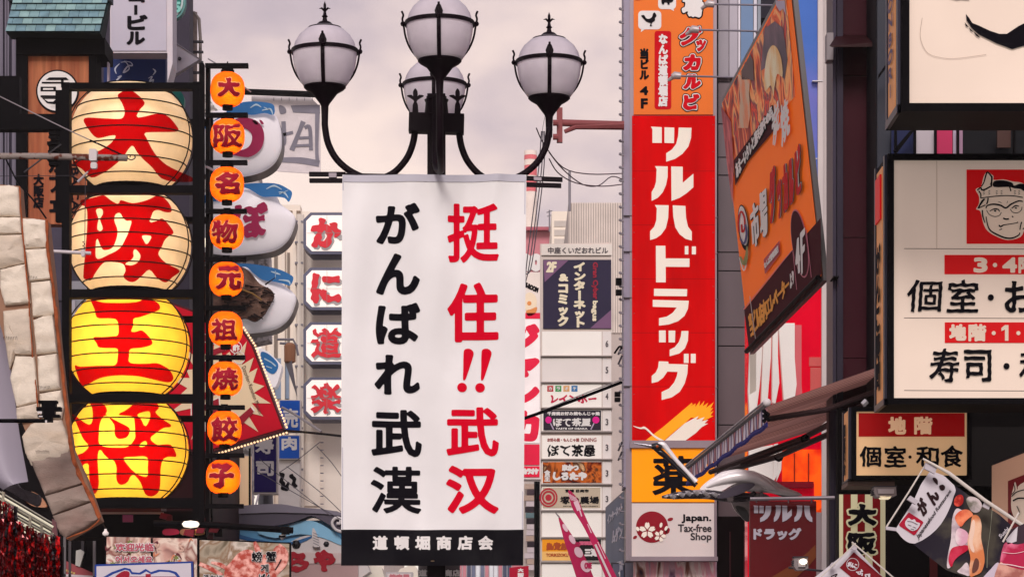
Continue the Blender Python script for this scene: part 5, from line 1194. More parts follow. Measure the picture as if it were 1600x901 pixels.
for st, quad, b in (('グ', [(1205, 268), (1217, 256), (1218, 340), (1208, 352)], 2.2), ('ッ', [(1219, 285), (1226, 275), (1228, 335), (1221, 344)], 1.3), ('カ', [(1227, 262), (1236, 250), (1238, 325), (1230, 334)], 1.8), ('ル', [(1237, 252), (1245, 243), (1247, 312), (1239, 322)], 1.7), ('ビ', [(1247, 232), (1256, 222), (1259, 296), (1250, 308)], 1.9)):
    bt(st, quad, b + 2.0, INK, .022, g=.9); bt(st, quad, b + .9, wt, .025, g=.9); bt(st, quad, b, RED, .028, g=.8)
for st, quad in (('市', [(1176, 325), (1189, 308), (1193, 375), (1180, 392)]), ('場', [(1190, 304), (1203, 290), (1205, 362), (1194, 380)])): bt(st, quad, 3.0, INK, .022, g=.9); bt(st, quad, 1.5, wt, .026, g=.8)
# swirl logo
sw = Pl(pb.w(0, 0, 0), pb.u, pb.v)
m = M()
e_ = ell(1166, 355, 8.5, 36, 30, -.10)
m.poly(pb, e_, .022); m.build('swirl_logo', INK, t)
m = M(); m.poly(pb, ell(1166, 352, 7, 31, 30, -.10), .025); m.build('swirl_logo', wt, t)
m = M(); m.stroke(pb, [(1160, 362), (1159, 345), (1163, 330), (1168, 338), (1169, 355), (1165, 362), (1164, 350)], 2.6, .029); m.build('swirl_logo', RED, t)
m = M(); m.stroke(pb, [(1162, 372), (1168, 380), (1172, 365), (1170, 350)], 3, .03); m.build('swirl_logo', mat('indigo_print', '3a3878', .5), t)
m = M(); m.stroke(pb, [(1162, 400), (1168, 412), (1172, 398), (1173, 384)], [3, 6, 2], .03); m.build('swirl_logo', mat('olive_print', '8a8a48', .5), t)
m = M(); m.stroke(pb, [(1160.5, 402), (1167, 422), (1173, 402)], 2, .026); m.build('swirl_logo', wt, t)
bpoly('red_tag', pm_([(1197, 405), (1222, 375), (1223, 396), (1199, 428)]), mat('carmine_flat', 'b0142c', .45), .020); bt('なんば道頓堀店', [(1198, 411), (1221, 381), (1222, 393), (1200, 420)], .4, wt, .026, g=.6)
bpoly('lower_band', pm_([(1165, 484), (1241, 390), (1285, 340), (1286, 428), (1172, 543)]), pmm, .012)
m = M(); m.stroke(pb, [(1165, 483), (1200, 440), (1241, 391)], 1.2, .018, False); m.stroke(pb, [(1243, 392), (1249, 452)], .9, .02, False); m.stroke(pb, [(1264, 358), (1272, 433)], .9, .02, False); m.build('pink_rule', mat('rose_line', 'c86a80', .5), t)
m = M(); m.poly(pb, ell(1253, 380, 12.5, 54, 36, -.14), .016); m.build('floor_badge', mat('rose_line', 'c86a80', .5), t)
m = M(); m.poly(pb, ell(1253, 380, 11.3, 51.5, 36, -.14), .019); m.build('floor_badge', pmm, t)
bt('4', [(1246, 378), (1254, 368), (1256, 424), (1249, 430)], 1.6, wt, .024); bt('F', [(1255, 364), (1263, 354), (1262, 420), (1257, 430)], 1.6, wt, .024)
bt('当ビル店内エレベーター', [(1172, 492), (1236, 428), (1238, 455), (1177, 528)], 1.0, mat('gold_print', 'e89820', .5), .02, g=.8)
bt('より', [(1237, 429), (1244, 420), (1245, 440), (1239, 452)], .8, wt, .02, g=.8)
m = M(); m.stroke(pb, [(1176, 462), (1185, 530)], 1, .024, False); m.build('hanging_wire', SILV, t)
m = M()
for a, b in (((1173, 549), (1284, 436)),): m.tube([pb.p(1172, 548, .03), pb.p(1285, 433, .03)], .022, 6)
m.build('bottom_rail', BLK, t)
M().tube([pb.p(1283, 433, -.02), P(1303, 436, 20)], .02, 6).build('stay', BLK, t)

# ================================================================== retractable awning
Y1, Y2 = 17.7, 22.3
a0 = P(1198, 634, Y1); d0 = P(1072, 734, Y2); d0.z = a0.z - .0
b0 = P(1420, 556, Y1); c0_ = P(1225, 700, Y2); c0_.z = b0.z; c0_.x = b0.x - .10
t = thing('striped_awning', 'brown retractable awning with blue and white scalloped edge above the crane sculpture', 'awning', (a0 + b0) / 2)
aw = [mat('awning_brown_a', '7c544e', .8, var=.2, trans=.6), mat('awning_brown_b', '946a62', .8, var=.2, trans=.6), mat('awning_rose', 'd09a8a', .8, var=.15, trans=.6)]
n = 30; j_ = 0
lerp = lambda a, b, f: a + (b - a) * f
for i in range(n):
    f0, f1 = i / n, (i + 1) / n
    w_ = (f1 - f0)
    for (g0, g1, mm) in ((f0, f0 + w_ * .8, aw[0] if (i // 4) % 2 else aw[1]), (f0 + w_ * .8, f1, aw[2] if (i // 5) % 2 == 0 else aw[1])):
        m = M(); p = [lerp(a0, d0, g0), lerp(a0, d0, g1), lerp(b0, c0_, g1), lerp(b0, c0_, g0)]
        m.q(*p); m.build('canvas_stripe', mm, t)
M().tube([a0 + Vector((0, 0, .01)), d0 + Vector((0, 0, .01))], .015, 10).build('front_bar', mat('bar_dark', '4a464e', .4, .4), t, True)
M().tube([a0 + Vector((-.005, 0, .035)), d0 + Vector((-.005, 0, .035))], .007, 8).build('front_bar', mat('bar_light', 'a8a2a8', .35, .5), t, True)
M().ball(a0 + Vector((0, -.02, .02)), .026, 12).build('end_cap', mat('cap_white', 'cfc6c8', .4), t, True)
vb = mat('valance_navy', '2c2c78', .7); vp = mat('valance_pink', 'c08a90', .7); vw = mat('valance_white', 'cfc6d0', .7); vd = mat('valance_dusk', '5a5078', .7)
n = 36
for i in range(n):
    f0, f1 = i / n, (i + .62) / n; f2 = (i + 1) / n; rg = random.Random(i)
    h = .100 + .006 * math.sin(i)
    for (g0, g1, mm) in ((f0, f1, vw if i % 3 else vp), (f1, f2, vd if i % 2 else mat('valance_brown', '7a4a50', .7))):
        p0, p1 = lerp(a0, d0, g0), lerp(a0, d0, g1); jj = Vector((.006 * math.sin(i * 2.2), 0, 0))
        M().hexa([p0, p1, p1 + Vector((0, 0, -h)) + jj, p0 + Vector((0, 0, -h)) + jj], [p0 + Vector((.004, 0, 0)), p1 + Vector((.004, 0, 0)), p1 + Vector((.004, 0, -h)) + jj, p0 + Vector((.004, 0, -h)) + jj]).build('valance_strip', mm, t)
    p0, p1 = lerp(a0, d0, f0) + Vector((-.002, 0, -h)), lerp(a0, d0, f2) + Vector((-.002, 0, -h))
    M().hexa([p0, p1, p1 + Vector((0, 0, -.018)), p0 + Vector((0, 0, -.018))], [p0 + Vector((.008, 0, 0)), p1 + Vector((.008, 0, 0)), p1 + Vector((.008, 0, -.03)), p0 + Vector((.008, 0, -.03))]).build('valance_hem', vb, t)
bm = mat('arm_brown', '3a2a2c', .5, .3)
def arm_(pts, r): M().tube(pts, r, 8).build('folding_arm', bm, t, True)
arm_([P(1110, 737, 23), P(1255, 684, 21.5), P(1300, 660, 19.5), P(1350, 632, 18.5)], .022)
arm_([P(1160, 724, 22), P(1262, 685, 20.5)], .02)
arm_([P(1140, 730 + 4, 22.5), P(1215, 713, 21), P(1290, 680, 19.4), P(1345, 655, 18.6)], .022)
arm_([P(1195, 655, 17.9), P(1290, 640, 17.9), P(1372, 610, 18.0)], .018)
for x, y, Y in ((1300, 657, 19.4), (1258, 685, 20.4), (1217, 714, 21)): M().ball(P(x, y, Y), .034, 8).build('elbow_joint', BLK, t, True)
m = M()
for k in range(7): m.ball(P(1194 + (k % 3) * 3, 642 + k * 2.5, Y1 - .02), .014, 6)
m.build('hinge_hardware', BLK, t)
M().tube([P(1348, 632, 17), P(1354, 626, 17)], .02, 6).tube([P(1347, 642, 17), P(1353, 628, 17)], .006, 5).build('crank_hook', SILV, t)

# ================================================================== maroon wall at right and dark frontage
YM = 19
t = bld('maroon_building', 'dark maroon panelled building rising between the billboard and the cream box signs', 1306, 1372, -300, YM, .5, mat('maroon_base', '1c060c', .6, var=.3, spec=.05))
mp_ = mat('maroon_panel', '380a18', .5, var=.25, scale=1.5, spec=.08)
ys_ = [-300, -40, 120, 372, 560, 640]
for a, b in zip(ys_, ys_[1:]): M().pbox(front(YM), 1316, a + .6, 1368, b - .6, 0, .025).build('wall_panel', mp_, t)
M().pbox(front(YM), 1305, -300, 1314, 1000, 0, .12).build('corner_channel', mat('violet_grey_steel', '2c2632', .45, .4, var=.2), t)
M().pbox(front(YM), 1299, -300, 1304.5, 1000, -.3, .08).build('downpipe', mat('dusk_steel', '332d3a', .4, .5), t)
M().pbox(front(YM), 1289, 58, 1299, 100, 0, .12).build('meter_box', mat('box_grey', '8d8488', .5), t)
M().hexa([P(1296, 72, 18.6), P(1308, 54, 18.95), P(1368, 56, 18.95), P(1368, 66, 18.6)], [P(1300, 74, 18.6), P(1308, 62, 18.95), P(1368, 64, 18.95), P(1368, 73, 18.6)]).build('ledge', mat('ledge_maroon', '2a0c10', .5), t)
M().pbox(front(YM), 1297, 438, 1306, 440, 0, .2).build('clip', BLK, t)
t = bld('navy_building', 'dark navy blue framed glass frontage behind the cream box signs', 1369, 1900, -300, 18.4, .5, mat('navy_base', '080810', .5, spec=.1))
nb = mat('navy_panel', '161a2c', .35, var=.2, spec=.3)
M().pbox(front(18.4), 1370, -300, 1390, 640, 0, .03).build('wall_panel', nb, t)
for x0, y0, x1, y1, mm in ((1392, 205, 1428, 243, '22284a'), (1430, 203, 1460, 243, 'b3a9b0'), (1463, 203, 1487, 243, 'b5325a'), (1488, 203, 1494, 243, 'a89cae'), (1497, 203, 1503, 243, '9a7a90'), (1557, 205, 1578, 232, '4a3430')):
    M().pbox(front(18.3), x0, y0, x1, y1, 0, .03).build('window', mat('nw_' + mm, mm, .25, var=.1), t)
for x in (1397, 1427, 1459, 1494, 1582): M().pbox(front(18.2), x, 195, x + 3, 246, 0, .05).build('mullion', BLK, t)
M().prism(front(18.15), [(1372, 118), (1392, 90), (1392, 96), (1372, 124)], 0, .03).prism(front(18.15), [(1395, 236), (1426, 200), (1432, 200), (1401, 240)], 0, .03).build('diagonal_brace', BLK, t)
t = bld('black_shopfront', 'black unlit shopfront behind the striped sign and hanging flags', 1309, 1900, 640, 16.9, .1, mat('shop_black', '060304', .8, spec=.05), 'shop')
M().pbox(front(16.8), 1452, 850, 1464, 1000, 0, .02).build('red_door_edge', mat('ember_red', '3a0608', .6), t)
M().pbox(front(16.8), 1480, 668, 1600, 760, 0, .05).build('fascia', mat('fascia_black', '0d0808', .6, spec=.1), t)

# ================================================================== three lit box signs
cf2 = mat('lit_cream_face', 'e2cebf', .45, var=.14, scale=.9, em=.17, spec=.08); cf3 = mat('lit_warm_face', 'e0b486', .45, var=.05, scale=2, em=.30); orf = mat('lit_orange_side', 'c88858', .5, var=.1, em=.2)
lrd = mat('lit_red', 'c8040c', .45, em=.18, var=.05); edge = mat('case_edge', '2a2834', .35, .4)
def boxsign(name, lb, Y, xf, x1, y0, y1, xb, fb, face, fw):
    """front outer left xf at distance Y; back left edge seen at photo column xb"""
    t = thing(name, lb, 'sign', P((xf + x1) / 2, y1, Y)); pl = front(Y)
    Yb = Y * (xf - 800) / (xb - 800)
    A, B = P(xf, y0, Y), P(x1, y1, Y)
    M().box((A.x, Y, B.z), (B.x, Yb, A.z)).build('case', BLK, t)
    M().pbox(pl, xf, y0, x1, y0 + fw, 0, .03).pbox(pl, xf, y1 - fw, x1, y1, 0, .03).build('frame_rail', BLK, t)
    M().pbox(pl, xf, y0 + fw, xf + fw, y1 - fw, 0, .03).pbox(pl, x1 - fw, y0 + fw, x1, y1 - fw, 0, .03).build('frame_rail', BLK, t)
    M().prism(pl, rrect(xf + fw, y0 + fw, x1 - fw, y1 - fw, 2.5), 0, .012).build('face', face, t)
    ps = Pl((A.x, Y, B.z), (0, -1, 0), (0, 0, 1)); dp = Yb - Y; H = A.z - B.z
    def sq(f0, f1, g0, g1, d): return [ps.w(-dp * f, H * g, d) for f, g in ((f0, g0), (f1, g0), (f1, g1), (f0, g1))]
    M().hexa(sq(.28, .86, .03, .97, 0), sq(.28, .86, .03, .97, .01)).build('side_face', orf, t)
    M().hexa(sq(.90, 1.0, 0, 1, 0), sq(.9, 1, 0, 1, .015)).hexa(sq(.0, .14, .0, 1, 0), sq(.0, .14, 0, 1, .012)).hexa(sq(0, 1, 0, .025, .0), sq(0, 1, 0, .025, .016)).build('side_trim', edge, t)
    return t, pl, ps, dp, H
t, pl, ps, dp, H = boxsign('brush_box_sign', 'large cream lit box sign with one black brush stroke at the top right corner', 12.0, 1407, 1900, -330, 176, 1389, 0, cf2, 12.5)
m = M(); m.poly(pl, [(1508,24),(1513,30),(1518,38),(1528,42),(1545,50),(1560,55),(1572,55),(1590,43),(1612,32),(1640,10),(1660,20),(1640,60),(1612,72),(1597,74),(1580,79),(1570,75),(1556,70),(1540,62),(1528,56),(1518,47),(1512,40),(1516,44),(1509,34)], .02)
for q in ([(1506, 37), (1510, 41), (1513, 45), (1508, 43)], [(1512, 44), (1518, 50), (1520, 53), (1515, 50)], [(1519, 51), (1527, 57), (1531, 62), (1524, 58)], [(1480, -1), (1512, -3), (1514, 2), (1500, 1), (1494, 2)]): m.poly(pl, q, .02)
m.build('brush_stroke', INK, t)
m = M(); m.stroke(pl, [(1440, 30), (1437, 60), (1448, 84), (1470, 92), (1495, 93), (1540, 87)], .7, .018); m.build('stain', mat('ring_stain', 'b09a8c', .5), t)
def sidetext(t, ps, dp, H, st, g0, g1, mm, b=.006, f0=.36, f1=.78):
    L = vstack(st); m = M(); mn = np.min([q.min(0) for q in L], 0); mx = np.max([q.max(0) for q in L], 0)
    Wd = dp * (f1 - f0); Hh = H * (g1 - g0)
    L = [np.stack([(q[:, 0] - mn[0]) / (mx[0] - mn[0]) * Wd, (mx[1] - q[:, 1]) / (mx[1] - mn[1]) * Hh], 1)[::-1] for q in L]
    m.fill(L, lambda a, c, d: ps.w(-dp * f1 + a, H * g1 - c, d), b, .006, .016); m.build('lettering', mm, t)
sidetext(t, ps, dp, H, 'DOTONBORI', .08, .55, mat('side_purple', '5a4868', .5), .004)
t, pl, ps, dp, H = boxsign('face_emblem_box_sign', 'large cream lit box sign with red square face emblem and 個室 lettering', 13.0, 1386, 1900, 242, 632, 1371, 0, cf2, 9.5)
sidetext(t, ps, dp, H, 'がんこ寿司', .08, .66, INK, .010)
M().hexa([ps.w(-dp * f, H * g, .012) for f, g in ((.3, .76), (.8, .76), (.8, .94), (.3, .94))], [ps.w(-dp * f, H * g, .02) for f, g in ((.3, .76), (.8, .76), (.8, .94), (.3, .94))]).build('side_emblem', lrd, t)
m = M(); m.stroke(pl, [(1463, 252), (1463, 390)], .6, .014, False); m.build('seam', mat('seam_tan', 'b59a86', .5), t)
m = M()
for y in (389, 497, 610): m.stroke(pl, [(1412, y), (1900, y + 2)], .9, .014, False)
m.build('rule', mat('rule_grey', '6a5f5a', .5), t)
M().pbox(pl, 1509.5, 266, 1640, 381.5, .012, .016).build('emblem_square', lrd, t)
fz = lambda p: Z(p, 1500, 250, 6.01)
fcm = mat('emblem_cream', 'd8c0ae', .5, em=.2)
m = M(); m.poly(pl, cat(fz([(140,290),(160,270),(192,255),(215,165),(250,115),(285,140),(308,160),(312,195),(400,190),(490,210),(560,218),(600,235),(660,250),(690,330),(690,520),(650,640),(600,660),(560,730),(440,758),(330,722),(250,670),(212,600),(185,490),(145,468),(170,420),(172,350)]), 3), .020); m.build('face_emblem', fcm, t)
m = M()
m.poly(pl, cat(fz([(312,208),(400,200),(480,222),(500,250),(560,230),(640,250),(660,310),(590,300),(560,282),(500,275),(450,262),(310,262)]), 3), .024)
S_ = lambda pts, w, d=.028: m.stroke(pl, fz(pts), w, d)
S_([(190, 262), (215, 220), (235, 150), (250, 125), (285, 165), (290, 200), (275, 245)], [1.5, 2.4, 2.6, 1.6]); S_([(152, 295), (185, 270), (195, 290), (230, 285), (275, 260), (290, 258)], [2, 2.6, 2]); S_([(165, 300), (185, 330), (185, 370)], 2); S_([(290, 165), (285, 255)], 2.6)
S_([(185, 368), (280, 355), (400, 345), (500, 348), (580, 362)], 1.5); S_([(455, 262), (465, 290), (466, 305)], 2); S_([(255, 365), (250, 400), (240, 425)], 2.2); S_([(160, 465), (185, 420), (210, 385), (225, 380)], [2.2, 3.4, 2]); S_([(165, 462), (230, 432)], 1.6)
for x in (215, 265, 335, 380, 505, 545):
    for y in (290, 305, 320): S_([(x - 8, y + 14), (x + 8, y + 8)], .9)
S_([(235, 465), (245, 440), (300, 425), (370, 435), (420, 460), (470, 425), (540, 395), (580, 400)], [1.6, 2.6, 2.6, 1.8]); S_([(240, 480), (265, 520), (315, 540), (360, 530), (378, 500)], 1.1); S_([(462, 470), (485, 500), (530, 505), (565, 480), (572, 450)], 1.1)
S_([(270, 490), (310, 470), (350, 475), (360, 495)], [1.2, 2.2, 1.4]); S_([(475, 465), (510, 440), (545, 445)], [1.2, 2.2, 1.2]); S_([(310, 485), (330, 490)], 2.4); S_([(505, 460), (525, 462)], 2.2)
S_([(200, 480), (205, 540), (225, 600)], [2, 2.4, 1.2]); S_([(235, 540), (250, 620), (275, 670), (330, 705), (410, 738), (480, 742), (540, 715), (552, 690)], [1.4, 2.2, 2.6, 2.4, 1.4]); S_([(552, 665), (560, 620), (570, 590)], 1.8); S_([(580, 660), (600, 640)], 1.6)
S_([(395, 555), (420, 565), (450, 562)], 2.4); S_([(478, 535), (490, 548)], 1.8); S_([(355, 620), (372, 635), (400, 620), (460, 610), (520, 600), (535, 592)], [2, 2.4, 1.4, 1.2, 2.2]); S_([(360, 665), (385, 655)], 1.4); S_([(350, 400), (380, 412)], .8); S_([(430, 415), (438, 395)], .8)
m.build('face_lines', INK, t)
M().pbox(pl, 1475, 399, 1700, 429, .012, .016).build('red_label', lrd, t); M().pbox(pl, 1475.5, 504, 1700, 536, .012, .016).build('red_label', lrd, t)
m = M(); m.text(pl, '3', (1520, 403, 1542, 427), b=1.7, g=.8, d=.02); m.poly(pl, ell(1553.5, 415, 3.4), .02); m.text(pl, '4', (1565, 403, 1588, 427), b=1.7, g=.8, d=.02); m.text(pl, '階', (1590, 402, 1618, 428), b=1.2, g=.8, d=.02)
m.text(pl, '地', (1482, 507, 1509, 533), b=1.6, g=.8, d=.02); m.text(pl, '階', (1512, 507, 1540, 534), b=1.3, g=.8, d=.02); m.poly(pl, ell(1551.5, 521, 3.2), .02); m.poly(pl, [(1563.5, 513), (1569, 508.5), (1574.5, 508.5), (1574.5, 533), (1569, 533), (1569, 515.5), (1563.5, 518)], .02); m.poly(pl, ell(1590, 521, 3.2), .02); m.text(pl, '2', (1602, 508, 1622, 533), b=1.7, g=.8, d=.02); m.build('lettering', fcm, t)
m = M(); m.text(pl, '個', (1416, 438, 1472, 488), b=.7, g=1, d=.02, shear=.06, warp=.6); m.text(pl, '室', (1478, 438, 1528, 489), b=.8, g=1, d=.02, shear=.05, warp=.6); m.poly(pl, ell(1547, 465.5, 4.8, 5), .02); m.text(pl, 'お', (1568, 440, 1616, 489), b=1.3, g=1, d=.02, warp=.6)
m.text(pl, '寿', (1451, 545, 1498, 598), b=.8, g=1, d=.02, shear=.06, warp=.6); m.text(pl, '司', (1505, 547, 1548, 597), b=1.1, g=1, d=.02, warp=.6); m.poly(pl, ell(1571.5, 572.5, 4.8, 5), .02); m.text(pl, '和', (1591, 548, 1640, 597), b=.9, g=1, d=.02, warp=.6); m.build('lettering', INK, t)
t, pl, ps, dp, H = boxsign('basement_box_sign', 'small amber lit box sign with red 地階 band and 個室和食 lettering', 14.0, 1330, 1517, 636, 750, 1320.5, 0, cf3, 7)
sidetext(t, ps, dp, H, '個室和食', .1, .8, INK, .004, .4, .75)
M().prism(pl, rect(1341, 645.5, 1506.5, 682), .012, .016).build('red_label', mat('lit_deep_red', '9a0408', .45, em=.25), t)
m = M(); m.text(pl, '地', (1387, 651, 1415, 679), b=1.5, g=.8, d=.02); m.text(pl, '階', (1427.5, 651, 1456, 679), b=1.2, g=.8, d=.02); m.build('lettering', mat('lit_peach_text', 'e8b890', .5, em=.3), t)
m = M(); m.text(pl, '個', (1342, 697, 1376, 729), b=.9, g=.8, d=.02, warp=.5); m.text(pl, '室', (1381, 697, 1415, 730), b=.9, g=.8, d=.02, warp=.5); m.poly(pl, ell(1421, 714, 2.6), .02); m.text(pl, '和', (1430, 697, 1466, 729), b=.9, g=.8, d=.02, warp=.5); m.text(pl, '食', (1469, 696, 1504, 730), b=.9, g=.8, d=.02, warp=.5); m.build('lettering', INK, t)
M().pbox(pl, 1326, 750, 1400, 757, -.3, -.05).build('under_tray', mat('tray_tan', '6a5650', .5), t)

# floodlight under it
def flood(lb, x0, y0, x1, y1, Y, lit):
    t = thing('floodlight', lb, 'floodlight', P((x0 + x1) / 2, y1, Y)); pl = front(Y)
    M().prism(pl, [(x0, y0), (x1, y0), (x1 + 1, y1 - 3), (x1 - 6, y1), (x0 + 4, y1), (x0 - 1, y1 - 7)], -.10, 0).build('housing', mat('flood_grey', '8f8486', .4, .3, var=.15), t)
    M().prism(pl, [(x0 + 5, y0 + 4), (x1 - 4, y0 + 4), (x1 - 4, y1 - 5), (x0 + 6, y1 - 5)], 0, .02).build('back_cover', mat('flood_pale', 'b3a8aa', .4, .2), t)
    m = M(); [m.pbox(pl, x0 - 3, y0 + 5 + i * 3, x0, y0 + 6.4 + i * 3, -.08, .0) for i in range(3)]; m.pbox(pl, x0 - 1, y0 - 1.5, x1 + 1, y0, -.1, .01); m.build('bracket', DKGREY, t)
    if lit:
        M().prism(pl, ell((x0 + x1) / 2 + 3, (y0 + y1) / 2 - 3, 6, 4.5, 16), .02, .03).build('lit_lens', mat('flood_lens', 'fff0d0', .3, em=2.0, emc='fff0d8'), t)
    else: M().prism(pl, [(x0 + 8, y1 - 2), (x1 - 7, y1 - 2), (x1 - 9, y1 + 2), (x0 + 12, y1 + 2)], -.08, .0).build('lens', mat('lens_warm', 'f0dcb8', .3, em=.7), t)
flood('grey floodlight hanging between the amber box sign and the striped 大阪 sign', 1366, 760, 1400, 776, 13.9, False)
flood('small lit floodlight in front of the maroon drugstore board at the bottom edge', 1241, 870, 1262, 890, 17.5, True)

# striped osaka sign
t = thing('striped_sign', 'upright red and cream striped sign with black brush 大阪', 'sign', P(1346, 960, 15)); pl = front(15)
M().pbox(pl, 1309.5, 770, 1384, 1010, -.12, 0).build('case', BLK, t)
pg = mat('lit_pale_cream', 'd8d0a8', .45, em=.15, var=.04); mr = mat('lit_maroon_stripe', '7a0810', .45, em=.12, var=.06)
xs_ = [1311, 1317, 1329, 1339.5, 1351, 1363, 1375, 1383]
for i, (a, b) in enumerate(zip(xs_, xs_[1:])): M().pbox(pl, a, 772, b, 1008, 0, .01 + .002 * (i % 2)).build('stripe', mr if i % 2 else pg, t)
for ch, bx, b in (('大', (1324, 787, 1369, 821), 2.6), ('阪', (1324, 831, 1369, 866), 2.0)):
    m = M(); m.text(pl, ch, (bx[0] - 2.5, bx[1] - 2.5, bx[2] + 2.5, bx[3] + 2.5), b=b + 2.5, g=1, d=.016, warp=.8); m.build('lettering_outline', pg, t)
    m = M(); m.text(pl, ch, bx, b=b, g=.9, d=.02, warp=.8); m.build('lettering', INK, t)
# small maroon drugstore board
t = thing('maroon_hanging_board', 'maroon hanging board lettered ツルハドラッグ under the crane sculpture', 'sign', P(1224, 990, 18.5)); pl = front(18.5)
M().pbox(pl, 1172, 782, 1275.5, 1000, -.08, 0).build('board', mat('oxblood_board', '560810', .45, var=.15), t)
bw2 = mat('board_lilac_white', 'aaa2ae', .5)
Ez = lambda p, ox: [(ox + (x - 980 - 36.6) * .46, 789 + (y - 199.8) * .46) for x, y in p]
def mini(k, ox, y0): 
    allp = [p for q in chars[k] for p in q]; ax = min(p[0] for p in allp); ay = min(p[1] for p in allp); bx = max(p[0] for p in allp); by = max(p[1] for p in allp)
    return [[(ox + (x - ax) / (bx - ax) * 28, y0 + (y - ay) / (by - ay) * 26) for x, y in q] for q in chars[k]]
for k, ox in ((0, 1177), (1, 1209), (2, 1241)):
    m = M(); [m.poly(pl, q, .008) for q in mini(k, ox, 789)]; m.build('lettering', bw2, t)
m = M(); m.text(pl, 'ドラッグ', (1177, 824, 1252, 843), b=1.2, g=.8, d=.008); m.build('lettering', bw2, t)
m = M(); m.poly(pl, [(1205, 901), (1240, 880), (1262, 862), (1274, 850), (1275, 870), (1262, 885), (1240, 905), (1215, 930)], .008); m.build('brush_stroke', mat('dim_amber', '6a3418', .5), t)
M().tube([P(1172, 779, 18.4), P(1304, 777, 18.4)], .013, 8).build('hanging_rail', mat('rail_steel', '837a80', .4, .5), t, True)
for x in (1182, 1232, 1268): M().tube([P(x, 779, 18.4), P(x, 784, 18.45)], .006, 5).build('hanger', SILV, t)
M().tube([P(1302, 640, 18.6), P(1302, 1000, 18.6)], .03, 8).build('support_post', mat('violet_grey_steel', '2c2632', .45, .4), t, True)
M().tube([P(1232, 886, 18.3), P(1304, 893, 18.3)], .008, 6).build('lamp_bar', DKGREY, t, True)

# ================================================================== crane sculpture
YC = 19.3
t = thing('crane_sculpture', 'silver and black flying crane sculpture with long pointed beak', 'sculpture', P(1150, 812, YC)); pl = front(YC)
sv = mat('crane_silver', 'f2eaec', .3, .1, var=.12, spec=.6, coat=.3); bk = mat('crane_black', '100c14', .3, .1, spec=.5); 
def tb(pts, rs, name, mm, n=14, k=4, Y=YC, fl=1.0):
    c = cat([(x, y, 0) for x, y in pts], k, False); rr = []
    for i in range(len(c)):
        f_ = i / k; a = int(min(f_, len(rs) - 2)); rr.append((rs[a] + (rs[a + 1] - rs[a]) * (f_ - a)) * Y / F)
    M().tube([P(q[0], q[1], Y) for q in c], rr, n).build(name, mm, t, True)
# the body: one surface from neck to tail
tb([(1112, 752), (1128, 747), (1150, 748), (1175, 752), (1200, 758), (1225, 766), (1250, 772)], [2, 10, 16, 17, 12, 6, 2], 'body', sv, 20)
tb([(1027, 694), (1036, 694), (1045, 704), (1058, 720), (1075, 738), (1088, 752)], [2.5, 4.6, 3.8, 3.2, 3.0, 4], 'neck', sv, 14)
tb([(1022, 701), (1032, 706), (1044, 716), (1058, 730), (1074, 745), (1088, 758)], [1.5, 5, 4, 3.5, 3.5, 4.5], 'neck_black', bk, 12, Y=YC + .015)  # black beneath the neck is the sculpture's own colour
tb([(1034, 699), (1026, 697), (1018, 697)], [5, 6, 4], 'head', bk, 14)
tb([(1020, 697), (1010, 695), (988, 691.5)], [3.6, 2.6, .5], 'beak', mat('beak_steel', '8a848c', .25, .6), 10)
M().ball(P(1027, 697, YC - .028), .010, 10).build('eye', mat('amber_eye', 'b04a18', .3), t, True)
def wing(name, pts, d0, d1, mm):
    M().prism(front(YC - .05), cat(pts, 3), d0, d1).build(name, mm, t, True)
wing('wing', [(1093, 764), (1105, 752), (1122, 742), (1142, 735), (1165, 735), (1185, 740), (1200, 750), (1212, 764), (1196, 764), (1182, 756), (1165, 752), (1145, 757), (1125, 768), (1100, 770)], .0, .05, sv)
tb([(1104, 760), (1120, 752), (1140, 746), (1160, 744), (1180, 747), (1196, 755), (1212, 764)], [2, 6, 8.5, 9, 8.5, 6, 2], 'wing_ridge', sv, 18, Y=YC - .10)
wing('wing_underside', [(1118, 778), (1135, 767), (1152, 759), (1172, 757), (1176, 761), (1165, 769), (1145, 777), (1125, 781)], .14, .17, mat('crane_violet', '3a3040', .3, .2, spec=.5))
tb([(1180, 768), (1172, 775), (1150, 776), (1130, 775), (1108, 772), (1080, 772), (1055, 774), (1034, 776)], [3, 6, 8.5, 8, 7.5, 7, 5.5, 1.8], 'wing_tip', mat('crane_dark_metal', '3c363c', .25, .6, spec=.5, col2='b0a4a4', c2scale=14, c2lo=.55, c2hi=.62), 12, Y=YC - .12)
for i, (x, y) in enumerate(((1062, 770), (1073, 768), (1085, 767), (1099, 768), (1114, 770), (1048, 773))):
    M().tube([P(x + 6, y + 4, YC - .15), P(x + 1, y + 1, YC - .16), P(x - 2, y - 1, YC - .15)], [.016, .014, .003], 8).build('feather_tip', SILV, t, True)
tb([(1190, 758), (1215, 766), (1235, 770), (1253, 773)], [8, 6, 4, 1], 'tail', sv, 12, Y=YC - .03)
tb([(1200, 762), (1225, 772), (1248, 775)], [5, 4, 1], 'tail_black', bk, 12, Y=YC - .0)  # black lower edge of the tail
wing('lower_wing', [(1138, 774), (1160, 770), (1190, 768), (1205, 776), (1196, 786), (1176, 796), (1170, 812), (1160, 806), (1150, 796), (1144, 784)], -.10, -.06, mat('crane_pewter', '74696c', .25, .4, spec=.6, var=.3, scale=8))
wing('lower_wing', [(1150, 790), (1164, 792), (1172, 806), (1170, 814), (1160, 808)], -.055, -.03, bk)
M().tube([P(1190, 770, YC), P(1190, 779, 18.5)], .012, 6).build('mounting_pin', DKGREY, t)

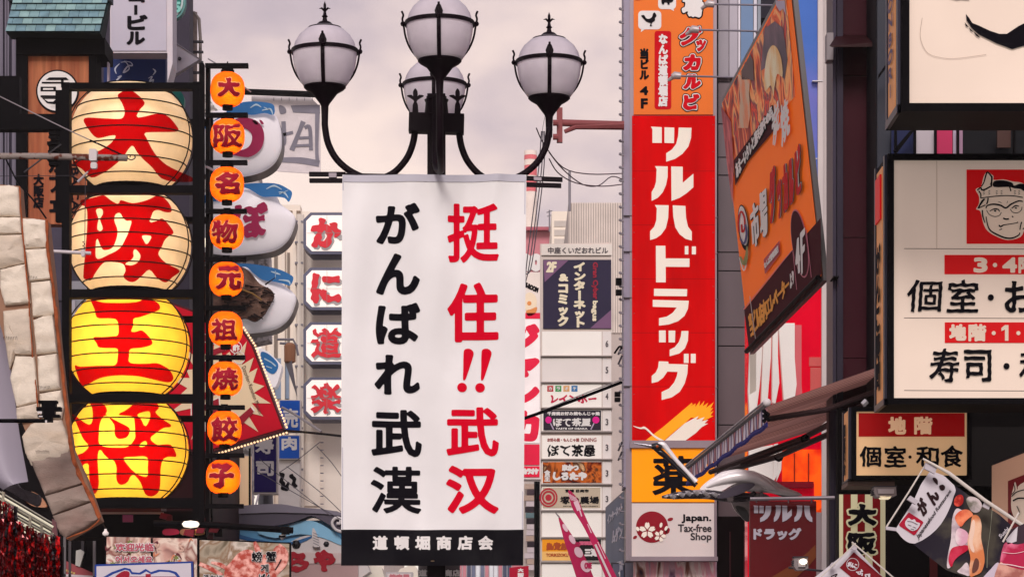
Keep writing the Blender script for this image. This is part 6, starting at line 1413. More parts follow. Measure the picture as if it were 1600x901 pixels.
# ================================================================== big painted fish figure at the bottom left of the banner
YF_ = 37
t = thing('fish_figure', 'blue and white fish figure with dark eyes under a grey hood beside the banner', 'sculpture', P(440, 905, YF_)); pl = front(YF_)
fw_ = mat('fish_white', 'cfc6c6', .4, var=.08); fbl = mat('fish_sky_blue', '5f9ac6', .4, var=.12); fdb = mat('fish_deep_blue', '2f5f92', .45, var=.15)
fgr = mat('hood_grey', '554e5c', .55, var=.15); fgl = mat('hood_pale', '7d7684', .5, var=.1)
M().prism(pl, cat([(316, 804), (340, 800), (400, 812), (455, 814), (500, 812), (535, 815), (560, 830), (560, 872), (470, 866), (400, 848), (350, 832), (325, 822)], 3), -.5, -.02).build('body', fbl, t)
M().prism(pl, cat([(340, 830), (400, 848), (440, 852), (470, 838), (500, 836), (532, 848), (560, 860), (560, 905), (330, 905)], 3), -.5, .02).build('belly', fw_, t)
M().prism(pl, cat([(330, 800), (345, 795), (400, 791), (440, 789), (470, 794), (505, 797), (535, 802), (537, 826), (520, 822), (505, 814), (488, 806), (470, 812), (450, 818), (420, 822), (390, 820), (362, 816)], 3), -.3, .10).build('hood', fgr, t)
M().prism(pl, cat([(336, 798), (350, 793), (400, 789), (440, 788), (470, 793), (505, 796), (533, 801), (533, 806), (505, 803), (470, 802), (430, 801), (400, 802), (360, 803)], 3), .10, .13).build('hood_rim', fgl, t)
M().poly(pl, cat([(322, 808), (345, 822), (380, 836), (420, 845), (455, 846), (490, 836), (470, 848), (430, 852), (390, 845), (350, 832)], 3), .03).build('back_stripe', fdb, t)
M().poly(pl, cat([(402, 830), (440, 824), (465, 815), (485, 813), (505, 820), (530, 838), (536, 852), (505, 840), (470, 834), (430, 840)], 3), .035).build('brow', mat('fish_pale_blue', '86b8d8', .4, var=.1), t)
for x, y, r_ in ((463, 850, 8), (510, 849.5, 5.5)):
    M().lathe(pl.p(x, y, 0) - Vector((0, 0, 0)), [(0, -r_ * YF_ / F), (r_ * YF_ / F * .7, -r_ * .7 * YF_ / F), (r_ * YF_ / F, 0), (r_ * .7 * YF_ / F, r_ * .7 * YF_ / F), (0, r_ * YF_ / F)], 16).build('eye', mat('eye_dark', '1c1a20', .25, spec=.4), t, True)
M().prism(pl, cat([(489, 826), (494, 830), (500, 850), (499, 854), (489, 852)], 3), .03, .10).build('fin', fw_, t)
m = M(); [m.stroke(pl, [(490, 832 + i * 4), (499, 836 + i * 4)], .8, .105) for i in range(5)]; m.build('fin_ray', gy, t)
M().tube(cat([pl.p(540, 832, .12), pl.p(526, 828, .13), pl.p(520, 818, .14), pl.p(525, 810, .14), pl.p(533, 811, .14), pl.p(532, 818, .14), pl.p(527, 818, .14)], 4, False), .020, 8).build('curl_ornament', mat('curl_white', 'd4ccce', .4), t, True)
M().prism(pl, [(440, 862), (560, 864), (560, 880), (440, 880)], .02, .05).build('panel', mat('pink_white_panel', 'cdb9b8', .5), t)
M().pbox(pl, 440, 881, 560, 905, .02, .06).build('panel', mat('rose_panel', 'b09090', .5), t)
m = M(); m.text(pl, 'ら', (447, 862, 483, 893), b=3, g=1, d=.07, warp=.8); m.text(pl, 'や', (490, 858, 524, 893), b=3, g=1, d=.07, warp=.8); m.build('lettering', mat('crimson_brush', '9c1528', .5), t)
M().prism(pl, [(315, 803), (322, 806), (340, 832), (334, 833)], -.02, .05).build('tail_board', mat('tan_board', 'b08a70', .6), t)
t = thing('white_railing', 'fan of thin white rails behind the grey fish hood', 'railing', P(385, 800, 40)); 
for i in range(9): M().tube([P(333 + i * 8, 801 - i * .4, 40), P(348 + i * 7.0, 800 - i * 3.2 - 2, 40.8)], .014, 5).build('rail', mat('rail_white', 'c9bfc0', .5), t)
t = thing('warm_lit_board', 'pale peach lit board with black character behind the lowest small lantern', 'sign', P(360, 800, 37)); pl = front(37)
M().pbox(pl, 328, 712, 392, 799, -.1, 0).build('face', mat('peach_lit', 'f0c8a0', .5, em=.2, var=.05), t)
m = M(); m.text(pl, '喰', (338, 768, 372, 802), b=1.2, d=.01); m.build('lettering', INK, t)
for q in (rect(389, 700, 392, 800), rect(328, 785, 372, 788)): M().prism(pl, q, .0, .04).build('bar', BLK, t)

# ---------- food photo boards
def fboard(nm, lb, Q, Y, base):
    t = thing(nm, lb, 'poster', P(Q[3][0], Q[3][1], Y)); pl = front(Y)
    c = np.mean(np.array(Q), 0); Qo = [(x + math.copysign(2.2, x - c[0]), y + math.copysign(2.2, y - c[1])) for x, y in Q]
    M().prism(pl, Qo, -.08, 0).build('frame', BLK, t); M().prism(pl, Q, 0, .01).build('print', base, t)
    return t, pl
sh = voro('shrimp_print', ['5a2c34', 'c89a8e', 'e6cfc0', '8f5a52', 'e8dcd0', 'b07068'], 3.5, .5)
t, pl = fboard('seafood_poster', 'seafood photo poster with red Chinese and Korean greetings, left of the crab poster', [(167, 838), (308, 841), (308, 925), (165, 925)], 24.2, sh)
M().prism(pl, rect(236, 840, 239, 925), .01, .02).build('seam', BLK, t)
rg = random.Random(8); pks = [mat('prawn_a', 'd8b0a0', .5), mat('prawn_b', 'e6dcd2', .5), mat('prawn_c', '6a3038', .5), mat('leaf_print', '7a8048', .5), mat('salmon_print', 'd88868', .5)]
ms = [M() for _ in pks]
for i in range(46):
    x, y = rg.uniform(172, 300), rg.uniform(846, 895); a = rg.uniform(0, 6.28); l = rg.uniform(4, 13); k = rg.randrange(5)
    if k == 3: ms[3].poly(pl, cat([(x + 7 * math.cos(q) * (1 if j % 2 else .35), y + 6 * math.sin(q) * (1 if j % 2 else .35)) for j, q in enumerate([.52 * z_ for z_ in range(12)])], 2), .018 + i * .0001)
    else: ms[k].stroke(pl, [(x, y), (x + l * math.cos(a), y + l * math.sin(a)), (x + l * math.cos(a + .8), y + l * .9 * math.sin(a + .8))], [1, rg.uniform(2.5, 5), 1], .014 + i * .0001)
for m, mm in zip(ms, pks): m.build('food_print_bits', mm, t)
m = M(); m.text(pl, '欢迎光临', (180, 847, 242, 862), b=1.4, g=.7, d=.026); m.text(pl, '어서오세요', (180, 867, 240, 880), b=1.3, g=.7, d=.026); m.build('lettering_outline', WHT, t)
m = M(); m.text(pl, '欢迎光临', (181, 848, 241, 861), b=.5, g=.6, d=.031); m.text(pl, '어서오세요', (181, 868, 239, 879), b=.5, g=.6, d=.031); m.build('lettering', mat('rose_text', 'b85868', .5), t)
cb_ = voro('grill_backdrop_print', ['6a5e4c', 'a89a88', '8c7058', 'd0c4b8', '7a7060'], 4, .5)
t, pl = fboard('crab_poster', 'crab photo poster with Chinese and Korean words for crab beside the fish figure', [(312, 843), (452, 849), (452, 925), (312, 925)], 24.0, cb_)
crab = mat('crab_shell_print', 'b0483c', .5, col2='eeb0a4', c2scale=20, c2lo=.4, c2hi=.6)
m = M(); m.poly(pl, cat([(350, 905), (352, 888), (362, 876), (372, 864), (385, 858), (397, 860), (412, 866), (425, 862), (432, 852), (442, 856), (444, 872), (440, 890), (430, 905), (430, 925), (350, 925)], 3), .014)
m.stroke(pl, [(312, 880), (330, 888), (348, 898)], [6, 7, 5], .016); m.stroke(pl, [(330, 878), (345, 882), (358, 890)], [3, 7, 5], .018); m.stroke(pl, [(398, 846), (402, 856), (406, 866)], [4, 9, 6], .017); m.stroke(pl, [(436, 850), (446, 862), (444, 880), (430, 896)], [4, 8, 9, 6], .019); m.build('crab_print', crab, t)
m = M(); m.stroke(pl, [(440, 873), (434, 884), (430, 890)], 1.6, .026); m.build('crab_print', INK, t)
for b_, dd, mm in ((.9, .030, WHT), (.15, .034, INK)):
    m = M(); e = b_ * .8; m.text(pl, '螃', (394 - e, 861 - e, 410 + e, 877 + e), b=b_ + .2, g=.6, d=dd); m.text(pl, '蟹', (416 - e, 861 - e, 432 + e, 877 + e), b=b_ + .2, g=.6, d=dd); m.text(pl, '게', (408 - e, 881 - e, 420 + e, 893 + e), b=b_ + .3, g=.6, d=dd); m.text(pl, 'げん', (405 - e, 896 - e, 426 + e, 906 + e), b=b_ + .2, g=.6, d=dd); m.text(pl, '活かに', (318 - e, 897 - e, 348 + e, 907 + e), b=b_ + .1, g=.6, d=dd)
    m.build('lettering', mm, t)
t = thing('blue_rim_sign', 'white board with blue rim and chunky red lettering cut by the bottom edge', 'sign', P(225, 940, 23.0)); pl = front(23)
bb_ = mat('royal_blue', '1c3c8c', .45); wp = mat('board_white_lilac', 'cac2cc', .45)
M().prism(pl, [(148, 881), (301, 876), (303, 945), (148, 945)], -.1, 0).build('rim', bb_, t); M().poly(pl, [(151, 884), (298.5, 879), (300, 945), (151, 945)], .008).build('face', wp, t)
m = M(); m.poly(pl, [(158, 903), (175, 893), (195, 886), (204, 888), (207, 893), (218, 894), (228, 888), (236, 893), (248, 889), (266, 890), (276, 893), (285, 905), (285, 945), (158, 945)], .012); m.build('outline', bb_, t)
m = M(); m.poly(pl, [(162, 905), (178, 896), (196, 889.5), (202, 891), (206, 896.5), (220, 897), (229, 892), (237, 896.5), (250, 892.5), (264, 893), (273, 896), (281, 906), (281, 945), (162, 945)], .016); m.build('outline', wp, t)
m = M(); m.poly(pl, cat([(181, 900), (192, 892), (201, 892), (203, 897), (199, 908), (190, 910), (183, 905)], 3), .020); m.poly(pl, [(203, 900), (228, 900), (228, 896), (236, 896), (236, 900), (276, 900), (276, 905), (262, 905), (262, 945), (200, 945), (200, 906), (203, 905)], .02); m.build('lettering', mat('chunky_red', '98102c', .5), t)
# lamps on arms under the lantern rack
t = thing('disc_lamp', 'glowing oval disc lamp on a long black arm under the small lantern rack', 'lamp', P(298, 824, 24.3))
pl = front(24.3)
M().tube([P(240, 817, 24.4), P(340, 820, 24.4), P(458, 828, 24.4)], .028, 8).build('arm', BLK, t, True)
M().lathe(P(298, 818, 24.3), [(.0, -.035), (.06, -.025), (.075, 0), (.06, .02), (.0, .03)], 24).build('lit_disc', mat('disc_glow', 'fff4e0', .3, em=1.1, emc='fff0dc'), t, True)
m = M(); m.pbox(pl, 440, 822, 452, 834, -.05, .03); m.pbox(pl, 436, 836, 446, 839, -.03, .03); m.build('clamp', BLK, t)
M().tube([P(446, 834, 24.3), P(438, 840, 24.3)], [.016, .026], 8).build('lamp_head', SILV, t, True)
t = thing('globe_bulb', 'small white bulb on a dark bracket above the seafood poster', 'lamp', P(165, 836, 24.3)); M().lathe(P(165, 832, 24.3), [(0, -.03), (.025, -.015), (.028, 0), (.012, .02), (.01, .035)], 14).build('bulb', mat('soft_bulb', 'd8ccc8', .3, em=.35), t, True)
M().tube([P(166, 826, 24.3), P(158, 814, 24.5)], .008, 6).build('bracket', BLK, t)
t = thing('black_arcade_canopy', 'black canopy structure under the big lanterns with spotlights and strips', 'canopy', P(210, 845, 26)); pl = front(26)
M().pbox(pl, 100, 798, 322, 838, -.6, 0).build('canopy_box', mat('canopy_black', '070306', .7, spec=.05), t)
M().pbox(pl, 158, 788, 252, 802, -.4, .02).build('fascia', mat('dusty_rose_fascia', '4a2228', .6), t); M().pbox(pl, 158, 800, 256, 803, -.4, .04).build('fascia_edge', mat('fascia_edge', '8a7a7c', .5), t)
M().pbox(pl, 192, 804, 208, 815, 0, .02).build('small_screen', mat('rose_screen', '8a3a58', .4, em=.1), t)
rg = random.Random(2)
for i in range(9):
    x, y = rg.uniform(250, 330), rg.uniform(800, 835); mm = rg.choice(['2c0a10', '5a1420', '4a3a3c', '7a2030', '1a0a10'])
    M().prism(pl, [(x, y), (x + rg.uniform(6, 16), y + rg.uniform(-4, 4)), (x + rg.uniform(5, 18), y + rg.uniform(5, 12)), (x - 3, y + 8)], 0, .03 + .01 * i).build('fitting', mat('fit_' + mm, mm, .6), t)
for x0, x1, mm in ((255, 278, 'a82848'), (282, 300, '9a6a50'), (303, 318, 'c08a50')): M().prism(pl, cat([(x0, 830), (x0 + 6, 826), (x1, 827), (x1 + 2, 834), (x0 + 4, 836)], 3), .02, .06).build('fitting', mat('fit_' + mm, mm, .6), t)
M().pbox(pl, 336, 824, 348, 838, -.05, .05).build('fitting', BLK, t)

# dark interior between canvas column and lanterns, lower left
t = thing('dark_stall_front', 'dark shaded stall front between the red tinsel and the seafood poster', 'stall', P(120, 1000, 27)); pl = front(27)
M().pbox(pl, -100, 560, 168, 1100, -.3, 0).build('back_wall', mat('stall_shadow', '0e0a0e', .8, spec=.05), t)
for x, y0, y1, mm in ((100, 830, 905, '6a6468'), (146, 818, 905, '8a8488'), (128, 836, 870, '3a363c'), (108, 845, 905, '4a4448')): M().pbox(pl, x, y0, x + 4, y1, 0, .04).build('upright', mat('st_' + mm, mm, .5), t)
M().prism(pl, [(120, 860), (127, 858), (133, 862), (126, 885), (119, 883)], 0, .05).build('white_tube', mat('tube_white', 'b8b4b0', .5), t)
M().prism(pl, [(95, 872), (150, 896), (150, 915), (95, 915)], 0, .03).build('price_board', mat('rose_board', '9a4a50', .5), t); M().prism(pl, [(95, 896), (150, 899), (150, 902), (95, 900)], .03, .04).build('shelf_edge', mat('shelf_white', 'c8bcc0', .4), t)
m = M()
for i in range(4): m.pbox(pl, 103 + i * 4, 889 + i * 1.5, 106 + i * 4, 892 + i * 1.5, .03, .036)
m.build('price_mark', mat('mark_yellow', 'c8a868', .5), t)
M().prism(pl, cat([(36, 776), (48, 768), (60, 772), (70, 782), (74, 792), (60, 792), (48, 788)], 3), 0, .05).build('peach_panel', mat('peach_panel', 'b88468', .6), t)
m = M(); m.stroke(pl, [(44, 776), (52, 780), (60, 774)], 2, .056); m.stroke(pl, [(56, 788), (66, 782)], 2, .056); m.build('peach_panel_print', INK, t)

# ================================================================== quilted canvas column at the left
YQ = 11.0
pl = front(YQ)
cq = [mat('canvas_cream_a', 'e2d4c4', .9, var=.10, scale=20, bump=.25, bscale=120, col2='b8a694', c2scale=5, c2lo=.5, c2hi=.8, stretch=(1, 1, 2.5), spec=.05),
      mat('canvas_cream_b', 'ccbcac', .9, var=.12, scale=20, bump=.25, bscale=120, col2='c0a890', c2scale=5, c2lo=.5, c2hi=.8, stretch=(1, 1, 2.5), spec=.05),
      mat('canvas_grey', '94837a', .9, var=.2, scale=12, bump=.25, bscale=100, col2='8a7068', c2scale=4, c2lo=.4, c2hi=.7, stretch=(1, 1, 2), spec=.05)]
orx = mat('rusty_orange_piping', '9c5232', .8, var=.35, scale=30, bump=.5)
t = thing('quilted_canvas_column', 'tall curved column of quilted cream canvas pads with rust orange piping', 'decoration', P(120, 900, YQ))
q1 = lambda p: Z(p, 0, 270, 3.917); q2 = lambda p: Z(p, 0, 480, 4.094); q3 = lambda p: Z(p, 0, 690, 4.27)
pads = [(q1([(-60, 84), (60, 75), (118, 90), (128, 268), (-60, 268)]), 0), (q1([(-60, 274), (130, 272), (135, 373), (-60, 378)]), 0), (q1([(-60, 382), (140, 377), (158, 548), (0, 588), (-60, 590)]), 1), (q1([(135, 280), (210, 282), (285, 292), (292, 455), (150, 466)]), 0),
        (q1([(155, 470), (290, 461), (313, 650), (183, 665)]), 0), (q1([(0, 592), (90, 570), (160, 556), (188, 798), (30, 812), (0, 700)]), 0), (q1([(188, 670), (310, 657), (345, 868), (200, 882)]), 0),
        (q2([(20, 22), (195, 2), (213, 300), (100, 306), (62, 400), (30, 200)]), 1), (q2([(213, 82), (275, 55), (340, 46), (368, 288), (235, 302)]), 0), (q2([(100, 310), (222, 313), (248, 605), (105, 638), (64, 450)]), 0),
        (q2([(240, 312), (365, 293), (388, 522), (250, 542)]), 0), (q2([(104, 642), (248, 610), (262, 715), (108, 740)]), 1), (q2([(252, 552), (392, 527), (410, 640), (395, 715), (262, 712)]), 0),
        (q2([(140, 825), (195, 745), (270, 722), (395, 718), (448, 862), (455, 900), (420, 1005), (200, 1010), (160, 930)]), 1), (q3([(203, 126), (470, 58), (562, 278), (300, 358)]), 2), (q3([(300, 362), (562, 282), (610, 395), (350, 488)]), 2), (q3([(350, 493), (613, 400), (664, 510), (560, 580), (440, 640), (400, 612)]), 2)]
# dark backing
M().prism(pl, [(-20, 286), (30, 290), (34, 338), (73, 344), (82, 430), (92, 540), (103, 640), (112, 700), (135, 750), (157, 812), (104, 842), (84, 770), (50, 700), (26, 640), (15, 560), (-20, 440)], -.10, -.01).build('backing', mat('backing_dark', '94705c', .8), t)
rg = random.Random(11)
for (pp, k) in pads:
    c = np.mean(np.array(pp), 0); m = M(); pts = []
    n_ = len(pp)
    for i in range(n_):
        a, b = np.array(pp[i]), np.array(pp[(i + 1) % n_])
        for j in range(5): pts.append(tuple(a + (b - a) * j / 5 + np.array([rg.uniform(-.35, .35), rg.uniform(-.35, .35)])))
    n_ = len(pts); lv = [(1.0, -.006), (.985, .004), (.93, .010), (.78, .015), (.5, .018), (.2, .019)]; i0 = len(m.v)
    ph = rg.uniform(0, 6)
    for s_, d_ in lv:
        for x, y in pts:
            xx, yy = c[0] + (x - c[0]) * s_, c[1] + (y - c[1]) * s_
            wr_ = (.0030 * math.sin(yy * .25 + xx * .06 + ph) + .0020 * math.sin(yy * .55 - xx * .12 + ph * 2) + .0012 * math.sin(yy * 1.1 + xx * .25 + ph * 3)) * (1 if s_ < .98 else 0)
            m.v.append(pl.p(xx, yy, d_ + wr_))
    for l in range(len(lv) - 1):
        for j in range(n_): k2 = (j + 1) % n_; m.f.append((i0 + l * n_ + j, i0 + l * n_ + k2, i0 + (l + 1) * n_ + k2, i0 + (l + 1) * n_ + j))
    m.f.append(tuple(i0 + (len(lv) - 1) * n_ + j for j in range(n_)))
    m.build('canvas_pad', cq[k], t, True)
def pipe(pts, r, nm='piping'): 
    c_ = cat(pts, 4, False); M().tube([pl.p(x + .5 * math.sin(i * 1.7), y, .008) for i, (x, y) in enumerate(c_)], [r * (1 + .25 * math.sin(i * 2.3)) for i in range(len(c_))], 8).build(nm, orx, t, True)
pipe([(31, 292), (34, 340), (38, 385), (45, 460), (50, 540), (58, 620), (64, 660)], .0032)
pipe([(73, 345), (76, 400), (83, 445), (87, 490), (92, 530), (99, 590), (104, 640), (110, 690), (118, 730), (138, 770), (156, 810)], .0062)
pipe([(88, 480), (93, 540), (100, 600), (107, 650), (113, 700), (126, 742), (148, 785), (157, 808)], .0048)
pipe([(156, 811), (140, 826), (104, 841)], .003)
m = M()
for cx_, cy_, n_, dx in ((55, 437, 6, 2.5), (20, 531, 9, 2.6), (72, 608, 10, 2.1), (70, 708, 12, 1.8)):
    for i in range(n_): m.stroke(pl, [(cx_ - n_ * dx / 2 + i * dx, cy_ - 3 - .5 * math.sin(i)), (cx_ - n_ * dx / 2 + i * dx + 1, cy_ + 2.5)], [.9, .3], .045)
m.build('stitching', mat('dark_thread', '3a302c', .8), t)
t = thing('white_curved_panel', 'smooth pale lilac curved panel behind the quilted canvas column', 'panel', P(10, 770, YQ + .25))
p2 = front(YQ + .25); m = M(); 
lft = [(-40, 440), (-40, 520), (-40, 600), (-40, 680), (-20, 740), (5, 765)]; rgt = [(0, 440), (8, 520), (20, 600), (31, 680), (42, 740), (44, 752)]
i0 = 0; 
for (a, b) in zip(cat(lft, 4, False), cat(rgt, 4, False)):
    for j in range(9): f_ = j / 8; m.v.append(p2.p(a[0] + (b[0] - a[0]) * f_, a[1] + (b[1] - a[1]) * f_, .06 * math.sin(f_ * math.pi)))
nr = len(m.v) // 9
for i in range(nr - 1):
    for j in range(8): q = i * 9 + j; m.f.append((q, q + 1, q + 10, q + 9))
m.build('shell', mat('lilac_shell', 'a79fae', .35, var=.08, spec=.4), t, True)
t = thing('worn_stone_edge', 'weathered grey rounded form under the pale lilac panel', 'panel', P(40, 800, YQ + .6)); p2 = front(YQ + .6)
M().prism(p2, cat([(-20, 700), (15, 735), (30, 760), (50, 768), (62, 775), (55, 790), (20, 770), (-20, 745)], 3), -.05, 0).build('edge', mat('worn_grey', '4a4448', .7, var=.4, scale=20, bump=.6), t)

# poles and wires in front on the left
t = thing('rusty_insulator_pole', 'rusty horizontal pole with hook end and white insulator crossing the top lantern', 'pole', P(100, 252, 12.5)); pl = front(12.5)
M().tube([pl.p(-30, 244), pl.p(60, 244), pl.p(199, 247)], .014, 10).build('pole', mat('rusty_white_paint', '8a7d78', .7, var=.3, col2='5a2c20', c2scale=26, c2lo=.5, c2hi=.56, bump=.4), t, True)
M().tube(cat([pl.p(199, 247), pl.p(205, 250), pl.p(211, 247), pl.p(210, 243), pl.p(205, 242), pl.p(203, 246)], 3, False), .0026, 6).build('hook', DKGREY, t, True)
M().prism(pl, rrect(140, 234, 152, 252, 2), -.02, .02).prism(pl, rrect(142, 254, 152, 264, 3), -.012, .012).build('insulator', mat('insulator_white', 'c8bfc0', .35), t)
M().tube([pl.p(122, 285, .01), pl.p(138, 269, .01)], [.006, .004], 8).build('turnbuckle', mat('pale_cast', 'b0a6a8', .4, .3), t, True)
M().tube([pl.p(136, 271, .01), pl.p(152, 256, .01)], .0018, 5).tube([pl.p(134, 274, .01), pl.p(133, 392, .01)], .0018, 5).tube([pl.p(-20, 276, .01), pl.p(122, 275, .01)], .0014, 5).build('stay_wire', DKGREY, t)
t = thing('white_pole', 'thin white horizontal pole with wall clip in front of the second big lantern', 'pole', P(60, 400, 12)); pl = front(12)
M().tube([pl.p(-30, 388), pl.p(60, 391.5), pl.p(142, 395.5)], .0075, 10).build('pole', mat('pole_white', 'b9aeb2', .35, spec=.4), t, True)
M().prism(pl, rrect(127, 390, 133, 401, 2), -.01, .012).build('clip', mat('pole_white', 'b9aeb2', .35), t); m = M()
for i in range(4): m.ball(pl.p(130 + (i % 2) * 2, 378 + i * 3, 0), .004, 6)
m.build('shackle', DKGREY, t)
M().tube(cat([pl.p(18, 393, .005), pl.p(16, 398, .008), pl.p(18, 402, .008), pl.p(20, 398, .006), pl.p(18, 393, .005)], 3, False), .0014, 5).tube([pl.p(18, 402, .008), pl.p(17.5, 414, .008)], .002, 5).build('hook', DKGREY, t, True)
t = thing('black_clamp_rod', 'black rod with square clamp crossing the lower canvas column', 'rod', P(50, 662, 10.7)); pl = front(10.7)
M().tube([pl.p(-30, 657), pl.p(71, 657)], .0078, 10).build('rod', BLK, t, True)
for q in (rect(61, 626, 90, 630), rect(66, 630, 88, 636), rect(58, 636, 96, 642), rect(66, 642, 86, 648), rect(60, 648, 94, 652), rect(70, 652, 82, 659)): M().prism(pl, q, -.02, .02).build('clamp', BLK, t)
m = M(); m.poly(pl, rect(60, 643, 67, 646.5), .021); m.poly(pl, rect(62, 650, 68, 652), .022); m.poly(pl, rect(72, 657, 75, 661), .022); m.build('clamp_screw', mat('screw_white', 'c8c0c0', .3), t)
def cable(nm, lb, pts, Y, r, mm=None, cat_='cable'):
    M().tube(cat([P(x, y, Y_) for x, y, Y_ in pts], 4, False), r, 5).build(nm, mm or mat('cable_grey', '55505a', .5), None, True, label=lb, cat=cat_)
cable('pale_cable', 'pale thin cable slanting down across the cafe sign to the top lantern', [(-20, 142, 13), (0, 151, 13), (100, 200, 12.8), (152, 224, 12.6)], 13, .0026, mat('cable_pale', '8d8488', .5))
cable('black_cable', 'black chain like cable slanting from the pole end past the top lantern', [(140, 219, 12.6), (156, 226, 12.6), (192, 243, 12.5)], 12.5, .004, BLK)
cable('dark_stay', 'dark stay cable slanting over the cafe sign text 大阪店', [(5, 240, 13.5), (28, 285, 13.4), (50, 310, 13.3), (72, 341, 13.2)], 13, .0042, BLK)
# center and right cables
cable('dark_cable', 'thick dark cable crossing from under the red starburst sign to the banner', [(444, 672, 20), (480, 675, 19), (536, 681, 18), (600, 690, 17)], 18, .008, BLK)
cable('steel_stay', 'pale steel stay rod slanting from the starburst sign corner', [(440, 636, 21), (462, 648, 21), (502, 674, 20.8)], 21, .010, mat('stay_steel', '8a8284', .4, .4))
cable('thick_black_pole', 'thick black pole slanting up across the floor directory sign', [(780, 664, 16), (820, 653, 16), (900, 624, 16.2), (971, 597, 16.4)], 16, .0095, BLK)
cable('steel_stay', 'thin steel line running just above the thick black pole', [(850, 640, 16.1), (920, 612, 16.1), (971, 593, 16.1)], 16, .003, mat('stay_steel', '8a8284', .4, .4))
for i, (a, b, c_) in enumerate((((400, 735), (470, 775), (540, 815)), ((448, 728), (500, 768), (540, 806)), ((405, 716), (440, 745), (520, 808)))):
    cable('thin_wire', ['thin wire sagging across the purple 寿司 board towards the fish figure', 'thin wire slanting down over the white い board', 'third thin wire slanting over the cream wall above the fish'][i], [(*a, 36), (*b, 36), (*c_, 36)], 36, .005, mat('cable_grey', '55505a', .5))
cable('thin_wire', 'thin wire slanting down to the banner edge from the wall below 楽', [(495, 697, 42), (518, 722, 42), (536, 747, 42)], 42, .006)
cable('thin_wire', 'thin wire rising from the い board towards the lantern boxes', [(436, 738, 43), (465, 718, 43), (500, 690, 43)], 43, .006)
for i, pts in enumerate((((838, 200), (850, 225), (880, 262), (920, 272), (972, 271)), ((858, 238), (880, 265), (910, 288), (935, 290), (955, 276), (972, 280)), ((858, 248), (872, 270), (900, 286), (940, 291), (972, 288)))):
    cable('overhead_wire', ['highest of three wires sagging from the right lamp to the drugstore tower', 'middle of three wires sagging to the drugstore tower, with a kink near its end', 'lowest of three wires sagging to the drugstore tower'][i], [(x, y, 27 - (972 - x) * .02) for x, y in pts], 27, .0055)
for i, dx in enumerate((0, 5, 9)):
    cable('bundled_wire', ['leftmost of three wires hanging down beside the right edge of the banner', 'middle of three wires hanging down beside the right edge of the banner', 'rightmost of three wires hanging down beside the right edge of the banner'][i], [(846 + dx * .5, 205, 30), (842 + dx * .9, 260, 30), (832 + dx, 340, 30), (822 + dx * .8, 420, 30), (818, 480 - dx * 6, 30)], 30, .006)
cable('lamp_wire', 'thin wire hanging from the right street globe along its arm', [(853, 175, 14.1), (848, 200, 14.1), (846, 222, 14.1)], 14, .0012)
cable('black_arm_stay', 'short black stay at the right of the directory sign near the drugstore tower', [(960, 552, 27), (968, 541, 27), (972, 545, 27)], 27, .01, BLK)

# ================================================================== red tinsel and silver rods at bottom left
t = thing('red_tinsel_curtain', 'shiny dark red tinsel curtain hanging in strips at the bottom left corner', 'curtain', P(50, 960, 9.5)); pl = front(9.5)
def tin(name):
    m_ = mat(name, '5c0004', .22, .5, spec=.6, col2='e01010', c2scale=42, c2lo=.52, c2hi=.68, stretch=(1, 1, .25), var=.3, em=.06); return m_
tn = tin('red_foil'); tn2 = mat('black_foil', '120204', .25, .5, spec=.6, col2='8a0a10', c2scale=30, c2lo=.55, c2hi=.7, stretch=(1, 1, .3))
rg = random.Random(21)
def topy(x): return 782 + max(0, x) * .33 if x < 25 else (812 + (x - 25) * .5 if x < 60 else 830 + (x - 60) * .22)
x = -12
while x < 95:
    w_ = rg.uniform(2.6, 4.2); y0 = topy(x) + rg.uniform(-1, 3); m = M(); d0 = rg.uniform(0, .05); pa = []; k = 34
    ph = rg.uniform(0, 6)
    for j in range(k):
        y = y0 + (960 - y0) * j / (k - 1); o_ = .9 * math.sin(j * .7 + ph) + rg.uniform(-.7, .7); d = d0 + .012 * math.sin(j * 1.1 + ph) + rg.uniform(-.006, .006)
        pa.append((pl.p(x + o_, y, d), pl.p(x + w_ + o_ * .6, y, d + .006 * math.sin(j * 1.9))))
    i0 = 0
    for a, b in pa: m.v += [a, b]
    for j in range(k - 1): m.f.append((2 * j, 2 * j + 1, 2 * j + 3, 2 * j + 2))
    m.build('tinsel_strip', tn if rg.random() < .62 else tn2, t); x += w_ * .72
M().prism(pl, [(-20, 800), (20, 800), (24, 826), (60, 842), (94, 852), (94, 960), (-20, 960)], -.08, -.05).build('backing', mat('tinsel_backing', '140204', .7, spec=.1), t)
t = thing('silver_rod_rack', 'bundle of shiny silver rods slanting above the red tinsel curtain', 'rack', P(50, 840, 9.9)); pl = front(9.9)
rdm = mat('rod_silver', '8a8478', .25, .6, spec=.5); rdl = mat('rod_light', 'd8d4bc', .3, em=.12)
for i in range(8):
    y = 764 + i * 6.2; M().tube([pl.p(-12, y - 3, .01 * (i % 2)), pl.p(84, y + 54 - i * .9, .01 * (i % 2))], .0032 + .0012 * (i % 3), 8).build('rod', rdl if i % 2 else rdm, t, True)
for i, (x, y) in enumerate(((4, 775), (24, 800), (46, 812), (64, 826), (80, 838))): M().prism(pl, [(x, y - 8), (x + 4, y - 6), (x + 4, y + 18), (x, y + 16)], .0, .015).build('crossbar', rdm, t)
M().prism(pl, [(82, 810), (88, 815), (90, 838), (82, 832)], -.01, .01).build('end_plate', mat('plate_rose', '6a4448', .5), t)
m = M(); 
for i in range(4): m.tube([pl.p(-6, 848 + i * 6, .16), pl.p(20, 858 + i * 6, .16)], .004, 6)
m.build('lower_rods', rdm, t, True)

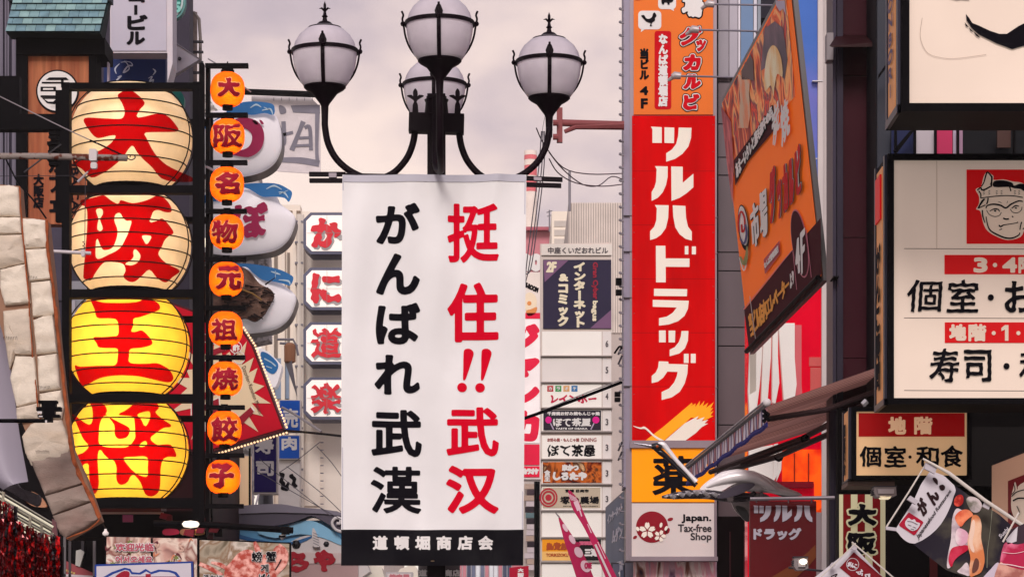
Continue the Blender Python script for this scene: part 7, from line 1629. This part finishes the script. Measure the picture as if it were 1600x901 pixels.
# ================================================================== hanging flags at bottom right
def flagw(a, b): return .012 * math.sin(a * 9 + b * 5) + .006 * math.sin(a * 21 - b * 8)
fpl = Wavy((0, 11.3, 0), (1, 0, 0), (0, 0, 1), flagw)
t = thing('sushi_flag', 'tilted flag with white lettered end and sushi photo hanging from a white pole', 'flag', P(1500, 905, 11.3))
dkf = mat('flag_charcoal', '241e2a', .6, var=.2, col2='4a443c', c2scale=8); wf = mat('flag_white', 'cdc5cc', .6, var=.05); Hz = lambda p: Z(p, 1260, 740, 4.706)
wt_ = [(1453, 735), (1492, 758), (1490, 775), (1483, 795), (1470, 818), (1452, 836), (1428, 849), (1412, 843), (1402, 831), (1400, 824), (1425, 785)]
def cloth(name, pts, mm, d):
    M().raw(fpl, [pts], g=4, d=d, merge=False).build(name, mm, t, True)
cloth('cloth', [(1453, 735), (1492, 757), (1530, 784), (1562, 803), (1582, 820), (1576, 850), (1560, 884), (1545, 900), (1528, 902), (1505, 900), (1478, 890), (1446, 865), (1427, 850), (1404, 835), (1400, 824), (1425, 785)], dkf, 0)
cloth('white_end', cat(wt_, 2), wf, .003)
m = M()
m.raw(fpl, [Z([(747, 283), (858, 355), (790, 455), (672, 377)], 1260, 740, 4.706)], g=2.5, d=.006, merge=False); m.build('red_emblem', mat('flag_red', 'a81030', .5), t)
m = M(); m.raw(fpl, [cat(Z([(745, 325), (765, 340), (790, 335), (800, 355), (830, 365), (815, 400), (795, 415), (770, 420), (745, 405), (725, 385), (720, 355)], 1260, 740, 4.706), 3)], g=1.6, d=.009, merge=False); m.build('emblem_print', wf, t)
m = M(); [m.stroke(fpl, Z(q, 1260, 740, 4.706), .7, .012) for q in ([(735, 350), (770, 355), (810, 375)], [(740, 375), (765, 385)], [(775, 390), (800, 400)], [(760, 405), (785, 412)])]; m.build('emblem_lines', INK, t)
m = M()
m.textq(fpl, 'が', Hz([(788, 238), (836, 165), (906, 256), (856, 320)]), b=1.3, g=.9, d=.006)
m.textq(fpl, 'ん', Hz([(862, 180), (898, 95), (985, 158), (940, 240)]), b=1.5, g=.9, d=.006)
m.poly(fpl, cat(Hz([(922, 35), (940, 28), (960, 45), (963, 75), (955, 78), (935, 60)]), 3), .006); m.poly(fpl, cat(Hz([(972, 90), (1000, 78), (1018, 95), (1010, 118), (985, 120)]), 3), .006)
m.build('lettering', mat('flag_brown_ink', '2a1418', .6), t)
m = M(); m.textq(fpl, 'Japanesefood Restaurant', [Hz([(800, 452)])[0], Hz([(1052, 108)])[0], Hz([(1072, 132)])[0], Hz([(822, 492)])[0]], b=.25, g=.6, d=.006); m.build('lettering', mat('flag_grey_ink', '4a4448', .6), t)
def fb_(name, pts, mm, d): M().raw(fpl, [cat(Hz(pts), 3)], g=2.2, d=d, merge=False).build(name, mm, t, True)
fb_('sushi_print', [(1100, 255), (1135, 262), (1150, 280), (1120, 420), (1150, 440), (1185, 470), (1180, 560), (1130, 560), (1080, 610), (1060, 680), (1030, 690), (1035, 600), (1060, 480), (1070, 330)], mat('rice_print', 'd8c8cc', .6, col2='b09aa4', c2scale=18), .005)
fb_('sushi_print', [(1085, 200), (1100, 165), (1135, 150), (1155, 170), (1150, 215), (1120, 238), (1090, 230)], mat('roe_print', 'b01c18', .5, col2='e05040', c2scale=40), .006)
fb_('sushi_print', [(1175, 195), (1200, 165), (1260, 180), (1290, 225), (1275, 270), (1240, 285), (1205, 265)], mat('pickle_print', 'c8b8b8', .5, col2='7a7468', c2scale=18), .006)
fb_('sushi_print', [(1090, 330), (1105, 290), (1150, 262), (1195, 265), (1225, 300), (1200, 320), (1165, 350), (1130, 390)], mat('salmon_bright', 'd85838', .5, col2='f08a60', c2scale=14), .007)
fb_('sushi_print', [(1050, 575), (1075, 540), (1140, 525), (1185, 528), (1180, 560), (1120, 600), (1080, 640), (1060, 690), (1040, 640)], mat('tuna_print', 'b80c34', .5, col2='d84060', c2scale=10), .008)
fb_('sushi_print', [(1215, 315), (1240, 300), (1270, 320), (1285, 380), (1280, 470), (1300, 570), (1305, 650), (1280, 720), (1235, 745), (1195, 755), (1190, 690), (1200, 620), (1185, 550), (1180, 480), (1200, 400)], mat('prawn_orange', 'd88050', .5, col2='efc0a0', c2scale=9), .009)
fb_('sushi_print', [(1215, 345), (1235, 350), (1230, 430), (1215, 500), (1230, 560), (1220, 580), (1195, 540), (1190, 470)], mat('prawn_flesh', 'ecc8b4', .5), .011)
fb_('sushi_print', [(1110, 400), (1170, 420), (1190, 470), (1160, 520), (1110, 525), (1090, 470)], mat('squid_pink', 'd8a0b4', .5, col2='e8d4d8', c2scale=10), .009)
fb_('sushi_print', [(1130, 690), (1170, 650), (1190, 690), (1190, 750), (1150, 740), (1100, 720)], mat('rice_print', 'd8c8cc', .6), .009)
fb_('sushi_print', [(1235, 620), (1262, 640), (1255, 700), (1215, 730), (1212, 690)], mat('shell_brown', '6a4038', .5), .012)
m = M(); m.stroke(fpl, Hz([(1365, 265), (1350, 420), (1330, 560), (1325, 690)]), [.9, .6, 1], .006); m.build('glaze_line', mat('olive_line', '8a8a78', .5), t)
m = M(); m.textq(fpl, 'Sushi', [Hz([(1412, 448)])[0], Hz([(1478, 385)])[0], Hz([(1495, 408)])[0], Hz([(1430, 475)])[0]], b=.3, g=.6, d=.006); m.build('lettering', wf, t)
M().tube([P(1482, 738, 11.2), P(1540, 782, 11.2), P(1604, 824, 11.2)], .0075, 8).tube([P(1442, 716, 11.2), P(1482, 738, 11.2)], [.004, .007], 8).build('pole', mat('pole_ivory', 'cfc5bd', .4), t, True)
M().tube([P(1447, 724, 11.25), P(1420, 768, 11.25), P(1384, 824, 11.25)], .0035, 6).build('thin_pole', mat('pole_ivory', 'cfc5bd', .4), t, True)
for q in ([(1446, 722), (1464, 730), (1460, 740), (1444, 732)], [(1422, 774), (1434, 782), (1430, 788), (1417, 780)], [(1384, 822), (1400, 824), (1400, 829), (1384, 827)], [(1540, 782), (1549, 786), (1544, 796), (1534, 791)]):
    M().prism(front(11.22), q, -.01, .012).build('clip', mat('clip_white', 'b9b0b8', .4), t)
# second and third flags
t = thing('lower_left_flag', 'white diamond flag with dark red panel and round crest at the bottom edge', 'flag', P(1335, 960, 11.9)); p3 = front(11.9)
M().prism(p3, [(1334, 853), (1398, 920), (1320, 980), (1268, 905)], -.006, 0).build('cloth', wf, t)
M().prism(p3, [(1334, 862), (1384, 905), (1365, 930), (1312, 886)], .0, .003).build('red_panel', mat('flag_maroon', '7c0c1c', .5), t)
m = M(); e_ = ell(1332, 881, 9.5, 9.5, 26)
for a, b in zip(e_, e_[1:] + e_[:1]): m.stroke(p3, [a, b], .8, .006, False)
m.textq(p3, 'がんこ', [(1325, 876), (1340, 880), (1338, 888), (1323, 884)], b=.6, g=.6, d=.007); m.textq(p3, 'ふぐ', [(1342, 886), (1362, 897), (1355, 906), (1336, 894)], b=.6, g=.6, d=.007); m.build('lettering', wf, t)
m = M(); m.stroke(p3, [(1298, 900), (1308, 896), (1303, 903), (1312, 903)], 1.6, .004); m.stroke(p3, [(1283, 912), (1296, 902)], 1.4, .004); m.build('brush_print', mat('flag_brown_ink', '2a1418', .6), t)
M().tube([P(1331, 846, 11.85), P(1400, 905, 11.85)], .0035, 6).tube([P(1337, 848, 11.85), P(1278, 905, 11.85)], .0028, 6).build('pole', mat('pole_ivory', 'cfc5bd', .4), t)
M().prism(front(11.86), [(1332, 850), (1340, 853), (1337, 860), (1329, 857)], -.01, .01).prism(front(11.86), [(1300, 878), (1306, 882), (1302, 887), (1296, 883)], -.01, .01).build('clip', mat('clip_white', 'b9b0b8', .4), t)
t = thing('right_corner_flag', 'flag corner with pink meat photo and pale roll at the bottom right corner', 'flag', P(1590, 960, 10.9)); p3 = front(10.9)
M().prism(p3, [(1580, 826), (1640, 800), (1640, 960), (1530, 960), (1545, 905), (1562, 872)], -.006, 0).build('cloth', mat('flag_dark_plum', '3a2a34', .6), t)
M().prism(p3, [(1584, 828), (1590, 822), (1588, 845), (1574, 850), (1572, 842)], 0, .004).build('white_corner', wf, t)
M().poly(p3, cat([(1568, 850), (1578, 847), (1590, 850), (1640, 846), (1640, 905), (1600, 905), (1566, 890), (1562, 880)], 3), .004).build('meat_print', mat('meat_pink', 'b02048', .5, col2='e07090', c2scale=14, c2lo=.5, c2hi=.64), t)
M().poly(p3, cat([(1535, 905), (1548, 888), (1558, 878), (1562, 884), (1560, 905)], 3), .004).build('roll_print', mat('pale_roll', 'c8b8c8', .5), t)
M().poly(p3, cat([(1560, 880), (1575, 884), (1600, 890), (1640, 892), (1640, 930), (1556, 930)], 3), .006).build('meat_print', mat('meat_brown', 'a06058', .5, col2='d8a090', c2scale=12), t)
M().stroke(p3, [(1562, 880), (1580, 882), (1600, 886), (1630, 888)], 1.4, .009).stroke(p3, [(1566, 862), (1585, 864), (1610, 858)], .8, .009).build('fat_print', mat('fat_line', 'e8c8cc', .5), t)
M().tube([P(1567, 846, 10.85), P(1592, 800, 10.85)], .004, 6).build('pole', mat('pole_ivory', 'cfc5bd', .4), t)
# peach sign at right edge
YE = 13.2
pe = Pl(P(1552, 900, YE + .8), (P(1660, 900, YE) - P(1552, 900, YE + .8)).normalized(), (0, 0, 1))
t = thing('peach_corner_sign', 'peach lit sign with dark red emblem panel cut by the right edge behind the flags', 'sign', P(1600, 910, YE))
M().prism(pe, [(1550, 724), (1680, 672), (1680, 905), (1550, 835)], -.15, 0).build('case', mat('case_edge', '2a2834', .35), t)
M().poly(pe, [(1552, 727), (1680, 677), (1680, 900), (1552, 832)], .008).build('face', mat('lit_peach_face', 'c89a80', .5, em=.2, var=.05), t)
M().poly(pe, [(1579, 751), (1680, 712), (1680, 870), (1579, 822)], .014).build('red_panel', mat('deep_red_panel', '7a0a18', .5, em=.08), t)
m = M(); m.poly(pe, cat([(1592, 752), (1589, 762), (1586, 775), (1586, 795), (1592, 810), (1605, 822), (1640, 822), (1640, 745), (1600, 756), (1596, 765)], 3), .019); m.build('emblem_print', fcm, t)
m = M()
for q, w_ in (([(1588, 775), (1596, 768), (1610, 764)], 1.6), ([(1585, 800), (1590, 812), (1600, 820)], 2.2), ([(1590, 782), (1598, 778), (1610, 778)], 2.4), ([(1591, 755), (1593, 765), (1588, 772)], 1.2), ([(1596, 790), (1600, 800), (1596, 806)], 1.4)): m.stroke(pe, q, w_, .024)
m.build('emblem_lines', INK, t)
t = thing('round_corner_light', 'small lit shop light beside the second big lantern and the fugu lanterns', 'lamp', P(322, 384, 33)); M().ball(P(322, 379, 33), .055, 14).build('bulb', mat('soft_warm_bulb', 'fff0d8', .3, em=1.2, emc='fff0d8'), t, True)

# ================================================================== haze in the street air
hz = bpy.data.materials.new('street_haze'); hz.use_nodes = True; N = hz.node_tree.nodes; N.clear()
ho = N.new('ShaderNodeOutputMaterial'); hv = N.new('ShaderNodeVolumePrincipled'); hv.inputs['Density'].default_value = .0005
hv.inputs['Color'].default_value = (1.0, .93, .88, 1); hz.node_tree.links.new(hv.outputs[0], ho.inputs['Volume'])
M().box((-58, -18, -1), (58, 180, 46)).build('haze', hz, kind='stuff')
